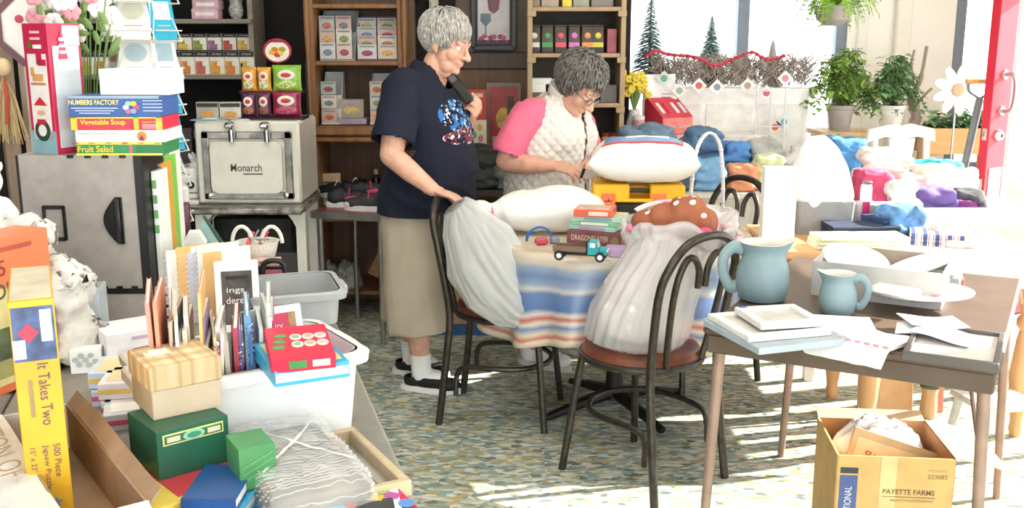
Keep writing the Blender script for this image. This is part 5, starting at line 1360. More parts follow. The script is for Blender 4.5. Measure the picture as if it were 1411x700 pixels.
# magazines standing in the white tote, in a row along its length
def T(x, y, z): return Vector((cb.x, cb.y, z)) + ux * x + nx * y
pal = ['e2a08c', 'd98f72', 'c8b09a', 'b8a898', 'f0ece2', 'c9803a', 'ece6da', 'd8cbb8', 'f2efe8', '8f7f9e', 'e8b06a', 'dcd8cc', 'e3c8a0', 'f4f2ee', 'cf4a5e', 'dfe0dc', 'c9c6b6', '8f9a5a', 'b03a52', '6a5a9a', '3f6fae', '8ac0d8', '5f8fc8', 'f0f0ec', 'e8e6e0', 'bfc8c0', 'c24a8a', 'ead9b0', '3a9a8a', 'd8d4c8', 'a84a5a', 'ecdca0']
PALN = 'salmon,terracotta,taupe,fawn,ivory,caramel,cream,sand,off-white,mauve,apricot,pale grey,honey,white,crimson,silver grey,khaki,olive,maroon,violet,royal blue,sky blue,cornflower,chalk white,bone,sage,magenta,wheat,teal,stone,burgundy,straw'.split(',')
x = -wt / 2 * .86; k = 0
r5 = random.Random(5)
while x < wt / 2 * .28 and k < 40:
    th = .0035 + .005 * r5.random(); hh = .20 + .07 * r5.random() + (.06 if x < -.08 else 0) * r5.random(); dd = .16 + .05 * r5.random()
    p = T(x + th / 2, (-.02 + .03 * r5.random()) * 1 - .0, TZ + .008)
    b_ = thing('magazine', ('%s thin magazine standing in the row inside the white tote' % PALN[k % len(pal)]), 'magazine', p,   .27 + r5.uniform(-.06, .06), 'magazines standing in the white tote')
    b_.rotation_euler[1] = r5.uniform(-.03, .05)
    cc = pal[k % len(pal)]
    part('cover', MB().box((-th / 2, 0, hh / 2), (.0012, dd, hh)).box((th / 2, 0, hh / 2), (.0012, dd, hh)).box((0, -dd / 2, hh / 2), (th, .0012, hh)), mat(cc, .45, var=.05), b_)
    part('pages', MB().box((0, .002, hh / 2), (th - .002, dd - .006, hh - .006)), PAPER, b_)
    if k % 5 == 2: part('spiral_binding', MB().tube([(.006 * math.cos(j * .9), -dd / 2 - .003 + .006 * math.sin(j * .9), .01 + (hh - .02) * j / 120) for j in range(121)], .0012, 4), CHROME, b_)
    x += th + .0022; k += 1
# second cluster of tall pamphlets behind
for j in range(9):
    p = G(262 + 7 * j, 452 - 1 * j, TZ); hh = .19 + .03 * r5.random()
    o = thing('pamphlet', '%s spiral pamphlet standing behind the magazine row' % ('white', 'cream', 'amber', 'chalk white', 'lilac grey')[j % 5], 'pamphlet', (p.x - .01, p.y + .05, TZ), -.9 + r5.uniform(-.1, .1), 'pamphlets behind the magazine row')
    part('cover', MB().box((0, 0, hh / 2), (.008, .12, hh), bev=.001), mat(('f2efe9', 'e8e2d4', 'e6b878', 'f4f2ee', 'c9c4ce')[j % 5], .5), o); part('spiral_binding', MB().tube([(.005 * math.cos(q * .9), -.062 + .005 * math.sin(q * .9), .01 + (hh - .02) * q / 90) for q in range(91)], .0011, 4), mat('f0f0f0', .3), o)
# city book, red game, blue game
def stand(name, label, px0, px1, ytop, z, dep, m, cat='book', tilt=0.0, group=None):
    l, s, r = fbox(px0, px1, ytop, z, dep); o = carton(name, label, cat, l, s, m, r, group); o.rotation_euler[0] = tilt
    return o, s
cy = T(wt * .24, .05, 0)
S = (.125, .014, .20); o = carton('city_guide', 'white hardback with pink City cover panel leaning in the tote', 'book', (cy.x, cy.y, TZ + .02), S, mat('e9edf0', .4), TRZ, bev=.002); o.rotation_euler[0] = -.25
decal(o, '-y', .005, .02, .055, .13, mat('c22a52', .4), 'pink_panel'); decal(o, '-y', .04, .02, .016, .13, mat('a88a5a', .4, var=.3, scale=60), 'photo_strip'); txt(o, 'City', '-y', .003, .058, .016, mat('f6e6ea', .5), .030, lift=.003); txt(o, 'of', '-y', .003, .036, .008, mat('f6e6ea', .5), lift=.003)
g0 = G(372, 505, .915); g1 = G(476, 488, .915)
bl2, bs2, br2 = flat((373, 503), (476, 489), (462, 462), .945, .03)
o = carton('blue_board_book', 'turquoise and yellow board book across the tote under the red game', 'book', (bl2[0], bl2[1], .912), (bs2[0], bs2[1] + .05, .03), mat('3aa6d0', .4), br2); w, d, h = _SZ[o.name]
decal(o, '+z', 0, 0, w * .86, d * .8, mat('e9d08a', .4, var=.2), 'printed_front'); decal(o, '-y', 0, 0, w * .96, h * .5, PAPER, 'page_edge')
rl, rs, rr_ = flat((372, 478), (462, 470), (440, 440), .985, .028)
o = carton('snakes_game', 'red game box with green and white circles tilted on the tote', 'game box', (rl[0], rl[1], .944), (rs[0], rs[1], .026), mat('cf2344', .4), rr_); o.rotation_euler[0] = .10; w, d, h = _SZ[o.name]
for k in range(6): decal(o, '+z', -.004 + .022 * (k % 3), -.016 + .034 * (k // 3), .021, .026, mat(('f0e9e0', 'e9e2d8')[k % 2], .5), 'printed_circle', shape='oval'); decal(o, '+z', -.004 + .022 * (k % 3), -.016 + .034 * (k // 3), .013, .016, mat(('8fae8a', 'c9a27a', 'd8b8a8')[k % 3], .5), shape='oval', lift=.0014)
for k in range(3): decal(o, '+z', -.038 + .004 * k, -.025 + .026 * k, .022, .016, mat('4f9a56', .5), 'printed_circle', shape='oval')
decal(o, '-y', -.01, 0, .03, .014, mat('3f8a4a', .5)); decal(o, '-y', .03, 0, .03, .012, mat('f2d6c8', .5))
# framed poem behind the tote
l_, s_, r_ = fbox((300, 462), (360, 458), 362, TZ, .02)
fo = carton('framed_print', 'white framed dark print with script words behind the magazines', 'picture', l_, s_, mat('f3f2ee', .5), r_); fo.rotation_euler[0] = -.08
w, d, h = s_
decal(fo, '-y', 0, 0, w * .70, h * .74, mat('5d5855', .3, var=.3, scale=30), 'print'); decal(fo, '-y', 0, h * .28, w * .5, h * .05, mat('2b2725', .4), lift=.002)
txt(fo, 'ings', '-y', -.004, h * .10, .018, mat('f0ece6', .5), .044, lift=.004); txt(fo, 'dered', '-y', .0, -h * .03, .018, mat('f0ece6', .5), .056, lift=.004)
l_, s_, r_ = fbox((300, 470), (368, 467), 426, TZ, .05); 
# --- bits between the case and the range
def bx(name, label, x0, y0, x1, y1, Y, dep, c, cat='box', group=None, rz=0):
    cx, zb, w, h = span(x0, y0, x1, y1, Y)
    return carton(name, label, cat, (cx, Y + dep / 2, zb), (w, dep, h), c if not isinstance(c, str) else mat(c, .5, var=.04), rz, group)
# second tier: a plank shelf that carries the small goods behind the totes
shx0, shx1 = D(226, 362, 2.95).x, D(395, 362, 2.95).x; shz = D(300, 362, 2.95).z
rk = thing('step_riser', 'low black riser standing behind the totes', 'riser', ((shx0 + shx1) / 2, 3.0, TZ))
part('board', MB().box((0, 0, shz - TZ - .008), (shx1 - shx0, .20, .016), bev=.003), BLACKP, rk)
for s in (-1, 1): part('side', MB().box((s * ((shx1 - shx0) / 2 - .01), 0, (shz - TZ - .016) / 2), (.016, .2, shz - TZ - .016)), BLACKP, rk)
def on_riser(x, dy=0.0): return Vector((D(x, 360, 2.95).x, 2.95 + dy, shz))
q = on_riser(270)
ho = thing('paper_house', 'white paper house box with kraft band on the riser', 'box', q, .2)
part('body', MB().box((0, 0, .03), (.06, .05, .06), bev=.002), mat('f0ede8', .6), ho); part('band', MB().box((0, 0, .022), (.062, .052, .026)), KRAFT, ho); part('roof', MB().prism([(-.034, .06), (.034, .06), (.015, .095), (-.015, .095)], -.027, .027), mat('f4f2ee', .6), ho)
q = on_riser(285, .06)
pn = thing('fabric_pennant', 'pale teal triangular pennant standing behind the paper house', 'pennant', q, .1)
part('cloth', MB().prism([(-.05, 0), (.06, 0), (-.02, .13)], -.004, .004), mat('a9cdca', .8), pn); part('edge', MB().prism([(.05, 0), (.064, 0), (-.016, .134), (-.022, .13)], -.006, .006), mat('3d5a58', .7), pn)
q = on_riser(350, .05)
bk = thing('woven_basket', 'small white wicker basket with looped handles on the riser', 'basket', q)
WK = mat('e9e3d8', .7, var=.08, bump=.5, bscale=120)
part('bowl', MB().lathe([(.04, 0), (.052, .01), (.062, .05), (.066, .056), (.060, .056), (.05, .012), (.03, .006)], 28), WK, bk)
for s in (-1, 1): part('handle', MB().tube([(s * .045 + .03 * math.cos(PI * j / 12), 0, .05 + .05 * math.sin(PI * j / 12)) for j in range(13)], .006, 8), WK, bk)
for j in range(6): part('filler_strip', MB().box((.02 * math.cos(j * 1.1), .02 * math.sin(j * 1.1), .065), (.012, .004, .05), R=Euler((.3 * j, .5 - .2 * j, j)).to_matrix()), mat(('cf3a4a', 'c9c6c2', '9aa0a4')[j % 3], .5), bk)
for i, (xa, xb, cc, lab) in enumerate(((306, 345, 'd9b98a', 'tan lidded tin at the front of the riser'), (330, 388, 'c9a8a0', 'flat pink music album on the riser'))):
    a, b = on_riser(xa), on_riser(xb)
    o = carton('keepsake_box', lab, 'box', ((a.x + b.x) / 2, 2.925, shz), (b.x - a.x, .05, .024 - .006 * i), mat(cc, .5, var=.1), .03 * i)
    decal(o, '-y', -.01, 0, .03, .010, mat('efe6d8', .5)); decal(o, '-y', .02, 0, .018, .010, mat('c2566a', .5))
bf = D(376, 392, 2.85); 
bo = thing('book_end', 'black curved metal bookend at the end of the riser', 'bookend', (bf.x, 2.86, TZ), .1)
part('arch', MB().tube(bez([(-.03, 0, 0), (-.03, 0, .10), (-.015, 0, .125), (.02, 0, .125), (.034, 0, .10), (.034, 0, 0)], 5), .008, 8), BLACKP, bo); part('foot', MB().box((0, .02, .003), (.09, .08, .006)), BLACKP, bo); part('pink_panel', MB().box((0, .004, .055), (.05, .003, .09)), mat('b85a72', .5), bo)
for i, (xa, ya, cc, lab) in enumerate(((240, 330, '7f7aa8', 'lilac glitter tube standing by the lime activity box'), (256, 325, '6a3a48', 'dark red glitter tube standing by the lilac tube'))):
    q = D(xa, ya, 3.05)
    o = thing('glitter_tube', lab, 'tube', (q.x, 3.05, TZ), 0); part('body', MB().lathe([(.015, 0), (.017, .005), (.017, .26), (.014, .27)], 16), mat(cc, .3, .3, var=.4, scale=200), o); part('cap', MB().lathe([(.018, .27), (.018, .31), (.012, .315)], 16), mat('d8d4d0', .4), o)

# --- artificial flower spray behind the holiday box
fv = D(98, 40, 2.84)
fl_ = thing('flower_spray', 'white and pink artificial flowers in a jar behind the holiday box', 'flowers', (fv.x + .0, 2.86, CTOP - .0))
fl_.location = (fv.x, 2.90, TZ)
part('jar', MB().lathe([(.045, 0), (.05, .02), (.05, .2), (.035, .26), (.04, .28), (.03, .28), (.03, .26)], 18), mat('b9c4c0', .2), fl_)
wp, pk, gs = MB(), MB(), MB(); r9 = random.Random(12)
for k in range(30):
    tx, ty = r9.uniform(46, 158), r9.uniform(-20, 34) + (30 if r9.random() < .25 else 0)
    c = D(tx, ty, 2.80 + r9.uniform(-.04, .06)) - Vector(fl_.location); gs.tube(bez([(0, 0, .26), (c.x * .4, c.y * .4, c.z * .7), c], 4), .002, 4)
    tgt = pk if k % 6 == 0 else wp
    for j in range(6):
        a = j * 1.05; d_ = Vector((math.cos(a), -.35, math.sin(a))); tgt.ell(c + d_ * .014, (.013, .006, .013), n=7, m=5)
    leaf_a = r9.random() * 6; gs.ell(c * .93 + Vector((.02 * math.cos(leaf_a), 0, .02 * math.sin(leaf_a))), (.022, .003, .009), Euler((0, leaf_a, 0)).to_matrix(), 7, 4)
part('white_blooms', wp, mat('efece8', .7, var=.04), fl_, kind='stuff'); part('pink_blooms', pk, mat('e6a0aa', .7), fl_, kind='stuff'); part('stems', gs, mat('7a9a5a', .6), fl_, kind='stuff')
# ================================================================== goods on the range
def bag(label, x0, y0, x1, y1, Y, z, c1, c2, group=None, ribs=0, oval=True):
    cx, zb, w, h = span(x0, y0, x1, y1, Y)
    t = thing('candy_bag', label, 'candy bag', (cx, Y + .025, z), 0, group)
    mb = MB()
    for sg in (1, -1):
        def fn(u, v, sg=sg):
            x, q = u * 2 - 1, v * 2 - 1
            e = max(0, 1 - abs(x) ** 4) ** .5 * max(0, 1 - abs(q) ** 6) ** .5
            return (x * w / 2 * (1 - .05 * (1 - q * q)), sg * (.022 * e * (1 + .25 * mnoise.noise(Vector((x * 3 + cx * 9, q * 3, sg)))) + .0008), (v) * h)
        mb.sheet(12, 12, fn)
    part('pouch', weld(mb, 'pouch'), mat(c1, .3, var=.12, scale=30, coat=.3), t)
    part('heat_seal', MB().box((0, 0, h - .008), (w, .004, .014)).box((0, 0, .006), (w, .004, .012)), mat(c1, .35), t)
    if oval:
        M = MB().ell((.0, -.0245, h * .62), (w * .30, .003, h * .20), n=16, m=8); part('label_oval', M, mat('f6f2ea', .4), t)
        part('label_mark', MB().ell((0, -.0275, h * .62), (w * .18, .002, h * .09), n=14, m=6), mat('d8452e', .4), t)
    part('window', MB().ell((0, -.023, h * .26), (w * .36, .004, h * .17), n=16, m=8), mat(c2, .3, var=.35, scale=90), t)
YS = STY + .1
rows = [(331, 88, 352, 121, 'e9a23a', 'f0d9a8', 'front orange candy bag in the upper row on the range', 1), (353, 88, 372, 121, 'efb04a', 'f2e2c0', 'orange candy bag next to the green one', 1), (374, 88, 414, 124, '8fc63a', 'cfe48a', 'bright green candy bag on the upper row over the range', 1),
        (331, 126, 352, 160, '5c2a4a', 'a86a4a', 'dark purple candy bag in the lower row on the range', 0), (353, 126, 372, 160, '6b3650', '8a5a50', 'purple candy bag next to the crimson one', 0), (374, 126, 414, 162, '9c2a4c', 'c65a78', 'crimson candy bag on the lower row over the range', 0)]
lowz = STZ + .012
r0 = D(372, 126, YS).z - .004
rk = thing('wire_display', 'small dark two tier candy rack on top of the range', 'display rack', (D(373, 140, YS).x, YS, STZ))
wdt = D(418, 140, YS).x - D(328, 140, YS).x
DKM = mat('2c2624', .5, .3)
part('tier', MB().box((0, .05, .005), (wdt, .13, .01)), DKM, rk); part('tier', MB().box((0, .07, r0 - STZ), (wdt, .09, .008)), DKM, rk)
for s in (-1, 1): part('upright', MB().box((s * wdt / 2, .10, .13), (.008, .008, .26)), DKM, rk)
for x0, y0, x1, y1, c1, c2, lab, up in rows:
    bag(lab, x0, y0, x1, y1, YS, (r0 + .005) if up else lowz, c1, c2, 'candy bags on the range')
# round sign above
sp = D(379, 70, YS + .08)
sg = thing('oval_sign', 'oval red bordered sign with candy picture above the candy bags', 'sign', (sp.x, YS + .13, sp.z))
part('board', MB().prism([(.068 * math.cos(2 * PI * k / 28), .058 * math.sin(2 * PI * k / 28)) for k in range(28)], -.003, .003), mat('b8283e', .4), sg); part('white_field', MB().prism([(.058 * math.cos(2 * PI * k / 28), .048 * math.sin(2 * PI * k / 28) - .004) for k in range(28)], -.0045, -.003), mat('f4efe2', .4), sg)
for k, cc in enumerate(('e8b52e', 'd8742e', 'c8402e', 'e8c84a', 'b89a2e')): part('printed_bean', MB().ell((-.024 + .012 * k, -.005, -.008 + .014 * math.sin(k * 2)), (.018, .0012, .013), n=12, m=5), mat(cc, .4), sg)
part('rod', MB().cyl((0, .008, -.25), (0, .008, 0), .004), DKM, sg)
part('banner', MB().box((0, -.006, .045), (.08, .002, .012)), mat('9c2236', .4), sg)
# flat packets and small boxes
for i, (x0, x1, cc, lab) in enumerate(((268, 300, 'b9b4a4', 'grey topped dip mix box on the range corner'), (300, 330, 'd8d4cc', 'pale dip mix box beside the candy rack'))):
    cx, zb, w, h = span(x0, 136, x1, 160, YS - .02)
    o = carton('mix_box', lab, 'box', (cx, YS + .02, STZ), (w - .004, .05, h), mat(cc, .5, var=.1), .1 * i); decal(o, '-y', 0, -h * .2, w * .6, h * .35, mat('d9a24a', .5), 'printed_picture', shape='oval'); decal(o, '-y', 0, h * .33, w * .9, h * .22, mat('3a3836', .5), 'dark_band')
for k in range(5):
    q = D(276 + 13 * k, 166, STY + .03)
    single('paper_packet', '%s packet lying on top of the range' % ('sky blue', 'white', 'pale blue', 'tan', 'ice blue')[k], 'packet', MB().box((0, 0, .003), (.09, .06, .006), bev=.002), mat(('9cc4d8', 'dfe6e8', 'b0d2e0', 'c9a898', 'd8e4ea')[k], .4, var=.15), (q.x, STY + .045, STZ + .007 * (k % 2)), .5 * math.sin(k * 2.0), 'packets on the range')
# enamel warmer at the left with a knob, crystal on top
wx, wz, ww_, wh = span(237, 235, 270, 278, STY + .02)
en = thing('enamel_warmer', 'white enamel control box with black knob left of the oven', 'appliance', (wx, STY + .04, STLEDGE + .024))
part('body', MB().box((0, .1, wh / 2), (ww_, .2, wh), bev=.012), mat('eeebe2', .25, coat=.3), en); part('knob', MB().lathe([(.017, 0), (.015, .014), (.008, .02)], 16, (.028, 0, wh * .45), Matrix.Rotation(PI / 2, 3, 'X')), BLACKP, en); part('slot', MB().box((-.03, -.001, wh * .55), (.012, .003, .035)), mat('b9b4a8', .4), en); part('seam', MB().box((0, -.002, wh * .2), (ww_, .003, .006)), mat('6a6660', .4), en)
cr = thing('crystal_cluster', 'clear faceted crystal ornament on the enamel control box', 'ornament', (D(262, 222, STY + .05).x, STY + .12, STLEDGE + .024 + wh))
mb = MB()
for k in range(16):
    a = k * 2.4; d_ = Vector((math.cos(a) * .5, math.sin(a) * .5, .4 + .6 * rnd.random())).normalized(); mb.tube([d_ * .01 + Vector((0, 0, .01)), d_ * (.035 + .03 * rnd.random()) + Vector((0, 0, .01))], [.012, .005], 5)
part('points', mb, mat('f2f4f4', .08, var=.02), cr, 10); part('base', MB().lathe([(.03, 0), (.03, .012), (.02, .016)], 12), mat('e9ebea', .2), cr)
for i, (x0, y0, x1, y1, cc, lab) in enumerate(((237, 178, 262, 232, '3a3638', 'dark upright packet behind the crystal ornament'), (222, 185, 240, 232, 'a9b4b8', 'grey upright packet behind the crystal ornament'))):
    cx, zb, w, h = span(x0, y0, x1, y1, STY + .25); carton('tall_packet', lab, 'packet', (cx, STY + .30, STLEDGE + .024), (w, .05, D(x0, y0, STY + .25).z - STLEDGE - .024), mat(cc, .5, var=.2), .1)
# ================================================================== tea boxes
teac = [('e0b84a', 'amber'), ('d98a4a', 'orange'), ('c86a5a', 'coral'), ('e8a23a', 'gold'), ('e28a2a', 'tangerine'), ('6f9a6a', 'green'), ('9a6a8a', 'plum'), ('b9503a', 'brick red'), ('7a9ab0', 'slate blue'), ('8aa04a', 'olive'), ('d8c04a', 'yellow'), ('c07a8a', 'rose')]
def tea(px, py0, py1, wpx, Y, z, c, lab, grp):
    cx, zb, w, h = span(px, py0, px + wpx, py1, Y)
    o = carton('tea_box', lab, 'tea box', (cx, Y + .035, z), (w - .003, .065, h), mat('ece4d4', .5, var=.03), 0, grp)
    decal(o, '-y', 0, h * .38, w - .003, h * .24, mat('1e1c20', .5), 'dark_band'); txt(o, 'STASH', '-y', 0, h * .38, h * .09, mat('d8d0bc', .5), w * .6, lift=.002)
    decal(o, '-y', -w * .12, -h * .2, w * .62, h * .55, mat(c, .5, var=.2, scale=60), 'printed_fruit'); decal(o, '-y', w * .22, h * .02, w * .4, h * .3, mat('f4efe4', .5), 'white_panel', lift=.0016); decal(o, '-y', -w * .1, -h * .28, w * .34, h * .26, mat(c, .35), 'printed_fruit', shape='oval', lift=.003)
    return h
for i in range(6):
    cc, nm = teac[[5, 1, 2, 3, 4, 10][i]] if i else teac[5]
    tea(227 + 20.5 * i, 68, 100, 20.5, TEAY + .02, TEAZ[1], cc, '%s tea box in the front row on the grey shelf' % nm, 'tea boxes on the grey shelf')
# back row stands on a riser strip
z2 = D(280, 69, TEAY + .12).z
st_ = thing('shelf_riser', 'black riser strip behind the front row of tea boxes', 'riser', ((TEAX0 + TEAX1) / 2, TEAY + .16, TEAZ[1]))
part('board', MB().box((0, 0, (z2 - TEAZ[1]) - .006), (TEAX1 - TEAX0 - .12, .10, .012)), BLACKP, st_)
for s in (-1, 0, 1): part('foot', MB().box((s * .4, .03, (z2 - TEAZ[1] - .012) / 2), (.02, .03, z2 - TEAZ[1] - .012)), BLACKP, st_)
for i in range(6):
    cc, nm = teac[[8, 10, 9, 6, 7, 0][i]]
    tea(224 + 20.5 * i, 46, 69, 19.5, TEAY + .12, z2, cc, '%s tea box on the raised back row of the grey shelf' % nm, 'tea boxes on the grey shelf')
for i in range(5):
    cc, nm = teac[[10, 4, 7, 11, 9][i]]
    tea(112 + 19 * i, 66, 98, 18.5, TEAY + .02, TEAZ[1], cc, '%s tea box seen past the greeting card rack' % nm, 'tea boxes on the grey shelf')
for i in range(4):
    cc, nm = teac[[0, 3, 9, 11][i]]
    tea(122 + 20 * i, -12, 24, 19.5, TEAY + .02, TEAZ[0], cc, '%s tea box on the upper grey shelf' % nm, 'tea boxes on the grey shelf')
for i, (x0, y0, x1, y1, cc, lab) in enumerate(((264, 2, 300, 12, 'c9a8b4', 'mauve sachet box on the upper grey shelf'), (263, 12, 299, 23, 'd8b4bc', 'pink sachet box under the mauve one'))):
    cx, zb, w, h = span(x0, y0, x1, y1, TEAY + .03); hz = D(280, 12, TEAY + .03).z
    o = carton('sachet_box', lab, 'box', (cx, TEAY + .09, TEAZ[0] if i else hz), (w, .1, (hz - TEAZ[0]) if i else .045), mat(cc, .5, var=.1), 0); decal(o, '-y', 0, 0, w * .7, .018, mat('f0e6e8', .5))
vx = D(322, 12, TEAY + .05)
single('speckled_vase', 'grey speckled vase on the upper grey shelf', 'vase', MB().lathe([(.022, 0), (.035, .02), (.04, .05), (.03, .085), (.036, .10), (.03, .10), (.024, .085)], 22), mat('b9b8b4', .5, var=.35, scale=120), (vx.x, TEAY + .1, TEAZ[0]))
# ================================================================== hutch: card racks and boxed cards
def cardpx(lab, x0, y0, x1, y1, Y, z, c, dep=.012, tilt=-.12, grp='boxed cards in the hutch', c2='e9b89a'):
    cx, zb, w, h = span(x0, y0, x1, y1, Y)
    o = carton('boxed_cards', lab, 'card box', (cx, Y + .02, z if z is not None else zb), (w, dep, h), mat(c, .45, var=.06), 0, grp); o.rotation_euler[0] = tilt
    decal(o, '-y', 0, -h * .08, w * .62, h * .38, mat(c2, .5, var=.2, scale=50), 'printed_picture', shape='oval'); decal(o, '-y', 0, h * .34, w * .7, h * .12, mat('a9a4b4', .5), 'printed_title')
    return o
def stepped_rack(label, x0, x1, ytop, zfloor, Y, tiers, m):
    a, b = D(x0, 60, Y).x, D(x1, 60, Y).x; w = b - a; ht = D(x0, ytop, Y + .12).z - zfloor
    t = thing('card_rack', label, 'display rack', ((a + b) / 2, Y + .03, zfloor))
    part('back', MB().box((0, .20, ht / 2), (w, .006, ht)), m, t)
    zs = []
    for k in range(tiers):
        zz = ht * .80 * k / tiers; part('step', MB().box((0, .045 * k + .02, zz / 2 + .004), (w, .045, max(.008, zz + .006))), m, t); zs.append((Y + .03 + .045 * k + .012, zfloor + zz + .009))
    for s in (-1, 1): part('cheek', MB().prism([(0, 0), (.2, 0), (.2, ht), (.16, ht)], -.002, .002, Matrix.Translation((s * w / 2, 0, 0)) @ Matrix.Rotation(PI / 2, 4, 'Z')), m, t)
    return zs
GR = mat('9a9c9c', .4, var=.04); PUR = mat('6a3a5c', .45, var=.08)
zs = stepped_rack('grey stepped card rack on the upper hutch shelf', 439, 487, 14, HUZ1, HUY, 3, GR)
ch = ['cfd0cc', 'd8c9b8', 'c9b0a8', 'dcd6c6', 'b9c4bc', 'd9b8a8']; k = 0
look = ['pale grey', 'beige', 'dusty pink', 'cream', 'sage', 'salmon']
def fill(zs, x0, x1, n, hs, word, base=None):
    global k
    for ti, (yy, zz) in enumerate(zs):
        wpx = (x1 - x0) / n
        for i in range(n):
            c = ch[k % 6]; k += 1
            xa = x0 + wpx * i + .8; w = D(xa + wpx - 1.6, 60, yy).x - D(xa, 60, yy).x
            o = carton('boxed_cards', '%s boxed cards on tier %s of the %s rack' % (look[(k - 1) % 6], ('one', 'two', 'three', 'four')[ti], word), 'card box', (D(xa + wpx / 2 - .8, 60, yy).x, yy - .006, zz), (w, .010, hs), mat(c, .45, var=.08), 0, 'boxed cards in the hutch')
            decal(o, '-y', 0, -hs * .1, w * .6, hs * .4, mat(('c8744a', '7a8a9a', 'a8506a', 'd8a85a', '8a9a5a')[k % 5], .5, var=.2, scale=60), 'printed_picture', shape='oval'); decal(o, '-y', 0, hs * .36, w * .8, hs * .1, mat('8f8a98', .5), 'printed_title')
fill(zs, 440, 486, 2, .085, 'grey')
zs = stepped_rack('purple stepped card rack on the upper hutch shelf', 490, 550, 22, HUZ1, HUY, 4, PUR)
fill(zs, 492, 548, 2, .075, 'purple')
# lower hutch shelf
zs = stepped_rack('white wire card rack at the left of the middle hutch shelf', 438, 463, 100, HUZ2, HUY, 3, mat('d9d9d6', .4))
fill(zs, 439, 462, 1, .07, 'white wire')
cardpx('tan card box with yellow banner on the middle hutch shelf', 466, 126, 500, 152, HUY + .06, HUZ2 + .03, 'a89a84', c2='d8c07a')
cx, zb, w, h = span(464, 152, 504, 164, HUY + .02)
carton('card_tray', 'low lilac card tray on the middle hutch shelf', 'tray', (cx, HUY + .09, HUZ2), (w, .12, .03), mat('a89cb0', .5, var=.1), 0)
zs = stepped_rack('second white wire card rack behind the navy shirted person', 506, 530, 102, HUZ2, HUY, 3, mat('dededb', .4))
fill(zs, 507, 529, 1, .075, 'second white wire')
# picture leaning in the lower hutch
cx, zb, w, h = span(430, 238, 464, 298, HUY - .0)
pf = thing('leaning_picture', 'wide wooden framed small picture leaning in the lower hutch', 'picture', (cx + .012, HUY + .06, HUZL), .15, rot=(-.15, 0, .12))
WF = wood('c9a878', .2)
part('mount', MB().box((0, .004, h / 2), (w * .98, .006, h * .96)), WF, pf); part('print', MB().box((.006, -.001, h / 2), (w * .55, .004, h * .5)), mat('c9ccd0', .4, var=.3, scale=30), pf)
f_ = MB()
for dx, dz, a, b in ((0, .27, .62, .04), (0, -.27, .62, .04), (-.29, 0, .04, .58), (.29, 0, .04, .58)): f_.box((.006 + dx * w, -.004, h / 2 + dz * h), (a * w, .01, b * h), bev=.001)
part('inner_frame', f_, mat('5a4a3c', .5), pf)
# bags of packing below the hutch ledge
for i, (xa, ya, lab) in enumerate(((445, 366, 'crumpled white sack under the hutch shelf'), (476, 372, 'second crumpled white sack under the hutch shelf'))):
    q = D(xa, ya, HUY + .05); single('crumpled_sack', lab, 'sack', weld(heap(.17, .2, .15, 11 + i, .5, freq=5), 'sack'), mat('b9b8b4', .6, var=.2, scale=20), (q.x, HUY + .12, .132))
# beige cupboard and blue board behind the person, leaning carton
cx = -.24
cb_ = thing('low_cupboard', 'low beige cupboard with blue plinth behind the standing person', 'cupboard', (cx, 5.0, 0))
part('body', MB().box((0, .15, .27), (.56, .30, .42), bev=.006), mat('b79a78', .6, var=.06), cb_); part('plinth', MB().box((0, .15, .03), (.54, .28, .06)), mat('2f5f8e', .5), cb_); part('edge_strip', MB().box((-.285, .14, .24), (.02, .30, .48)), mat('4a4038', .6), cb_); part('door', MB().box((.0, -.006, .28), (.50, .012, .36), bev=.003), mat('bb9f7e', .6, var=.05), cb_)
q = D(527, 398, 5.1)
lc2 = carton('leaning_carton', 'brown carton tilted under the shoe table', 'carton', (q.x - .02, 5.2, .26), (.16, .10, .24), mat('8d6a48', .8, var=.1), .3); lc2.rotation_euler = (0, math.radians(28), .2)
decal(lc2, '-y', .01, .02, .08, .03, mat('4a3626', .8), 'printed_mark'); decal(lc2, '-y', .01, -.02, .05, .02, mat('5a4430', .8), 'printed_mark')
# switch of posters by the wood panel
ps = thing('wine_poster', 'dark framed poster of wine bottle, glass and pink flowers', 'poster', (D(680, 30, 5.85).x, YB - .05, D(680, 66, 5.85).z))
pw_, ph_ = D(708, 30, 5.85).x - D(652, 30, 5.85).x, .62
part('backing', MB().box((0, .008, ph_ / 2), (pw_, .012, ph_)), mat('14100f', .4), ps); part('print', MB().box((.0, -.0, ph_ / 2), (pw_ * .78, .006, ph_ * .86)), mat('d4d0d0', .4, var=.06), ps)
part('frame', MB().box((-pw_ / 2, 0, ph_ / 2), (.03, .03, ph_), bev=.004).box((pw_ / 2, 0, ph_ / 2), (.03, .03, ph_), bev=.004).box((0, 0, .0), (pw_, .03, .03), bev=.004).box((0, 0, ph_), (pw_, .03, .03), bev=.004), mat('171312', .35), ps)
part('printed_bottle', MB().lathe([(.004, .02), (.028, .04), (.034, .09), (.03, .14), (.014, .17), (.012, .24), (.004, .25)], 16, (.0, -.004, .17), None, 1, .05), mat('7a2f4a', .35), ps)
part('printed_glass', MB().lathe([(.03, 0), (.004, .005), (.004, .06), (.03, .09), (.028, .13)], 16, (-.045, -.004, .06), None, 1, .05), mat('5a6a7a', .3), ps)
for k in range(9): part('printed_flower', MB().ell((-.07 + .018 * k, -.004, .05 + .02 * math.sin(k * 2.2)), (.016, .0015, .014), n=10, m=5), mat(('a83a62', 'c45a82', '7a2a4a')[k % 3], .4), ps)
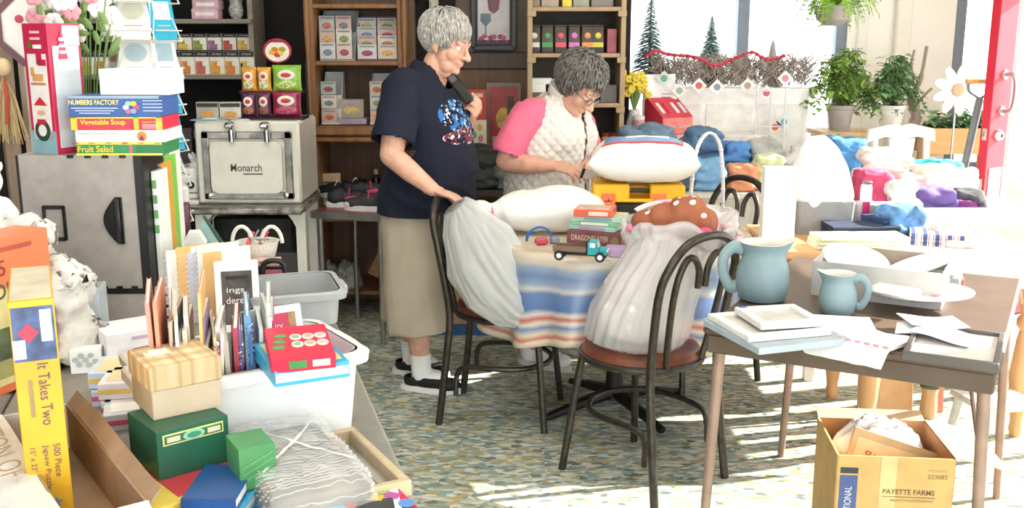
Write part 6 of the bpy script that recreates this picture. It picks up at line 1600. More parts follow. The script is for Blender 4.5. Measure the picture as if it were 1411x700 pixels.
# book covers leaning on the wall behind the people
cx, zb, w, h = span(640, 124, 668, 172, 5.6)
LT = thing('wall_bench', 'dark bench under the leaning books by the wood panel', 'bench', (-.02, 5.76, 0))
bzt = D(660, 205, 5.6).z
part('top', MB().box((0, 0, bzt - .015), (.56, .34, .03), bev=.004), wood('4a3626', .3), LT)
for sx in (-1, 1):
    for sy in (-1, 1): part('leg', MB().box((sx * .25, sy * .12, (bzt - .03) / 2), (.035, .035, bzt - .03)), wood('4a3626', .3), LT)
o = carton('letter_book', 'pale alphabet book standing under the red book on the bench', 'book', (D(656, 190, 5.55).x, 5.56, bzt), (.115, .012, .16), mat('d9d4c0', .5), .1); o.rotation_euler[0] = -.1
for kk, (u_, v_, cc) in enumerate(((-.02, .04, '7ab0c8'), (.02, .04, 'd8a04a'), (-.01, .0, '8aa86a'), (.025, -.02, 'c87a8a'), (-.03, -.04, 'a88ac0'))): decal(o, '-y', u_, v_, .03, .04, mat(cc, .5), 'printed_letter', shape='oval', lift=.001 + .0004 * kk)
o = carton('red_story_book', 'red covered story book standing upright behind the alphabet book', 'book', (D(654, 150, 5.6).x, 5.62, bzt), (.13, .014, D(654, 124, 5.6).z - bzt), mat('c23a34', .45, var=.06), .05); o.rotation_euler[0] = -.06
decal(o, '-y', .0, .06, .08, .07, mat('e0a85a', .5, var=.3, scale=40), 'printed_picture'); decal(o, '-y', 0, .13, .09, .02, mat('f0d8a8', .5))
o = carton('framed_red_print', 'red print in a grey frame leaning on the wood panel', 'picture', (D(694, 150, 5.7).x, 5.70, bzt), (.19, .02, D(694, 114, 5.7).z - bzt), mat('8a7a70', .5), .0); o.rotation_euler[0] = -.05; w, d, h = _SZ[o.name]
decal(o, '-y', 0, 0, w * .84, h * .88, mat('a8352e', .4, var=.2, scale=20), 'print'); decal(o, '-y', .0, -.02, w * .45, h * .35, mat('d8b04a', .4, var=.3), lift=.002, shape='oval'); decal(o, '-y', .04, .05, w * .2, h * .3, mat('4a3026', .4), lift=.0026)
jr = thing('spice_jar', 'small glass jar standing before the framed red print', 'jar', (D(684, 190, 5.5).x, 5.52, bzt)); part('glass', MB().lathe([(.022, 0), (.025, .005), (.025, .055), (.02, .06)], 16), mat('a8a49a', .15), jr); part('lid', MB().lathe([(.022, .06), (.022, .075), (.01, .077)], 16), mat('c9c4b8', .3, .5), jr)
# dark jackets between the people
jt = thing('low_stand', 'low stand carrying the dark jackets between the two people', 'stand', (D(668, 250, 5.4).x, 5.45, 0))
jz = D(668, 262, 5.36).z
part('top', MB().box((0, 0, jz - .015), (.4, .22, .03)), mat('3a332c', .6), jt)
for sx in (-1, 1):
    for sy in (-1, 1): part('leg', MB().box((sx * .17, sy * .09, (jz - .03) / 2), (.03, .03, jz - .03)), mat('3a332c', .6), jt)
single('dark_jacket', 'charcoal jacket heaped between the two people', 'jacket', garment(.26, .20, .22, 21), mat('3a3c3c', .8, var=.15), (D(665, 250, 5.4).x, 5.47, jz))
single('grey_trousers', 'grey folded trousers beside the charcoal jacket', 'trousers', garment(.14, .16, .12, 23), mat('6a6c6a', .8, var=.12), (D(692, 255, 5.4).x + .03, 5.43, jz))
# ================================================================== sneakers on the shoe table
def sneaker(label, loc, rz, upper, accent):
    t = thing('sneaker', label, 'shoe', loc, rz, 'sneakers on the small table')
    u = MB(); u.ell((-.07, 0, .05), (.05, .036, .05)); u.ell((.0, 0, .045), (.08, .036, .04)); u.ell((.07, 0, .035), (.06, .04, .03)); u.ell((-.075, 0, .085), (.035, .028, .03))
    me = vox(u, .006, 3, .5, 'upper'); cutmesh(me, (-.05, 0, .095), (-.25, 0, 1)); cutmesh(me, (0, 0, .02), (0, 0, -1))
    o = part('upper', me, mat(upper, .6, var=.1), t); o.modifiers.new('t', 'SOLIDIFY').thickness = .004
    part('sole', MB().loft([[(.002 + .128 * math.cos(2 * PI * k / 24), (.038 + .005 * math.cos(2 * PI * k / 24)) * math.sin(2 * PI * k / 24), zz) for k in range(24)] for zz in (0, .012, .026)]), mat('e9e7e4', .6), t)
    part('toe_cap', MB().ell((.09, 0, .033), (.036, .038, .022)), mat('ece9e6', .5), t)
    la = MB()
    for k in range(4): la.tube([(-.01 + .022 * k, -.03, .066 - .007 * k), (-.005 + .022 * k, 0, .092 - .011 * k), (-.01 + .022 * k, .03, .066 - .007 * k)], .0035, 5)
    part('laces', la, mat(accent, .6), t); part('side_stripe', MB().ell((.01, -.034, .045), (.045, .006, .012)), mat(accent, .5), t)
sb = SHOET.location; 
for i, (px, py, rz, up, ac, lab) in enumerate(((465, 266, 2.6, '2a2a2e', 'e8e6e4', 'black and white sneaker at the table corner'), (490, 262, 2.3, '1f1f24', 'e8e6e4', 'black sneaker with white toe beside the pink laced one'), (484, 278, .2, '26262b', 'd83a72', 'black sneaker with bright pink laces'), (508, 284, 2.9, '3a3a40', 'c8506e', 'charcoal sneaker with rose stripe on the red table edge'), (512, 268, .4, '2a2a2e', 'e0457a', 'black sneaker with pink stripe by the bottle'))):
    p = G(px, py + 6, SHOEZ); sneaker(lab, (p.x, p.y, SHOEZ), rz, up, ac)
p = G(518, 262, SHOEZ)
bt = thing('dark_bottle', 'small dark bottle with pale cap behind the sneakers', 'bottle', (p.x, p.y + .02, SHOEZ)); part('body', MB().lathe([(.02, 0), (.022, .005), (.022, .06), (.01, .075), (.01, .09)], 16), mat('1c1c20', .2), bt); part('cap', MB().lathe([(.012, .088), (.012, .115), (.008, .117)], 14), mat('e0d8b8', .4), bt)
# ================================================================== coffee shelf goods
cof = [('d8d8d4', 'silver'), ('4f9a5e', 'green'), ('e05a66', 'red'), ('d879c0', 'orchid'), ('e89a4e', 'orange'), ('e0cf4a', 'yellow')]
for i, (cc, nm) in enumerate(cof):
    x0 = [728, 746, 764, 783, 801, 816][i]; cx, zb, w, h = span(x0, 34, x0 + 17, 71, COY + .06)
    t = thing('coffee_bag', 'brown coffee bag with %s label on the oak shelf' % nm, 'coffee bag', (cx, COY + .08, COZ[1]), rnd.uniform(-.1, .1), 'coffee bags on the oak shelf')
    rings = []
    for zz, kx, ky in ((0, .95, .9), (.01, 1, 1), (h * .6, .98, .85), (h * .85, .92, .35), (h, .9, .08)):
        rings.append([(x * kx, y * ky, zz) for x, y in rrect(w, .05, .008, 3)])
    part('bag', MB().loft(rings), mat('4a4038', .35, var=.12), t); part('clip', MB().box((0, 0, h + .002), (w * .95, .012, .012), bev=.002), mat('201c1a', .5), t)
    part('label_band', MB().box((0, -.0252, h * .30), (w * .86, .002, h * .18), bev=.0005), mat(cc, .45), t); part('label_seal', MB().ell((0, -.0235, h * .64), (w * .26, .004, w * .26), n=14, m=6), mat(cc, .45), t); part('lower_panel', MB().box((0, -.0252, h * .12), (w * .8, .0016, h * .16)), mat('2a2422', .4), t)
cx, zb, w, h = span(836, 38, 849, 71, COY + .06); o = carton('red_packet', 'red foil packet at the end of the coffee bags', 'packet', (cx, COY + .09, COZ[1]), (w, .06, h), mat('a83a44', .3, var=.15), .1)
for i, (x0, x1, cc, lab) in enumerate(((728, 744, '8a7a6a', 'brown box on the top oak shelf'), (746, 770, 'a89a88', 'tan box on the top oak shelf'), (775, 788, 'e8d04a', 'yellow box on the top oak shelf'), (790, 812, '9aa08a', 'sage box on the top oak shelf'), (815, 845, '8a8078', 'taupe box on the top oak shelf'))):
    cx, zb, w, h = span(x0, -14, x1, 6, COY + .06); carton('dry_goods_box', lab, 'box', (cx, COY + .1, COZ[0]), (w, .08, h), mat(cc, .5, var=.08), 0)
for i, (x0, y0, x1, y1, cc, lab) in enumerate(((728, 116, 752, 127, 'e9ecea', 'white paper pack stacked on the third oak shelf'), (730, 108, 760, 116, 'dfe4e2', 'pale paper pack on top of the stack on the third oak shelf'), (728, 127, 758, 141, '6a5a4c', 'brown box under the white paper packs'), (762, 118, 790, 140, 'd8d8d4', 'white tissue pack beside the brown box'))):
    cx, zb, w, h = span(x0, y0, x1, y1, COY + .05); carton('paper_pack', lab, 'pack', (cx, COY + .11, {0: COZ[2] + .052, 1: COZ[2] + .094, 2: COZ[2], 3: COZ[2]}[i]), (w, .12, {0: .042, 1: .03, 2: .052, 3: h}[i]), mat(cc, .5, var=.06), .03 * i)
cx, zb, w, h = span(828, 115, 850, 139, COY + .05); carton('grey_box', 'grey box at the end of the third oak shelf', 'box', (cx, COY + .1, COZ[2]), (w, .1, h), mat('6a6664', .5, var=.1), 0)
for i, (xa, cc, lab) in enumerate(((836, 'c9a04a', 'amber spread jar on the lowest oak shelf'), (848, 'd8d4c8', 'pale spread jar on the lowest oak shelf'))):
    q = D(xa, 190, COY + .06); t = thing('spread_jar', lab, 'jar', (q.x, COY + .08, COZ[3])); part('glass', MB().lathe([(.022, 0), (.026, .006), (.026, .07), (.02, .078)], 16), mat(cc, .2), t); part('lid', MB().lathe([(.023, .078), (.023, .095), (.01, .097)], 16), mat('8a3a3a', .4), t)
for i in range(4):
    cx = D(742 + 20 * i, 200, COY + .06).x; o = carton('pantry_box', '%s pantry box on the lowest oak shelf' % ('tan', 'white', 'brown', 'grey')[i], 'box', (cx, COY + .1, COZ[3]), (.06, .08, .10 + .015 * (i % 2)), mat(('b89a6a', 'e4e2dc', '7a5a44', '9a9a98')[i], .5, var=.08), 0, 'pantry boxes on the oak shelf')
# ================================================================== on and around the round table
TT = .745
WPL = mat('e9e7e2', .45, var=.03, scale=8)
# white sack lying toward the standing person's hand
sk = MB(); sk.ell((.08, 0, .095), (.17, .115, .092)); sk.ell((-.02, 0, .088), (.16, .10, .082)); sk.limb([(-.10, 0, .08), (-.19, 0, .075), (-.23, 0, .085)], [.07, .038, .05]); sk.ell((.2, .02, .09), (.07, .08, .06))
me = vox(sk, .008, 6, .5, 'sack'); ruffle(me, lambda c: .006 * (1 - 2 * abs(mnoise.noise(Vector((c.x * 4, c.y * 12, c.z * 12))))) * (1 if c.x < -.05 else .35))
p = D(735, 300, 3.92)
so = thing('stuffed_sack', 'plump white pillow sack lying on the round table edge', 'sack', (p.x + .02, 3.92, TT), .12)
part('cloth', me, WPL, so); part('tie', MB().tube([(-.185 + .0, .04 * math.cos(2 * PI * k / 16), .077 + .04 * math.sin(2 * PI * k / 16)) for k in range(16)], .006, 6, closed=True), mat('e06a6e', .5), so)
single('red_scarf', 'crumpled red scarf under the hand on the chair back', 'scarf', weld(heap(.14, .08, .05, 31, .5, freq=4), 'scarf'), mat('b8283e', .8, var=.15), (-.155, 3.93, .79), .2)
# clear plastic garment bag hanging over the chair
def plastic_bag():
    secs = [((-.215, 3.80, .87), .05, .045), ((-.19, 3.78, .82), .085, .06), ((-.13, 3.73, .715), .13, .07), ((-.05, 3.67, .61), .14, .062), ((.03, 3.615, .535), .11, .05), ((.085, 3.585, .495), .055, .028), ((.105, 3.575, .478), .015, .01)]
    def rings_of(kk, m=9):
        P_ = []; n = 96
        fine = []
        for i in range(len(secs) - 1):
            for q in range(4):
                f = q / 4; a, b = secs[i], secs[i + 1]; fine.append((Vector(a[0]).lerp(Vector(b[0]), f), a[1] * (1 - f) + b[1] * f, a[2] * (1 - f) + b[2] * f))
        fine.append((Vector(secs[-1][0]), secs[-1][1], secs[-1][2]))
        d1 = Vector((.62, .0, .55)).normalized(); d2 = Vector((.3, -.95, 0)).normalized()
        for i, (c, rx, ry) in enumerate(fine):
            ring = []
            for k in range(n):
                t = 2 * PI * k / n; q = kk * (1 + .16 * (1 - 2 * abs(mnoise.noise(Vector((math.cos(t) * m * .6, math.sin(t) * m * .6, i * .13))))) + .08 * mnoise.noise(Vector((math.cos(t) * 2, math.sin(t) * 2, i * .3))))
                ring.append(c + d1 * rx * q * math.cos(t) + d2 * ry * q * math.sin(t))
            P_.append(ring)
        return P_
    rings = rings_of(1.0)
    o = single('garment_bag', 'clear plastic garment bag hanging from the chair back', 'bag', MB().loft(rings), mat('f0f1f0', .14, var=0, trans=.62), smooth=180)
    part('folded_linen', MB().loft(rings_of(.74, 5)), mat('9c9d9a', .8, var=.15, scale=14), o, 180)
plastic_bag()
# toy goggles
p = G(745, 338, TT)
tg = thing('toy_goggles', 'blue and red toy goggles at the table edge', 'toy', (p.x, p.y + .02, TT), .3)
part('band', MB().tube([(.05 * math.cos(PI * k / 14), .012, .012 + .05 * math.sin(PI * k / 14)) for k in range(15)], .009, 7, flat=.5), mat('2f5fb8', .4), tg); part('lens_block', MB().box((.0, -.01, .014), (.05, .03, .026), bev=.008), mat('c8485a', .4), tg); part('side_block', MB().box((.055, 0, .013), (.03, .04, .026), bev=.006), mat('8a8a96', .4), tg)
# toy truck
def truck():
    p = G(796, 361, TT)
    t = thing('toy_truck', 'teal and brown toy flatbed truck at the table edge', 'toy truck', (p.x + .012, p.y + .035, TT), math.radians(-14))
    TEAL = mat('1f9aa0', .35, var=.05); WD = wood('7a6250', .3, 3, along=(12, 1, 1))
    part('chassis', MB().box((0, 0, .022), (.18, .03, .008)), BLACKP, t)
    bed = part('flatbed', MB().box((-.035, 0, .036), (.115, .056, .010), bev=.001), WD, t)
    for y in (-.027, .027): part('side_board', MB().box((-.035, y, .045), (.115, .003, .012)), WD, bed)
    part('headboard', MB().box((.024, 0, .052), (.004, .056, .036)), BLACKP, t)
    cab = part('cab', MB().prism([(.028, .024), (.066, .024), (.066, .046), (.058, .070), (.032, .072), (.028, .066)], -.025, .025), TEAL, t)
    part('hood', MB().box((.078, 0, .036), (.03, .040, .024), bev=.004), TEAL, t)
    part('windscreen', MB().box((.0622, 0, .058), (.002, .042, .018), R=Euler((0, -.3, 0)).to_matrix()), mat('dfe9ee', .1), cab)
    for y in (-1, 1): part('side_window', MB().box((.045, y * .0254, .058), (.018, .001, .016)), mat('dfe9ee', .1), cab); part('mud_guard', MB().box((.076, y * .024, .027), (.036, .008, .006), bev=.002), TEAL, t); part('head_light', MB().ell((.094, y * .013, .038), (.003, .005, .005), n=10, m=6), WHITE, t)
    part('grille', MB().box((.0935, 0, .036), (.002, .018, .018)), CHROME, t); part('bumper', MB().box((.098, 0, .02), (.006, .05, .007)), CHROME, t)
    for x in (-.07, .072):
        for y in (-1, 1):
            w = part('wheel', MB().lathe([(.006, -.006), (.0165, -.006), (.0175, -.004), (.0175, .004), (.0165, .006), (.006, .006)], 20, (x, y * .027, .0178), Matrix.Rotation(PI / 2, 3, 'X')), BLACKP, t)
            part('hub', MB().lathe([(.002, -.0072), (.009, -.007), (.009, .007), (.002, .0072)], 14, (x, y * .027, .0178), Matrix.Rotation(PI / 2, 3, 'X')), mat('eceae6', .4), w)
truck()
# stack of cases
def on_tab(px, py): return G(px, py, TT)
l_, s_, r_ = fbox((781, 340), (856, 346), 313, TT, .15)
BZ = TT
dg = carton('dragon_game', 'maroon game box with dragon lettering at the foot of the stack', 'game box', (l_[0], l_[1] + .012, BZ), (s_[0], .15, .062), mat('7d4a4c', .4, var=.15, scale=20), r_)
txt(dg, 'DRAGONSLAYER', '-y', -.015, .005, .020, mat('d8c8b8', .4), .14); decal(dg, '-y', .08, -.004, .03, .04, mat('8a7a4a', .4), 'printed_figure', shape='oval'); BZ += .063
for i, (c, lab) in enumerate((('9fd0c4', 'pale teal disc case on the maroon game'), ('8fc49a', 'green disc case in the middle of the stack'), ('b8dcd0', 'mint disc case near the top of the stack'))):
    o = carton('disc_case', lab, 'disc case', (l_[0] + .006 * (i - 1), l_[1] + .012, BZ), (s_[0] * .86, .135, .0165), mat(c, .15, var=.04, coat=.4), r_ + .08 * (i - 1), 'disc cases on the round table'); BZ += .017
    decal(o, '-y', 0, 0, s_[0] * .5, .009, mat(('c98ab0', 'e8e6e0', '7fb0c8')[i], .4), 'spine_label')
o = carton('red_disc_case', 'orange red disc case on top of the stack', 'disc case', (l_[0] - .018, l_[1] + .005, BZ), (.14, .125, .026), mat('e2643e', .3, var=.08, coat=.3), r_ + .14); decal(o, '-y', .02, 0, .07, .014, mat('f3d8c8', .4), 'spine_label'); decal(o, '+z', 0, 0, .11, .09, mat('d8b8a8', .3, var=.2), 'printed_front')
p = on_tab(852, 356); o = carton('lilac_box', 'lilac translucent box tucked beside the maroon game', 'box', (p.x + .015, p.y + .05, TT), (.11, .07, .03), mat('c8a8d4', .25, var=.06), -.25)
p = on_tab(786, 322); o = thing('zip_case', 'black zip case standing behind the disc stack', 'case', (p.x - .012, p.y + .19, TT), .2); part('body', MB().box((0, 0, .06), (.07, .06, .12), bev=.014), mat('1c1c1d', .6, bump=.3, bscale=150), o); part('strap', MB().tube(bez([(-.03, -.03, .10), (-.045, -.04, .07), (-.04, -.035, .02)], 5), .006, 6, flat=.5), BLACKP, o)
for i in range(2):
    o = carton('price_card', ('orange price card leaning by the toolbox', 'peach price card leaning by the toolbox')[i], 'card', (p.x + .02 + .03 * i, p.y + .17 - .0 * i, TT + .122 - .02 * i), (.09, .003, .05), mat(('f0824e', 'e8b48a')[i], .6), -.2, bev=.0004); o.rotation_euler = (-1.0, .15, -.2 + .3 * i)
# toolbox and pillow
TBY = 4.09
cx, _, w, h = span(818, 252, 945, 311, TBY - .1)
tb = thing('tool_box', 'black toolbox with yellow lid rim and orange stickers', 'toolbox', (cx, TBY, TT), -.04)
part('body', MB().box((0, 0, .055), (w * .96, .19, .11), bev=.01), mat('1d1c1c', .5, var=.05), tb)
YL = mat('f0b81e', .4, var=.04)
lid = part('lid', MB().box((-w * .30, 0, .145), (w * .40, .20, .07), bev=.008).box((w * .31, 0, .145), (w * .38, .20, .07), bev=.008).box((0, .05, .14), (w * .3, .10, .05), bev=.006).box((0, 0, .116), (w, .205, .014), bev=.004), YL, tb)
part('handle', MB().tube(bez([(-.06, -.06, .12), (-.05, -.07, .15), (.05, -.07, .15), (.06, -.06, .12)], 5), .009, 8), mat('3a3836', .4), lid)
for x in (-w * .33, w * .22): part('sticker', MB().box((x, -.104, .115), (.055, .002, .06)), mat('f07a4a', .6), tb)
M = Matrix(((1, 0, 0, -w * .33), (0, 0, -1, -.1056), (0, 1, 0, .115), (0, 0, 0, 1))); part('pen_mark', MB().box((-w * .33, -.1058, .115), (.03, .001, .003)).box((-w * .33, -.1058, .118), (.004, .001, .012)), INK, tb)
TBT = TT + .183
cx, _, w, h = span(812, 196, 968, 256, TBY - .12)
pw = thing('pillow_pack', 'white packaged pillow with blue panel and red piping on the toolbox', 'pillow', (cx + .01, TBY + .02, TBT - .004), -.12)
PH = .175
me = weld(pillow(w, .36, PH, 2, 30), 'pillow'); part('casing', me, mat('ebe8e4', .45, var=.02), pw)
def ptop(x, y):
    e = max(0.0, (1 - abs(x) ** 3.0)) ** 0.5 * max(0.0, (1 - abs(y) ** 3.0)) ** 0.5
    return PH / 2 * e * (1 + 0.10 * mnoise.noise(Vector((x * 2.4, y * 2.4, 0)) + Vector((2, 4.2, 0)))) + PH / 2
part('blue_panel', MB().sheet(20, 12, lambda a, b: ((-.72 + 1.35 * a) * w / 2, (-.55 + 1.2 * b) * .18, ptop(-.72 + 1.35 * a, -.55 + 1.2 * b) + .003), .001), mat('7f9fce', .5, var=.12), pw, 180)
part('white_panel', MB().sheet(12, 8, lambda a, b: ((-.35 + .8 * a) * w / 2, (.0 + .5 * b) * .18, ptop(-.35 + .8 * a, .0 + .5 * b) + .0045), .001), mat('f0eeec', .5), pw, 180)
part('piping', MB().tube([((-.76 + 1.43 * k / 30) * w / 2, -.60 * .18, ptop(-.76 + 1.43 * k / 30, -.60) + .004) for k in range(31)], .0035, 6), mat('c8404e', .5), pw); part('piping', MB().tube([(.67 * w / 2, (-.60 + 1.2 * k / 20) * .18, ptop(.67, -.60 + 1.2 * k / 20) + .004) for k in range(21)], .003, 6), mat('d87a80', .5), pw)
# small item in the vested person's hands
iw = D(812, 240, 4.26); pn_ = thing('paper_tag', 'small white paper held in the vested person\'s hands', 'paper', (iw.x, iw.y, iw.z), .3, rot=(.5, .2, .2)); part('sheet', MB().box((0, 0, 0), (.08, .002, .05)), mat('f3efec', .6), pn_); part('dark_edge', MB().box((-.03, -.002, 0), (.012, .003, .05)), mat('3a3436', .5), pn_)
# white wicker basket with tall handle
bk = thing('handled_basket', 'white basket with tall lattice handle behind the polka dot cloth', 'basket', (.785, 4.05, TT), .5)
part('bowl', MB().lathe([(.07, 0), (.085, .01), (.10, .07), (.104, .075), (.098, .075), (.08, .012), (.04, .008)], 28), mat('f1efec', .5, bump=.4, bscale=120), bk)
hz = D(983, 183, 4.05).z - TT
arc = [(-.085, 0, .07), (-.078, 0, .2), (-.055, 0, hz - .05), (0, 0, hz), (.055, 0, hz - .05), (.078, 0, .2), (.085, 0, .07)]
part('handle', MB().tube(bez(arc, 7), .010, 8, flat=.55), mat('e4e2e6', .4), bk)
for k, q in enumerate(bez(arc, 5)[1::2]): part('handle_knot', MB().ell(q, (.012, .009, .006), n=10, m=6), mat('c9c8d0', .4), bk)
# ================================================================== carrier bag on the near chair
def dots(base='9c5a3e', sc=21, dc='f6f0e6', thr=.23):
    m = mat(base, .8, var=.05).copy(); nt = m.node_tree; N = nt.nodes; L = nt.links; p = N['Principled BSDF']; src = p.inputs['Base Color'].links[0].from_socket
    tc = N.new('ShaderNodeTexCoord'); vo = N.new('ShaderNodeTexVoronoi'); vo.inputs['Scale'].default_value = sc; vo.inputs['Randomness'].default_value = .28; L.new(tc.outputs['Object'], vo.inputs['Vector'])
    lt = N.new('ShaderNodeMath'); lt.operation = 'LESS_THAN'; lt.inputs[1].default_value = thr; L.new(vo.outputs['Distance'], lt.inputs[0])
    mx = N.new('ShaderNodeMix'); mx.data_type = 'RGBA'; L.new(lt.outputs[0], mx.inputs[0]); L.new(src, mx.inputs[6]); mx.inputs[7].default_value = lin(dc); L.new(mx.outputs[2], p.inputs['Base Color'])
    return m
def carrier():
    t = thing('carrier_bag', 'white plastic carrier bag on the near chair seat', 'bag', (.445, 3.345, .4785))
    n = 120; rings = []
    secs = [(-.01, .0, 0.0, .145, .145), (-.02, .0, .02, .172, .162), (-.01, .0, .07, .172, .160), (.0, .0, .12, .168, .155), (.025, .005, .18, .158, .148), (.05, .01, .24, .148, .14), (.075, .015, .29, .142, .132), (.095, .02, .33, .140, .125), (.112, .03, .37, .150, .13), (.12, .03, .405, .172, .145), (.122, .03, .415, .182, .152), (.12, .03, .395, .186, .155), (.12, .03, .365, .172, .147)]
    for i, (cx, cy, z, rx, ry) in enumerate(secs):
        ring = []
        for k in range(n):
            th = 2 * PI * k / n; C_, S_ = math.cos(th), math.sin(th)
            q = 1 + (.10 if i > 2 else .05) * (1 - 2 * abs(mnoise.noise(Vector((C_ * 5, S_ * 5, i * .16))))) + .05 * mnoise.noise(Vector((C_ * 2, S_ * 2, i * .5)))
            ring.append((cx + rx * q * C_, cy + ry * q * S_, z + ((.022 * math.sin(3 * th + 1) + .012 * math.sin(7 * th)) if i > 7 else 0)))
        rings.append(ring)
    mb = MB().loft(rings, caps=False); mb.f.append(tuple(range(n))[::-1])
    part('film', mb, mat('eeecec', .2, var=0, trans=.6), t, 180)
    # faint dotted cloth packed inside
    ib = MB(); ib.ell((-.008, 0, .10), (.145, .135, .10)); ib.ell((.0, 0, .16), (.135, .125, .12)); ib.ell((.045, .01, .24), (.115, .105, .12)); ib.ell((.08, .015, .31), (.10, .095, .08)); me = vox(ib, .01, 4); ruffle(me, lambda c: .010 * (1 - 2 * abs(mnoise.noise(Vector((c.x * 9, c.y * 9, c.z * 3)))))); part('packed_cloth', me, dots('c9bfbb', 15, 'f6f3f1', .17), t)
    PK = mat('f2b8c8', .5)
    part('handle_loop', MB().sheet(20, 2, lambda a, b: (.12 + (.16 + .02 * b) * math.cos(.3 + 2.2 * a), .03 + .15 * math.sin(.3 + 2.2 * a), .40 + .05 * math.sin(2.6 * a) + .012 * b), .003), mat('f6e8ea', .4, var=0, trans=.15), t)
    part('pink_tie', MB().ell((.18, -.11, .40), (.025, .012, .016)), mat('ea3f7c', .5), t); part('pink_tie', MB().ell((.09, .12, .455), (.02, .012, .010)), mat('e85a98', .5), t); part('pink_tie', MB().ell((-.055, -.03, .40), (.012, .01, .012)), mat('e87898', .5), t)
carrier()
pc = MB(); pc.box((.0, 0, -.02), (.19, .13, .11), Euler((0, -.12, 0)).to_matrix(), bev=.03); pc.box((.035, 0, .02), (.13, .12, .08), Euler((.1, -.2, .1)).to_matrix(), bev=.03); pc.ell((-.09, 0, -.03), (.06, .07, .04)); pc.ell((.10, .0, -.02), (.04, .06, .05))
me = vox(pc, .007, 3); ruffle(me, lambda c: .006 * mnoise.noise(c * 12) + .004 * (1 - 2 * abs(mnoise.noise(Vector((c.x * 14, c.y * 8, 3))))))
single('polka_dot_cloth', 'terracotta cloth with cream polka dots bulging from the carrier bag', 'cloth', me, dots(), (.55, 3.355, .915), -.35)
single('floral_scarf', 'pink and rust flowered scarf spilling from the carrier bag', 'scarf', weld(heap(.16, .12, .09, 44, .5, freq=4), 'scarf'), mat('eab6b6', .8, var=.5, scale=28), (.70, 3.36, .80), .2)
# ================================================================== on the brown table
CZ = .7405
def C(x, y, z=CZ): return Vector((CFL.x, CFL.y, z)) + CU * x + CV * y
BLUE = mat('869ea4', .5, var=.05, scale=8)
def pitcher(label, px, py, k, rz, handle=1):
    p = G(px, py, CZ)
    t = thing('pitcher', label, 'pitcher', (p.x, p.y + .07 * k, CZ), rz, 'blue stoneware pitchers')
    prof = [(.055, 0), (.075, .006), (.086, .05), (.082, .085), (.068, .115), (.064, .128), (.070, .142), (.076, .155), (.073, .156), (.066, .142), (.060, .128), (.064, .115), (.078, .085), (.080, .05), (.06, .012), (.02, .010)]
    n = 40; rings = []
    for r, z in prof:
        ring = []
        for j in range(n):
            a = 2 * PI * j / n; sp = max(0, math.cos(a)) ** 12 * max(0, (z - .11) / .045) * .026
            ring.append(((r + sp) * math.cos(a) * k, r * math.sin(a) * k, z * k + (sp * .4 * k if z > .14 else 0)))
        rings.append(ring)
    vm = MB().loft(rings[:8], caps=False); vm.f.append(tuple(range(n))[::-1]); part('vessel', vm, BLUE, t, 180)
    part('inside', MB().loft(rings[7:], caps=False).add([(.02 * k * math.cos(2 * PI * j / 12), .02 * k * math.sin(2 * PI * j / 12), .0105 * k) for j in range(12)], [tuple(range(12))]), mat('e6e0d6', .4), t, 180)
    t.scale = (.92, .92, 1.14)
    h = [(-.064, 0, .132), (-.095, 0, .14), (-.125, 0, .115), (-.128, 0, .075), (-.105, 0, .035), (-.082, 0, .035)]
    part('handle', MB().tube(bez([(x * k, y, z * k) for x, y, z in h], 6), .0115 * k, 10, flat=1.5), BLUE, t, 180)
pitcher('large grey blue pitcher with handle toward the near chair', 1057, 421, .98, math.radians(-8))
pitcher('small grey blue pitcher with handle toward the oval plate', 1160, 438, .66, math.radians(168))
# picture boards
def board(name, label, cat, fl, fr, bk, z, th, m, inner=None, rim=.02):
    l, s, r = flat(fl, fr, bk, z + th, th)
    if inner is None: return carton(name, label, cat, l, s, m, r, bev=.002), s
    t = thing(name, label, cat, l, r); w, d, h = s
    part('frame', MB().box((0, -d / 2 + rim / 2, h / 2), (w, rim, h), bev=.002).box((0, d / 2 - rim / 2, h / 2), (w, rim, h), bev=.002).box((-w / 2 + rim / 2, 0, h / 2), (rim, d - 2 * rim, h), bev=.002).box((w / 2 - rim / 2, 0, h / 2), (rim, d - 2 * rim, h), bev=.002), m, t)
    part('panel', MB().box((0, 0, h * .3), (w - 2 * rim, d - 2 * rim, h * .4)), inner, t)
    return t, s
board('canvas_board', 'pale blue grey canvas board overhanging the table corner', 'board', (1046, 480), (1172, 466), (968, 440), CZ, .018, mat('a3b0b9', .6, var=.03))
z = CZ + .0185
board('picture_frame', 'large white wooden picture frame lying on the canvas board', 'picture frame', (1032, 464), (1146, 454), (996, 430), z, .016, mat('e3e0dc', .5), mat('d0ccc6', .6), .026)
z += .0165
t, s = board('picture_frame', 'small white picture frame on the larger white frame', 'picture frame', (1049, 446), (1136, 441), (1024, 422), z, .018, mat('e6e3df', .5), mat('c9c5bf', .6), .024)
for nm, px, py in (('blue_tape', 0, 0),):
    part(nm, MB().box((-s[0] / 2 + .02, s[1] / 2 - .008, s[2] + .0006), (.022, .012, .001)), mat('3f62c8', .5), t)
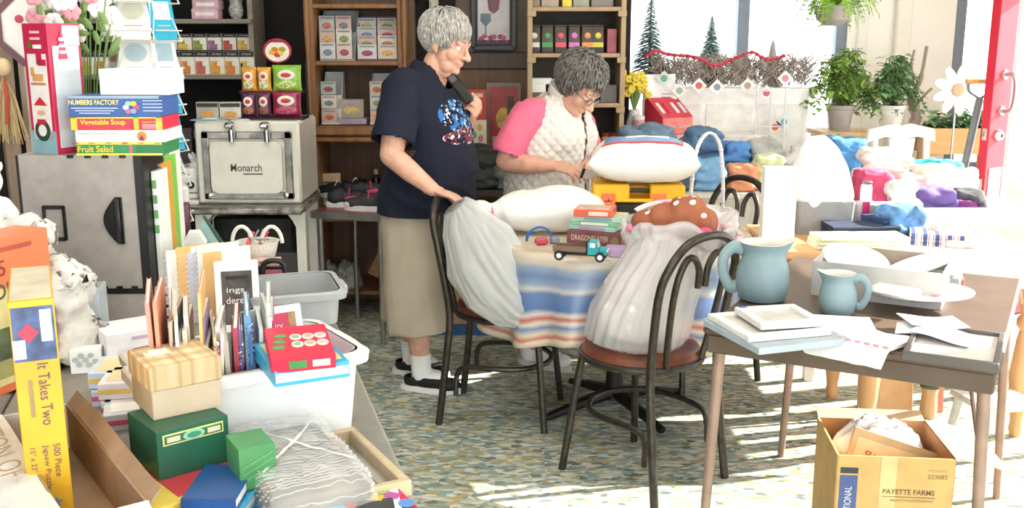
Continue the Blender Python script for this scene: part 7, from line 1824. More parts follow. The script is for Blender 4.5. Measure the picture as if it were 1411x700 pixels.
# open carton with white wares behind the pitchers
l_, s_, r_ = fbox((1090, 424), (1178, 436), 356, CZ, .26)
bxn = thing('open_carton', 'low grey open carton of white china behind the pitchers', 'carton', (C(.36, .62).x, C(.36, .62).y, CZ), CANG)
w, d, h = .36, .28, .105
GB = mat('b9b7b4', .7, var=.04); TB = mat('a8998a', .8, var=.05)
part('bottom', MB().box((0, 0, .002), (w, d, .004)), TB, bxn)
for sx in (-1, 1): part('side_wall', MB().box((sx * w / 2, 0, h / 2), (.005, d, h)), GB, bxn)
for sy in (-1, 1): part('side_wall', MB().box((0, sy * d / 2, h / 2), (w, .005, h)), GB if sy < 0 else TB, bxn)
part('flap', MB().sheet(4, 3, lambda a, b: (w / 2 + .10 * b, -d / 2 + d * a, h + .02 * b), .004), mat('efeeec', .6), bxn)
c0 = C(.36, .62)
for i, (dx, dy, tx, ty, lab) in enumerate(((-.09, .03, .45, .2, 'white fluted platter tilted in the open carton'), (.10, .04, .2, -.35, 'second white platter tilted in the open carton'))):
    q = c0 + CU * dx + CV * dy
    t = thing('white_platter', lab, 'plate', (q.x, q.y, CZ + .075), CANG, rot=(tx, ty, CANG)); part('dish', MB().lathe([(.02, 0), (.05, .0), (.08, .010), (.090, .013), (.092, .017), (.08, .014), (.05, .006), (.02, .005)], 40, sx=1.1, sy=.75), mat('f6f5f3', .3, coat=.3), t); part('rim_band', MB().tube([(.091 * 1.1 * math.cos(2 * PI * k / 40), .091 * .75 * math.sin(2 * PI * k / 40), .015) for k in range(40)], .003, 6, closed=True), mat('fbfaf8', .3), t)
# napkins, tray frames, oval plate
p = G(1215, 478, CZ)
o = single('folded_napkin', 'white napkin with pink border hanging over the table edge', 'napkin', MB().sheet(16, 12, lambda a, b: ((a - .5) * .20 + .02 * b, (b - .62) * .17, .012 + .006 * mnoise.noise(Vector((a * 4, b * 4, 1))) - (max(0, .22 - b) ** 1.1) * .22), .010), mat('f4f0ee', .8, var=.03), (p.x - .035, p.y + .06, CZ + .003), CANG - .25, smooth=60)
for k in range(9):
    a = k / 8; o2 = MB().ell(((a - .5) * .19 + .002, -.60 * .17 + .03, .014 - .0), (.009, .005, .003), n=8, m=5); part('pink_motif', o2, mat('e58aa0', .7), o)
single('second_napkin', 'plain white folded napkin under the pink bordered one', 'napkin', folded(.16, .12, 3, .006, 3), mat('f2efec', .8), (C(.33, .16).x, C(.33, .16).y, CZ), CANG + .3)
DKF = mat('55504c', .45, var=.06)
t, s = board('dark_tray_frame', 'charcoal wooden tray frame holding loose papers', 'tray', (1243, 484), (1377, 502), (1205, 436), CZ, .022, DKF, mat('cfcac6', .6), .014)
fz = CZ + .023
for i, (px, py, rz, cc, lab) in enumerate(((1283, 470, .1, 'dfe3e6', 'pale sheet of paper lying in the charcoal tray'), (1310, 478, -.25, 'eceae8', 'white sheet of paper askew in the charcoal tray'), (1290, 462, .5, 'cfd6dc', 'blue grey sheet of paper in the charcoal tray'))):
    q = G(px, py, CZ); single('paper_sheet', lab, 'paper', MB().sheet(8, 6, lambda a, b: ((a - .5) * .15, (b - .5) * .11, .006 + .006 * math.sin(a * 4 + i)), .0015), mat(cc, .7, var=.04), (q.x, q.y + .03, CZ + .013 + .006 * i), CANG + rz)
q = G(1268, 428, CZ)
pl = thing('oval_plate', 'white oval platter with pink flower spray on the brown table', 'plate', (q.x + .01, q.y + .03, CZ + .028), CANG + .1, rot=(.06, -.03, CANG + .1))
part('dish', MB().lathe([(.02, .004), (.08, .004), (.125, .018), (.140, .022), (.142, .026), (.12, .022), (.078, .010), (.02, .009)], 48, sx=1.0, sy=.72), mat('f4f3f1', .25, coat=.4), pl)
for k in range(5): part('painted_flower', MB().ell((.045 + .012 * math.cos(k * 1.3), .005 + .012 * math.sin(k * 1.3), .0105), (.010, .006, .001), n=8, m=5), mat(('e07a94', 'e8a0b0', '9aa890')[k % 3], .4), pl)
part('hook', MB().tube(bez([(-.06, .05, .02), (-.055, .055, .05), (-.05, .05, .075)], 4), .007, 8), WHITE, pl)
q = G(1236, 438, CZ); single('butter_dish', 'white butter dish lid resting on the oval platter edge', 'dish', MB().box((0, 0, .012), (.13, .07, .024), bev=.010), mat('f0edea', .35), (q.x, q.y + .03, CZ + .056), CANG - .25)
q = G(1310, 412, CZ); o = thing('grey_gadget', 'grey kitchen gadget box behind the oval platter', 'gadget', (q.x - .02, q.y + .10, CZ), CANG + .05); part('body', MB().box((0, 0, .03), (.17, .08, .06), bev=.008), mat('9aa3a0', .5, var=.05), o); part('knob', MB().lathe([(.012, 0), (.014, .02), (.006, .024)], 14, (.05, -.02, .06)), mat('d6dcd8', .4), o); part('red_tab', MB().box((.088, -.01, .03), (.006, .04, .04)), mat('d8604e', .5), o)
# ================================================================== carton under the table
def farm_carton():
    l, s, r = fbox((1146, 760), (1306, 778), 640, 0, .30)
    p = D(1150, 632, 2.72); w, d, h = .325, .30, p.z
    c = D(1228, 660, 2.72)
    t = thing('produce_carton', 'open tan farm carton with blue panel under the brown table', 'carton', (c.x + .03, 2.72 + .16, 0), -.10)
    K = mat('cba76a', .8, var=.05, bump=.05); KI = mat('b07f58', .85, var=.06)
    part('bottom', MB().box((0, 0, .003), (w, d, .006)), KI, t)
    fw = part('front_wall', MB().box((0, -d / 2, h / 2), (w, .006, h)), K, t); part('back_wall', MB().box((0, d / 2, h / 2), (w, .006, h)), KI, t)
    part('side_wall', MB().box((-w / 2, 0, h / 2), (.006, d, h)), K, t); part('side_wall', MB().box((w / 2, 0, h / 2), (.006, d, h)), KI, t)
    part('flap', MB().sheet(4, 4, lambda a, b: (w / 2 + .16 * b, -d / 2 + d * a, h + .03 * math.sin(b * 1.5) - .07 * b), .004), mat('d8b48a', .85, var=.05), t)
    part('flap', MB().sheet(4, 4, lambda a, b: (-w / 2 + w * a, d / 2 + .05 * b, h + .015 * b), .004), mat('d8b48a', .85), t)
    _SZ[fw.name] = (w, d, h)
    decal(fw, '-y', -w * .40, -.03, .05, h - .06, mat('4a5c8e', .6), 'blue_panel', lift=.0035); decal(fw, '-y', -w * .40, h / 2 - .045, .05, .018, mat('2f3a44', .6), 'dark_badge', lift=.0036)
    txt(fw, 'TRADITIONAL', '-y', -w * .40, .0, .02, mat('d8dce6', .6), .13, rot=PI / 2, lift=.005)
    IK = mat('6a5636', .7)
    txt(fw, 'PAYETTE FARMS', '-y', .04, h / 2 - .105, .016, IK, .145, lift=.0045, bold=.015); decal(fw, '-y', .04, h / 2 - .121, .15, .0015, IK, 'rule', lift=.004); decal(fw, '-y', .05, h / 2 - .132, .12, .006, mat('a58d60', .7), 'printed_line', lift=.004)
    txt(fw, '223085', '-y', w * .36, h / 2 - .055, .013, mat('7a6642', .7), .055, lift=.0045); decal(fw, '-y', w * .36, h / 2 - .038, .05, .006, mat('b49c6c', .7), 'printed_line', lift=.004)
    decal(fw, '-y', -.02, .02, .045, h - .04, mat('d9c28c', .25), 'tape', lift=.0034)
    # contents
    cc = t.location
    sgn = carton('cream_sign', 'tan framed love sign slanting out of the farm carton', 'sign', (cc.x - .02, cc.y - .08, h * .30), (w * .9, .012, .235), mat('c9a878', .6, var=.05), -.10); sgn.rotation_euler = (-.35, .30, -.10)
    decal(sgn, '-y', 0, 0, w * .80, .185, mat('e6c48e', .5), 'panel'); decal(sgn, '-y', .03, 0, w * .42, .15, mat('e0a050', .5, var=.2), 'printed_shape', shape='dia', lift=.0016)
    txt(sgn, 'ove', '-y', -.09, .03, .035, mat('b05a3a', .5), .06, rot=1.2, lift=.003)
    for k in range(3): decal(sgn, '-y', -.04, -.05 + .03 * k, .012, .012, mat('b05a3a', .5), 'printed_star', shape='star', lift=.003)
    single('white_linen', 'white linen bundle in the farm carton', 'linen', weld(heap(w * .86, .15, .12, 51, .25, freq=3), 'linen'), mat('f6f3f0', .85), (cc.x, cc.y + .06, h - .07), -.1)
farm_carton()
# things on the floor behind
q = G(1383, 640, 0)
gc_ = thing('plastic_stool', 'low grey white plastic stool in the sunlight by the door', 'stool', (q.x + .02, q.y + .15, 0), .2); part('top', MB().box((0, 0, .19), (.24, .22, .025), bev=.01), mat('c9c8c4', .5), gc_)
for sx in (-1, 1):
    for sy in (-1, 1): part('leg', MB().tube([(sx * .09, sy * .08, .18), (sx * .11, sy * .10, 0)], [.016, .013], 8), mat('c9c8c4', .5), gc_)
q = G(1238, 560, 0)
for i, (px, wpx, cc, lab) in enumerate(((1205, .10, 'e2c6b0', 'pale pink board leaning under the wooden table'), (1240, .14, 'd9ae7c', 'tan wooden panel leaning under the wooden table'), (1300, .04, 'c87a6a', 'narrow red board leaning under the wooden table'))):
    g = G(px, 575, 0); o = carton('leaning_board', lab, 'board', (g.x, 3.92, 0), (wpx, .015, .50), mat(cc, .6, var=.06), .05 * i); o.rotation_euler[0] = -.12
g = G(1278, 575, 0)
bt = thing('wooden_skittle', 'turned wooden skittle with green band under the wooden table', 'skittle', (g.x, g.y + .0, 0)); part('body', MB().lathe([(.03, 0), (.034, .03), (.03, .1), (.042, .2), (.04, .28), (.026, .36), (.034, .42), (.02, .46)], 20), wood('d9b084', .2), bt); part('green_band', MB().lathe([(.0395, .13), (.0425, .15), (.044, .17), (.04, .172)], 20), mat('4a5a3a', .5), bt)
# ================================================================== on the wooden table
WZ = .7355
def cloth(name, label, cat, px, py, z, w, d, h, c, seed, rz=0, fold=.35, var=.06, freq=4.5, dy=0.0, **kw):
    q = G(px, py, z); return single(name, label, cat, garment(w, d, h, seed), mat(c, .85, var=var, scale=25), (q.x, q.y + d / 2 + dy, z), rz)
q = D(1062, 300, 3.68)
o = carton('white_roll_box', 'tall plain white box standing at the corner of the wooden table', 'box', (q.x + .035, 3.72, WZ), (.118, .06, D(1062, 232, 3.67).z - WZ), mat('fbfbf9', .6, var=0), -.05)
q = D(1130, 290, 4.0)
gb_ = thing('fabric_bin', 'grey fabric bin with white plastic bag puffing out', 'bin', (q.x, 4.02, WZ), .05)
w = D(1172, 290, 3.95).x - D(1088, 290, 3.95).x
part('bin', MB().loft([[(x * k, y * k, z) for x, y in rrect(w, .18, .02)] for z, k in ((0, .92), (.13, 1.0), (.13, .96), (.02, .9))]), mat('8f8f90', .7, var=.06, bump=.1), gb_)
bh = D(1125, 190, 4.0).z - WZ - .13
bgm = MB(); bgm.loft([[(x * k + ox, y * k, z) for x, y in rrect(w, .18, .05, 8)] for z, k, ox in ((.11, .97, 0), (.15, 1.05, 0), (.13 + bh * .45, .85, -.01), (.13 + bh * .8, .55, -.015), (.13 + bh, .2, -.02))])
me = vox(bgm, .012, 5); ruffle(me, lambda c: .012 * (1 - 2 * abs(mnoise.noise(Vector((c.x * 10, c.y * 10, c.z * 4)))))); part('plastic_bag', me, mat('fbfbfb', .35, var=0), gb_)
q = D(1191, 300, 4.02)
sb_ = thing('pump_bottle', 'grey bottle with white cap and magenta stripe', 'bottle', (q.x, 4.02, WZ), .1)
part('body', MB().box((0, 0, .06), (.085, .05, .12), bev=.012), mat('a29aa0', .4), sb_); part('stripe', MB().box((-.008, -.0255, .06), (.03, .002, .118)), mat('b8285a', .4), sb_); part('cap', MB().lathe([(.022, .12), (.022, .17), (.02, .185), (.01, .19)], 20), mat('ece6de', .4), sb_); part('nozzle', MB().box((0, -.005, .195), (.034, .024, .012), bev=.003), mat('5a5c60', .4), sb_)
tf = thing('pastel_drawers', 'small pastel drawer set in mint, white and pink', 'drawers', (D(1222, 300, 4.02).x + .02, 4.03, WZ), -.15)
part('case', MB().box((0, 0, .055), (.12, .08, .11), bev=.004), mat('bfe0dc', .5), tf)
for k in range(2):
    dr = part('drawer', MB().box((.0, -.042, .03 + .05 * k), (.10, .006, .04), bev=.002), mat(('e8f0f0', 'd2e8ea')[k], .5), tf); part('handle', MB().box((0, -.047, .03 + .05 * k), (.03, .006, .008)), mat(('4a78b8', 'c83a6a')[k], .5), dr)
# striped roll across the front
l0, l1 = G(1092, 312, WZ), G(1236, 303, WZ)
dv = l1 - l0; seg = [(0, .28, 'c4beb8'), (.28, .62, '8fc04a'), (.62, .74, '4f7a5a'), (.74, 1.0, 'b9aa9a')]
rl = thing('striped_roll', 'long flat roll striped in grey, lime and navy', 'roll', (l0.x, l0.y + .04, WZ), math.atan2(dv.y, dv.x))
for a, b, cc in seg: part('stripe_section', MB().box(((a + b) / 2 * dv.length, 0, .055), ((b - a) * dv.length, .05, .026), bev=.006), mat(cc, .6), rl)
part('under_wrap', MB().box((dv.length * .5, .01, .021), (dv.length * .94, .055, .042), bev=.008), mat('d8dce4', .7), rl)
single('navy_throw', 'dark navy throw folded behind the lime roll', 'throw', folded(.26, .14, 3, .02, 5), mat('27344e', .85, var=.1), (D(1190, 305, 3.82).x, 3.86, WZ), .05)
single('sage_towel', 'pale sage towel folded in front of the striped roll', 'towel', folded(.34, .13, 3, .016, 8), mat('d3d8bc', .9, var=.05, bump=.2, bscale=120), (D(1188, 330, 3.66).x, 3.70, WZ), .04)
cloth('denim_bundle', 'rolled blue denim skirt bundle on the wooden table', 'clothes', 1250, 330, WZ, .19, .15, .11, '5f8fc0', 61, .3, .3, .25)
single('navy_cuff', 'dark blue jeans leg folded beside the denim bundle', 'clothes', folded(.16, .14, 4, .02, 9), mat('2a4468', .85, var=.15), (D(1232, 320, 3.86).x, 3.92, WZ), .3)
def stripes():
    m = mat('c9a8a0', .85, var=.03).copy(); nt = m.node_tree; N = nt.nodes; L = nt.links; p = N['Principled BSDF']
    tc = N.new('ShaderNodeTexCoord'); wv = N.new('ShaderNodeTexWave'); wv.bands_direction = 'X'; wv.inputs['Scale'].default_value = 7.5; L.new(tc.outputs['Object'], wv.inputs['Vector'])
    rp = N.new('ShaderNodeValToRGB'); rp.color_ramp.interpolation = 'CONSTANT'; e = rp.color_ramp.elements; e[0].color = lin('4a568a'); e[1].position = .3; e[1].color = lin('eee4dc')
    for q_, c in ((.55, 'b8606a'), (.8, 'efe6de')): k = e.new(q_); k.color = lin(c)
    L.new(wv.outputs['Fac'], rp.inputs[0]); L.new(rp.outputs[0], p.inputs['Base Color']); return m
single('striped_shirt', 'folded shirt striped in red, white and navy', 'shirt', folded(.19, .15, 3, .017, 12), stripes(), (D(1302, 340, 3.66).x, 3.74, WZ), -.35)
cloth('floral_blouse', 'white blouse with pink floral print at the table corner', 'blouse', 1350, 345, WZ, .26, .18, .05, 'f2e0da', 63, -.2, .4, .2)
# fringed runner over the table front
rn = MB().sheet(40, 14, lambda a, b: (-.36 + .72 * a, (-.02 - .012 * math.sin(a * 40) * max(0, b - .45)) if b > .45 else .16 - .4 * b, .0015 if b < .45 else -(b - .45) * .24), .002)
ro = single('fringed_runner', 'white table runner with coral fringe hanging off the wooden table', 'table runner', rn, mat('f6efe9', .85, var=.06), (1.62, 3.60, WZ + .002), 0, smooth=60)
fg = MB()
for k in range(90):
    x = -.36 + .72 * k / 89; fg.tube([(x, -.022, -.13), (x + rnd.uniform(-.006, .006), -.024, -.16), (x + rnd.uniform(-.01, .01), -.022, -.19)], [.002, .0022, .001], 4)
part('fringe', fg, mat('efb2a4', .8), ro, kind='stuff')
# ================================================================== clothes bench behind
bn = thing('clothes_bench', 'white bench of mixed clothes between wooden table and window', 'bench', (1.82, 4.58, 0))
part('top', MB().box((0, 0, .72), (1.1, .62, .03), bev=.006), mat('efece8', .6), bn)
for sx in (-1, 1):
    for sy in (-1, 1): part('leg', MB().box((sx * .5, sy * .26, .352), (.04, .04, .705)), mat('efece8', .6), bn)
part('front_rail', MB().box((0, -.30, .755), (1.1, .02, .06), bev=.004), mat('f1ebe6', .6), bn)
def pile(name, label, cat, x0, y0, x1, y1, Y, dep, c, seed, zb=None, **kw):
    cx, b, w, h = span(x0, y0, x1, y1, Y); zb = b if zb is None else zb; h = D(x0, y0, Y).z - zb
    return single(name, label, cat, garment(w, dep, h, seed), mat(c, .85, var=.1, scale=25), (cx, Y + dep / 2, zb))
BZ_ = .7355
pile('purple_top', 'purple top lying at the front of the clothes bench', 'clothes', 1268, 266, 1330, 302, 4.34, .2, '6f5aa0', 71, BZ_, freq=5)
pile('plum_top', 'plum top bunched beside the grey sweater', 'clothes', 1318, 284, 1356, 304, 4.33, .16, '7a3a7a', 72, BZ_)
pile('grey_sweater', 'charcoal sweater under the cream knit', 'sweater', 1322, 268, 1366, 300, 4.42, .2, '4e4e52', 73, BZ_)
pile('cream_knit', 'cream ribbed knit heaped on the clothes bench', 'sweater', 1276, 236, 1362, 296, 4.52, .26, 'efe6d6', 74, BZ_, fold=.25, freq=5)
pile('teal_shirt', 'bright teal shirt on the clothes bench', 'shirt', 1258, 226, 1342, 262, 4.72, .16, '35b8c4', 75, BZ_, fold=.35)
pile('white_blouse', 'white blouse heap beside the teal shirt', 'blouse', 1186, 208, 1268, 262, 4.74, .16, 'f1e9e4', 76, BZ_, freq=5)
pile('mint_slip', 'pale mint slip at the front of the clothes bench', 'clothes', 1232, 258, 1276, 296, 4.36, .2, 'dfeee8', 77, BZ_)
pile('pink_cardigan', 'rose pink cardigan folded behind the pump bottle', 'cardigan', 1188, 242, 1240, 274, 4.46, .2, 'cf4a72', 78, BZ_)
pile('blush_shirt', 'blush shirt between the pink cardigan and teal shirt', 'shirt', 1238, 242, 1290, 276, 4.55, .16, 'efcfc8', 79, BZ_)
# ================================================================== jeans on the back table
JZ = .7405
for i, (x0, y0, x1, y1, Y, dep, c, lab, sd) in enumerate((
    (848, 178, 944, 262, 5.12, .3, '6a8498', 'faded blue jeans heaped at the shelf end of the back table', 81), (902, 205, 960, 262, 5.03, .12, '4a6478', 'dark teal jeans crumpled in front of the faded pair', 82),
    (940, 182, 1002, 262, 5.20, .3, '55789a', 'mid blue jeans heaped behind the lattice handle', 83), (955, 222, 1005, 262, 5.02, .14, '7fb0d8', 'light blue jeans folded behind the lattice handle', 84),
    (996, 200, 1038, 262, 5.22, .2, '5a8fd0', 'bright blue sequinned top on the back table', 85), (1005, 232, 1046, 262, 5.02, .16, 'e8a078', 'apricot blouse folded at the front of the back table', 86),
    (1035, 196, 1086, 262, 5.3, .24, 'b9b8b2', 'grey wool pile on the back table', 87), (1040, 216, 1080, 262, 5.06, .14, 'd8e4b0', 'lime and white top on the back table', 88),
    (1140, 196, 1200, 262, 5.06, .3, '4a86c0', 'blue and white patterned shorts on the back table', 89), (1085, 205, 1145, 262, 5.3, .24, 'e8e6e2', 'white shirts heaped in the middle of the back table', 90), (1188, 214, 1226, 262, 5.1, .3, 'b8b4ae', 'grey tee heap at the door end of the back table', 91))):
    pile('clothes_pile' if i > 3 else 'blue_jeans', lab, 'jeans' if i < 4 else 'clothes', x0, y0, x1, y1, Y, dep, c, sd, JZ, fold=.3, freq=4.5, power=3.0)
# ================================================================== window display
dc = thing('display_cabinet', 'white display cabinet below the window with stepped front', 'cabinet', (1.26, 6.02, 0))
CT_ = D(1000, 122, 5.85).z; ST_ = D(920, 186, 5.72).z
WD_ = mat('f3f1ec', .5)
part('body', MB().box((0, .1, CT_ / 2), (.92, .36, CT_), bev=.006), WD_, dc); part('step', MB().box((-.14, -.21, ST_ / 2), (.62, .24, ST_), bev=.005), WD_, dc)
for k in range(3): part('front_panel', MB().box((-.3 + .3 * k, -.083, CT_ * .72), (.27, .008, CT_ * .4), bev=.003), mat('e9e6df', .5), dc)
# candy display, flowers in a vase, jar
cx, zb, w, h = span(893, 146, 955, 186, 5.72)
cd = thing('candy_display', 'open red counter box of candy bars below the garland', 'display box', (cx, 5.80, ST_ + .0005), .5)
RD = mat('d83a4e', .45)
part('box', MB().prism([(0, 0), (.17, 0), (.17, .19), (.15, .20), (.0, .10)], -w * .42, w * .42, Matrix.Rotation(PI / 2, 4, 'Z') @ Matrix.Translation((-.085, 0, 0))), RD, cd)
part('front_panel', MB().box((0, -.087, .05), (w * .82, .003, .09)), mat('f08a80', .45), cd); M = Matrix(((1, 0, 0, 0), (0, 0, -1, -.0895), (0, 1, 0, .05), (0, 0, 0, 1))); txt(cd, 'Classic Caramel', None, 0, 0, .022, mat('fbe6e0', .5), w * .66, M0=M)
part('header_card', MB().box((0, .088, .26), (w * .84, .004, .14)), mat('f8f5f2', .5), cd)
for k in range(4): part('candy_bar', MB().box((-w * .3 + w * .2 * k, -.02, .145), (.022, .09, .012), R=Euler((.6, 0, 0)).to_matrix(), bev=.002), mat(('f4f2f0', 'e04a5a', 'f0eeec', 'd8dce8')[k], .4), cd)
q = D(874, 150, 5.74)
vs = thing('flower_vase', 'white vase of yellow artificial flowers beside the oak shelf', 'vase', (q.x, 5.74, ST_ + .0005)); part('vessel', MB().lathe([(.03, 0), (.042, .02), (.045, .07), (.03, .12), (.034, .14), (.026, .14), (.024, .12)], 20), mat('e9e4e4', .35), vs)
mb = MB(); st = MB()
for k in range(34):
    a = rnd.random() * 6.28; r = .02 + .06 * rnd.random(); z = .22 + .13 * rnd.random(); c = Vector((r * math.cos(a), r * math.sin(a) * .7, z))
    for j in range(6): mb.ell(c + Vector((.012 * math.cos(j * 1.05), -.004, .012 * math.sin(j * 1.05))), (.010, .005, .010), n=6, m=4)
    st.tube([(0, 0, .12), c * .6 + Vector((0, 0, .06)), c], .0022, 4)
part('blooms', mb, mat('f2d84a', .6, var=.1), vs, kind='stuff'); part('stems', st, mat('8aa05a', .6), vs, kind='stuff')
q = D(890, 175, 5.66); jr = thing('pink_jar', 'pink lidded jar beside the flower vase', 'jar', (D(880, 175, 5.66).x, 5.66, ST_ + .0005)); part('body', MB().lathe([(.03, 0), (.035, .01), (.035, .08), (.03, .09)], 18), mat('e8a0ac', .35), jr); part('lid', MB().lathe([(.033, .09), (.033, .11), (.01, .118)], 18), mat('f4eeee', .4), jr)
# twig garland on the cabinet top, red bead chain, ornaments
tw = MB()
for k in range(1000):
    x = rnd.uniform(-.46, .46); y = rnd.uniform(-.06, .06); z0 = rnd.uniform(.0, .13); a = rnd.uniform(-1.2, 1.2); L_ = rnd.uniform(.05, .13)
    tw.tube([(x, y, z0 + .004), (x + L_ * .5 * math.sin(a), y + rnd.uniform(-.03, .01), z0 + L_ * .45), (x + L_ * math.sin(a) + rnd.uniform(-.02, .02), y + rnd.uniform(-.04, .02), max(.004, z0 + L_ * .75 * math.cos(a * .7)))], [.0036, .003, .0012], 4)
single('twig_garland', 'bleached twig garland along the top of the display cabinet', 'garland', tw, mat('b3a79b', .8, var=.2), (1.27, 6.0, CT_))
bpath = bez([D(px, py, 5.85 + .02 * math.sin(px)) for px, py in ((890, 78), (902, 70), (914, 73), (930, 76), (948, 77), (966, 82), (984, 90), (1000, 86), (1016, 79), (1036, 72), (1050, 79), (1064, 82), (1080, 77))], 6)
bdp = bpath
bd = thing('bead_garland', 'red bead chain draped along the twig garland', 'garland', bdp[0])
for i, q in enumerate(bdp):
    part('bead', MB().ell(q - bdp[0], (.0085 + .003 * (i % 3 == 0),) * 3, n=10, m=7), mat('c23048', .3), bd, 180)
part('cord', MB().tube([q - bdp[0] for q in bdp], .002, 4), mat('8a2a38', .6), bd)
tags = [(915, 108, 'cfe0d8', '7aa890'), (963, 118, 'f3ece6', 'c86a5a'), (988, 120, 'f0efec', '8a9aa0'), (1056, 128, 'f2ece8', 'c8607a'), (1082, 108, 'f4efec', 'd88a9a'), (1068, 175, 'f0d8d0', 'd86a5a'), (936, 125, 'eef0ec', 'a0b89a'), (1080, 168, 'd8e8e6', '8ab0b0'), (1030, 118, 'e9e6e0', 'b09a8a')]
lk = ['green wreath', 'red bird', 'grey house', 'pink heart', 'rose', 'red swirl', 'sage sprig', 'teal star', 'brown bear']
for (px, py, c1, c2), nm in zip(tags, lk):
    q = D(px, py, 5.83); o = thing('hanging_tag', 'diamond card ornament with %s motif hanging from the twigs' % nm, 'ornament', (q.x, 5.83, q.z), 0, 'card ornaments on the twig garland')
    part('card', MB().prism([(-.045, 0), (0, -.045), (.045, 0), (0, .045)], -.0015, .0015), mat(c1, .6), o); part('motif', MB().ell((0, -.002, 0), (.02, .001, .02), n=12, m=5), mat(c2, .6), o); part('string', MB().cyl((0, 0, .044), (0, .005, .09), .001, n=4), mat('d8d0c4', .6), o)
# letter sign
q = D(920, 130, 5.80); o = thing('white_letter_sign', 'small white sign with grey script above the candy box', 'sign', (q.x, 5.885, q.z - .02)); part('board', MB().box((0, 0, .0), (.13, .006, .07)), mat('fbfaf8', .5), o)
for k in range(3): part('printed_line', MB().box((.004 * k, -.0035, .018 - .018 * k), (.07 - .012 * k, .001, .005)), mat('a8a4a0', .5), o)
# little trees
def fir(label, px, y0, y1, Y, zb, seed):
    top = D(px, y0, Y).z; H = top - zb; r = random.Random(seed)
    t = thing('artificial_fir', label, 'tree', (D(px, 60, Y).x, Y, zb), seed, 'small artificial firs on the cabinet')
    part('trunk', MB().cyl((0, 0, 0), (0, 0, H * .97), .010, .003, n=8), mat('6a5a48', .8), t); part('stand', MB().lathe([(.05, 0), (.05, .01), (.014, .03)], 14), mat('8a7a64', .7), t)
    f = MB()
    for k in range(260):
        u = (k + .5) / 260; z = H * (.10 + .9 * u); R_ = (.15 * (1 - u) + .006); a = k * 2.399 + r.uniform(-.3, .3)
        e = Vector((R_ * math.cos(a), R_ * math.sin(a), z - .035 * (1 - u) - .01)); s0 = Vector((0, 0, z)); mid = (s0 + e) / 2 + Vector((0, 0, .006))
        f.tube([s0, mid, e], [.004, .009 * (1.1 - u) + .002, .001], 4, flat=.5)
    part('needles', f, mat('7b9f9b', .7, var=.25, scale=60), t, kind='stuff')
fir('small frosted fir beside the oak shelf', 896, -16, 80, 6.10, CT_ + .0, 1)
fir('small frosted fir before the window mullion', 980, 22, 80, 6.14, CT_ + .0, 2)
q = D(1070, 85, 5.98); o = thing('felt_cone', 'grey felt cone hat standing in the twig garland', 'ornament', (q.x, 6.08, CT_)); part('cone', MB().lathe([(.05, 0), (.046, .06), (.03, .14), (.008, D(1070, 56, 6.08).z - CT_)], 16), mat('b0a8a0', .9), o); part('brim', MB().lathe([(.055, 0), (.06, .008), (.05, .016)], 16), mat('c9c2ba', .9), o)
# card stand wire rack
q = D(1062, 180, 5.64); wr_ = thing('ornament_stand', 'white wire ornament stand in front of the cabinet', 'display rack', (q.x + .03, 5.78, 0)); 
for s in (-1, 0, 1): part('upright', MB().cyl((s * .08, 0, 0), (s * .08, 0, 1.22), .005, n=6), mat('e9e9ea', .4), wr_)
for zz in (.6, .8, 1.0, 1.2): part('cross_wire', MB().cyl((-.1, 0, zz), (.1, 0, zz), .004, n=6), mat('e9e9ea', .4), wr_)
part('foot', MB().box((0, 0, .01), (.26, .2, .02), bev=.006), mat('e9e9ea', .4), wr_)
# ================================================================== plants
def leaf_cloud(mb, pts, size, r, droop=.3):
    for p in pts:
        p = Vector(p); a = r.random() * 6.28; d = Vector((math.cos(a), math.sin(a), r.uniform(-.6, .5))).normalized(); s, n, _ = frame(d); L_ = size * r.uniform(.6, 1.3); w = L_ * .42
        q1 = p + d * L_ * .45; q2 = p + d * L_ + Vector((0, 0, -droop * L_)); o = len(mb.v)
        mb.v += [tuple(p), tuple(q1 + s * w + n * .15 * w), tuple(q2), tuple(q1 - s * w + n * .15 * w), tuple(q1 - n * .1 * w)]
        mb.f += [(o, o + 1, o + 4), (o + 1, o + 2, o + 4), (o + 2, o + 3, o + 4), (o + 3, o, o + 4)]
LEAF1 = mat('9cc060', .5, var=.35, scale=9); LEAF2 = mat('86b078', .5, var=.35, scale=9)
ps_ = thing('plant_stand', 'pale wooden plant stand by the window pier', 'stand', (2.02, 5.98, 0)); zp = D(1160, 180, 5.92).z
part('top', MB().box((.08, 0, zp - .015), (.66, .30, .03), bev=.004), wood('d9b88a', .2), ps_)
for sx in (-1, 1):
    for sy in (-1, 1): part('leg', MB().box((.08 + sx * .29, sy * .12, (zp - .03) / 2), (.035, .035, zp - .03)), wood('d9b88a', .2), ps_)
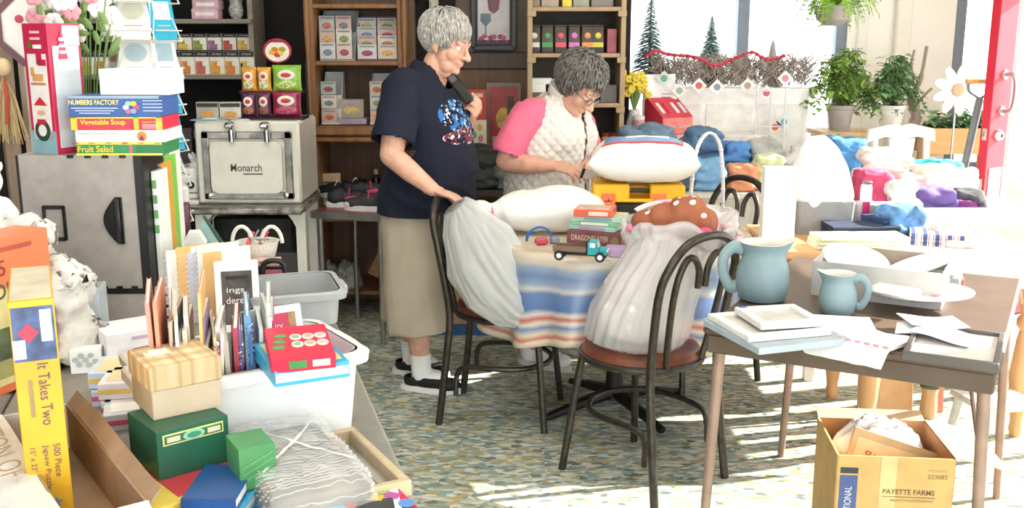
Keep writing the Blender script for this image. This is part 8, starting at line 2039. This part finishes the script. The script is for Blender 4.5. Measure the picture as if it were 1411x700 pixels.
def ivy(label, px, pot_c, seed, spread, n, Y=5.96, up=.42, m=LEAF1):
    r = random.Random(seed); x = D(px, 150, Y).x
    t = thing('ivy_plant', label, 'plant', (x, Y, zp))
    part('pot', MB().lathe([(.055, 0), (.075, .12), (.082, .125), (.082, .145), (.072, .145), (.068, .12)], 22), mat(pot_c, .6), t); part('soil', MB().lathe([(.002, .125), (.069, .127), (.002, .129)], 16), mat('4a3a2c', .9), t)
    vines = MB(); leaves = MB()
    for k in range(n):
        a = r.random() * 6.28; R_ = spread * (.3 + .7 * r.random()); top = up * (.25 + .75 * r.random()); end = Vector((R_ * math.cos(a), min(.2, R_ * .45 * math.sin(a)), .14 + top * (1 - (R_ / spread) * .85) - .10 * r.random()))
        path = bez([(0, 0, .12), (end.x * .4, end.y * .4, .16 + top * .7), end], 6); vines.tube(path, .0022, 4); leaf_cloud(leaves, [q + Vector((r.uniform(-.02, .02), r.uniform(-.02, .02), r.uniform(-.02, .02))) for q in path[2:] for _ in range(3)], .042, r)
    part('vines', vines, mat('6a7a3a', .7), t, kind='stuff'); part('leaves', leaves, m, t, smooth=None, kind='stuff')
ivy('bushy ivy in a grey pot on the plant stand', 1158, 'a49e98', 3, .26, 46)
ivy('broad leaved ivy in a white pot beside the bushy ivy', 1228, 'ece8e2', 5, .22, 40, m=LEAF2, up=.36)
# plant box
q = D(1322, 205, 5.75)
pbx = thing('planter_box', 'pine planter box with succulents below the narrow window', 'planter', (2.62, 5.98, 0)); pz2 = D(1322, 212, 5.9).z
PN = wood('e0b070', .2, 2, along=(12, 1, 1))
part('front_board', MB().box((0, -.10, pz2 + .075), (.42, .02, .15), bev=.003), PN, pbx); part('back_board', MB().box((0, .10, pz2 + .075), (.42, .02, .15), bev=.003), PN, pbx)
for s in (-1, 1): part('end_board', MB().box((s * .20, 0, pz2 + .075), (.02, .18, .15)), PN, pbx)
for sx in (-1, 1):
    for sy in (-1, 1): part('leg', MB().box((sx * .18, sy * .08, pz2 / 2), (.03, .03, pz2)), PN, pbx)
part('soil', MB().box((0, 0, pz2 + .12), (.38, .18, .02)), mat('5a4636', .9), pbx)
lf = MB(); r = random.Random(8); leaf_cloud(lf, [(r.uniform(-.18, .18), r.uniform(-.07, .07), pz2 + .13 + abs(r.gauss(0, .05))) for _ in range(420)], .05, r); part('succulents', lf, LEAF2, pbx, smooth=None, kind='stuff')
# driftwood
dz0 = zp; q = D(1268, 150, 5.95)
dw = thing('driftwood_branch', 'twisted driftwood branch standing on the plant stand', 'branch', (q.x - .03, 5.98, zp)); W_D = wood('9a8474', .3)
part('trunk', MB().tube(bez([(0, 0, 0), (.02, 0, .08), (-.01, 0, .18), (.03, 0, .30), (.05, 0, .48)], 5), [.035] * 5 + [.03] * 6 + [.016] * 5 + [.01] * 5, 9), W_D, dw); part('twig', MB().tube(bez([(.02, 0, .26), (-.03, 0, .36), (-.02, 0, .46)], 5), .007, 6), W_D, dw); part('twig', MB().tube(bez([(.0, 0, .12), (.06, 0, .2), (.10, 0, .24)], 5), .008, 6), W_D, dw)
# metal daisy
q = D(1322, 124, 5.6)
da = thing('metal_daisy', 'large white metal daisy on a stake by the planter', 'ornament', (q.x, 5.62, 0)); zc = D(1322, 124, 5.62).z
part('stake', MB().cyl((0, .012, .0), (0, .012, zc), .006, n=8), STEEL, da); part('stake_foot', MB().lathe([(.09, 0), (.09, .008), (.01, .012)], 18, (0, .012, 0)), STEEL, da)
for k in range(9):
    a = 2 * PI * k / 9; part('petal', MB().ell((.085 * math.cos(a), 0, zc + .085 * math.sin(a)), (.06, .006, .028), Matrix.Rotation(-a, 3, 'Y'), 12, 8), mat('ebe8e2', .45), da, 180)
part('centre', MB().ell((0, -.006, zc), (.035, .014, .035), n=16, m=8), mat('d9b090', .5), da, 180)
# spade
q = D(1352, 110, 5.35); spd = thing('garden_spade', 'garden spade with wooden handle leaning beside the door', 'spade', (D(1345, 110, 5.35).x, 5.35, 0)); zt = D(1352, 112, 5.35).z
part('shaft', MB().tube([(-.10, 0, .22), (.03, 0, zt - .09)], .020, 10), mat('7a8084', .5), spd); part('yoke', MB().tube(bez([(.03, 0, zt - .09), (-.03, 0, zt - .05), (-.04, 0, zt)], 5), .008, 7).tube(bez([(.03, 0, zt - .09), (.09, 0, zt - .05), (.10, 0, zt)], 5), .008, 7), mat('7a8084', .5), spd); part('grip', MB().cyl((-.05, 0, zt), (.11, 0, zt), .014, n=12), wood('d9a868', .2), spd); part('blade', MB().prism([(-.19, .25), (-.03, .25), (-.05, .08), (-.115, .0), (-.18, .08)], -.004, .004), mat('6a7074', .4, .7), spd)
# white wooden chair
def white_chair():
    t = thing('painted_chair', 'white painted wooden chair with scrolled top rail by the planter', 'chair', (D(1262, 200, 5.42).x, 5.35, 0), PI + .15); WP = mat('f1eeea', .5, var=.03)
    zt = D(1262, 176, 5.3).z
    part('seat', MB().box((0, .0, .44), (.40, .38, .035), bev=.012), WP, t)
    for sx in (-1, 1):
        part('front_leg', MB().tube([(sx * .17, .16, .43), (sx * .18, .17, 0)], [.02, .015], 10), WP, t); part('rear_post', MB().tube(bez([(sx * .16, -.17, 0), (sx * .165, -.17, .45), (sx * .15, -.21, zt - .06)], 5), .018, 8), WP, t)
    part('top_rail', MB().prism([(-.20, zt - .10), (-.19, zt - .03), (-.12, zt - .015), (-.05, zt + .0), (0, zt - .012), (.05, zt), (.12, zt - .015), (.19, zt - .03), (.20, zt - .10), (.10, zt - .07), (0, zt - .085), (-.10, zt - .07)], -.225, -.20), WP, t)
    part('splat', MB().prism([(-.06, .46), (.06, .46), (.04, .62), (.075, zt - .08), (-.075, zt - .08), (-.04, .62)], -.205, -.19), WP, t); part('lower_rail', MB().box((0, -.19, .52), (.32, .016, .04)), WP, t)
white_chair()
# hanging fern
def fern():
    Y = 5.5; c = D(1148, 22, Y); r = random.Random(4)
    t = thing('hanging_fern', 'bright green fern hanging in a grey basket before the window', 'plant', (c.x, Y, c.z - .05))
    part('basket', MB().lathe([(.04, 0), (.085, .03), (.10, .09), (.105, .10), (.095, .10), (.07, .03)], 22), mat('9a958c', .7), t)
    for k in range(3): part('hanger', MB().cyl((.1 * math.cos(k * 2.09), .1 * math.sin(k * 2.09), .10), (0, 0, .55), .0025, n=5), STEEL, t)
    part('chain', MB().cyl((0, 0, .55), (0, 0, ZC - (c.z - .05)), .003, n=5), STEEL, t)
    f = MB()
    for k in range(130):
        a = r.random() * 6.28; R_ = r.uniform(.10, .25); h = r.uniform(.05, .20); dr = r.uniform(.0, .16)
        path = bez([(0, 0, .09), (R_ * .5 * math.cos(a), R_ * .5 * math.sin(a), .10 + h), (R_ * math.cos(a), R_ * math.sin(a), .10 + h * .6 - dr)], 7)
        for j, q in enumerate(path[2:]):
            d = (path[min(len(path) - 1, j + 3)] - q); d = d.normalized() if d.length > 1e-5 else Vector((0, 0, -1)); s, n, _ = frame(d); L_ = .03 * math.sin(PI * (j + 1.5) / 14) + .008
            for sg in (-1, 1):
                o = len(f.v); e = q + s * sg * L_ + d * .006 - Vector((0, 0, .004)); f.v += [tuple(q), tuple(q + d * .010), tuple(e)]; f.f.append((o, o + 1, o + 2))
        f.tube(path, .0014, 3)
    part('fronds', f, mat('8fc23a', .5, var=.25, scale=12), t, smooth=None, kind='stuff')
fern()
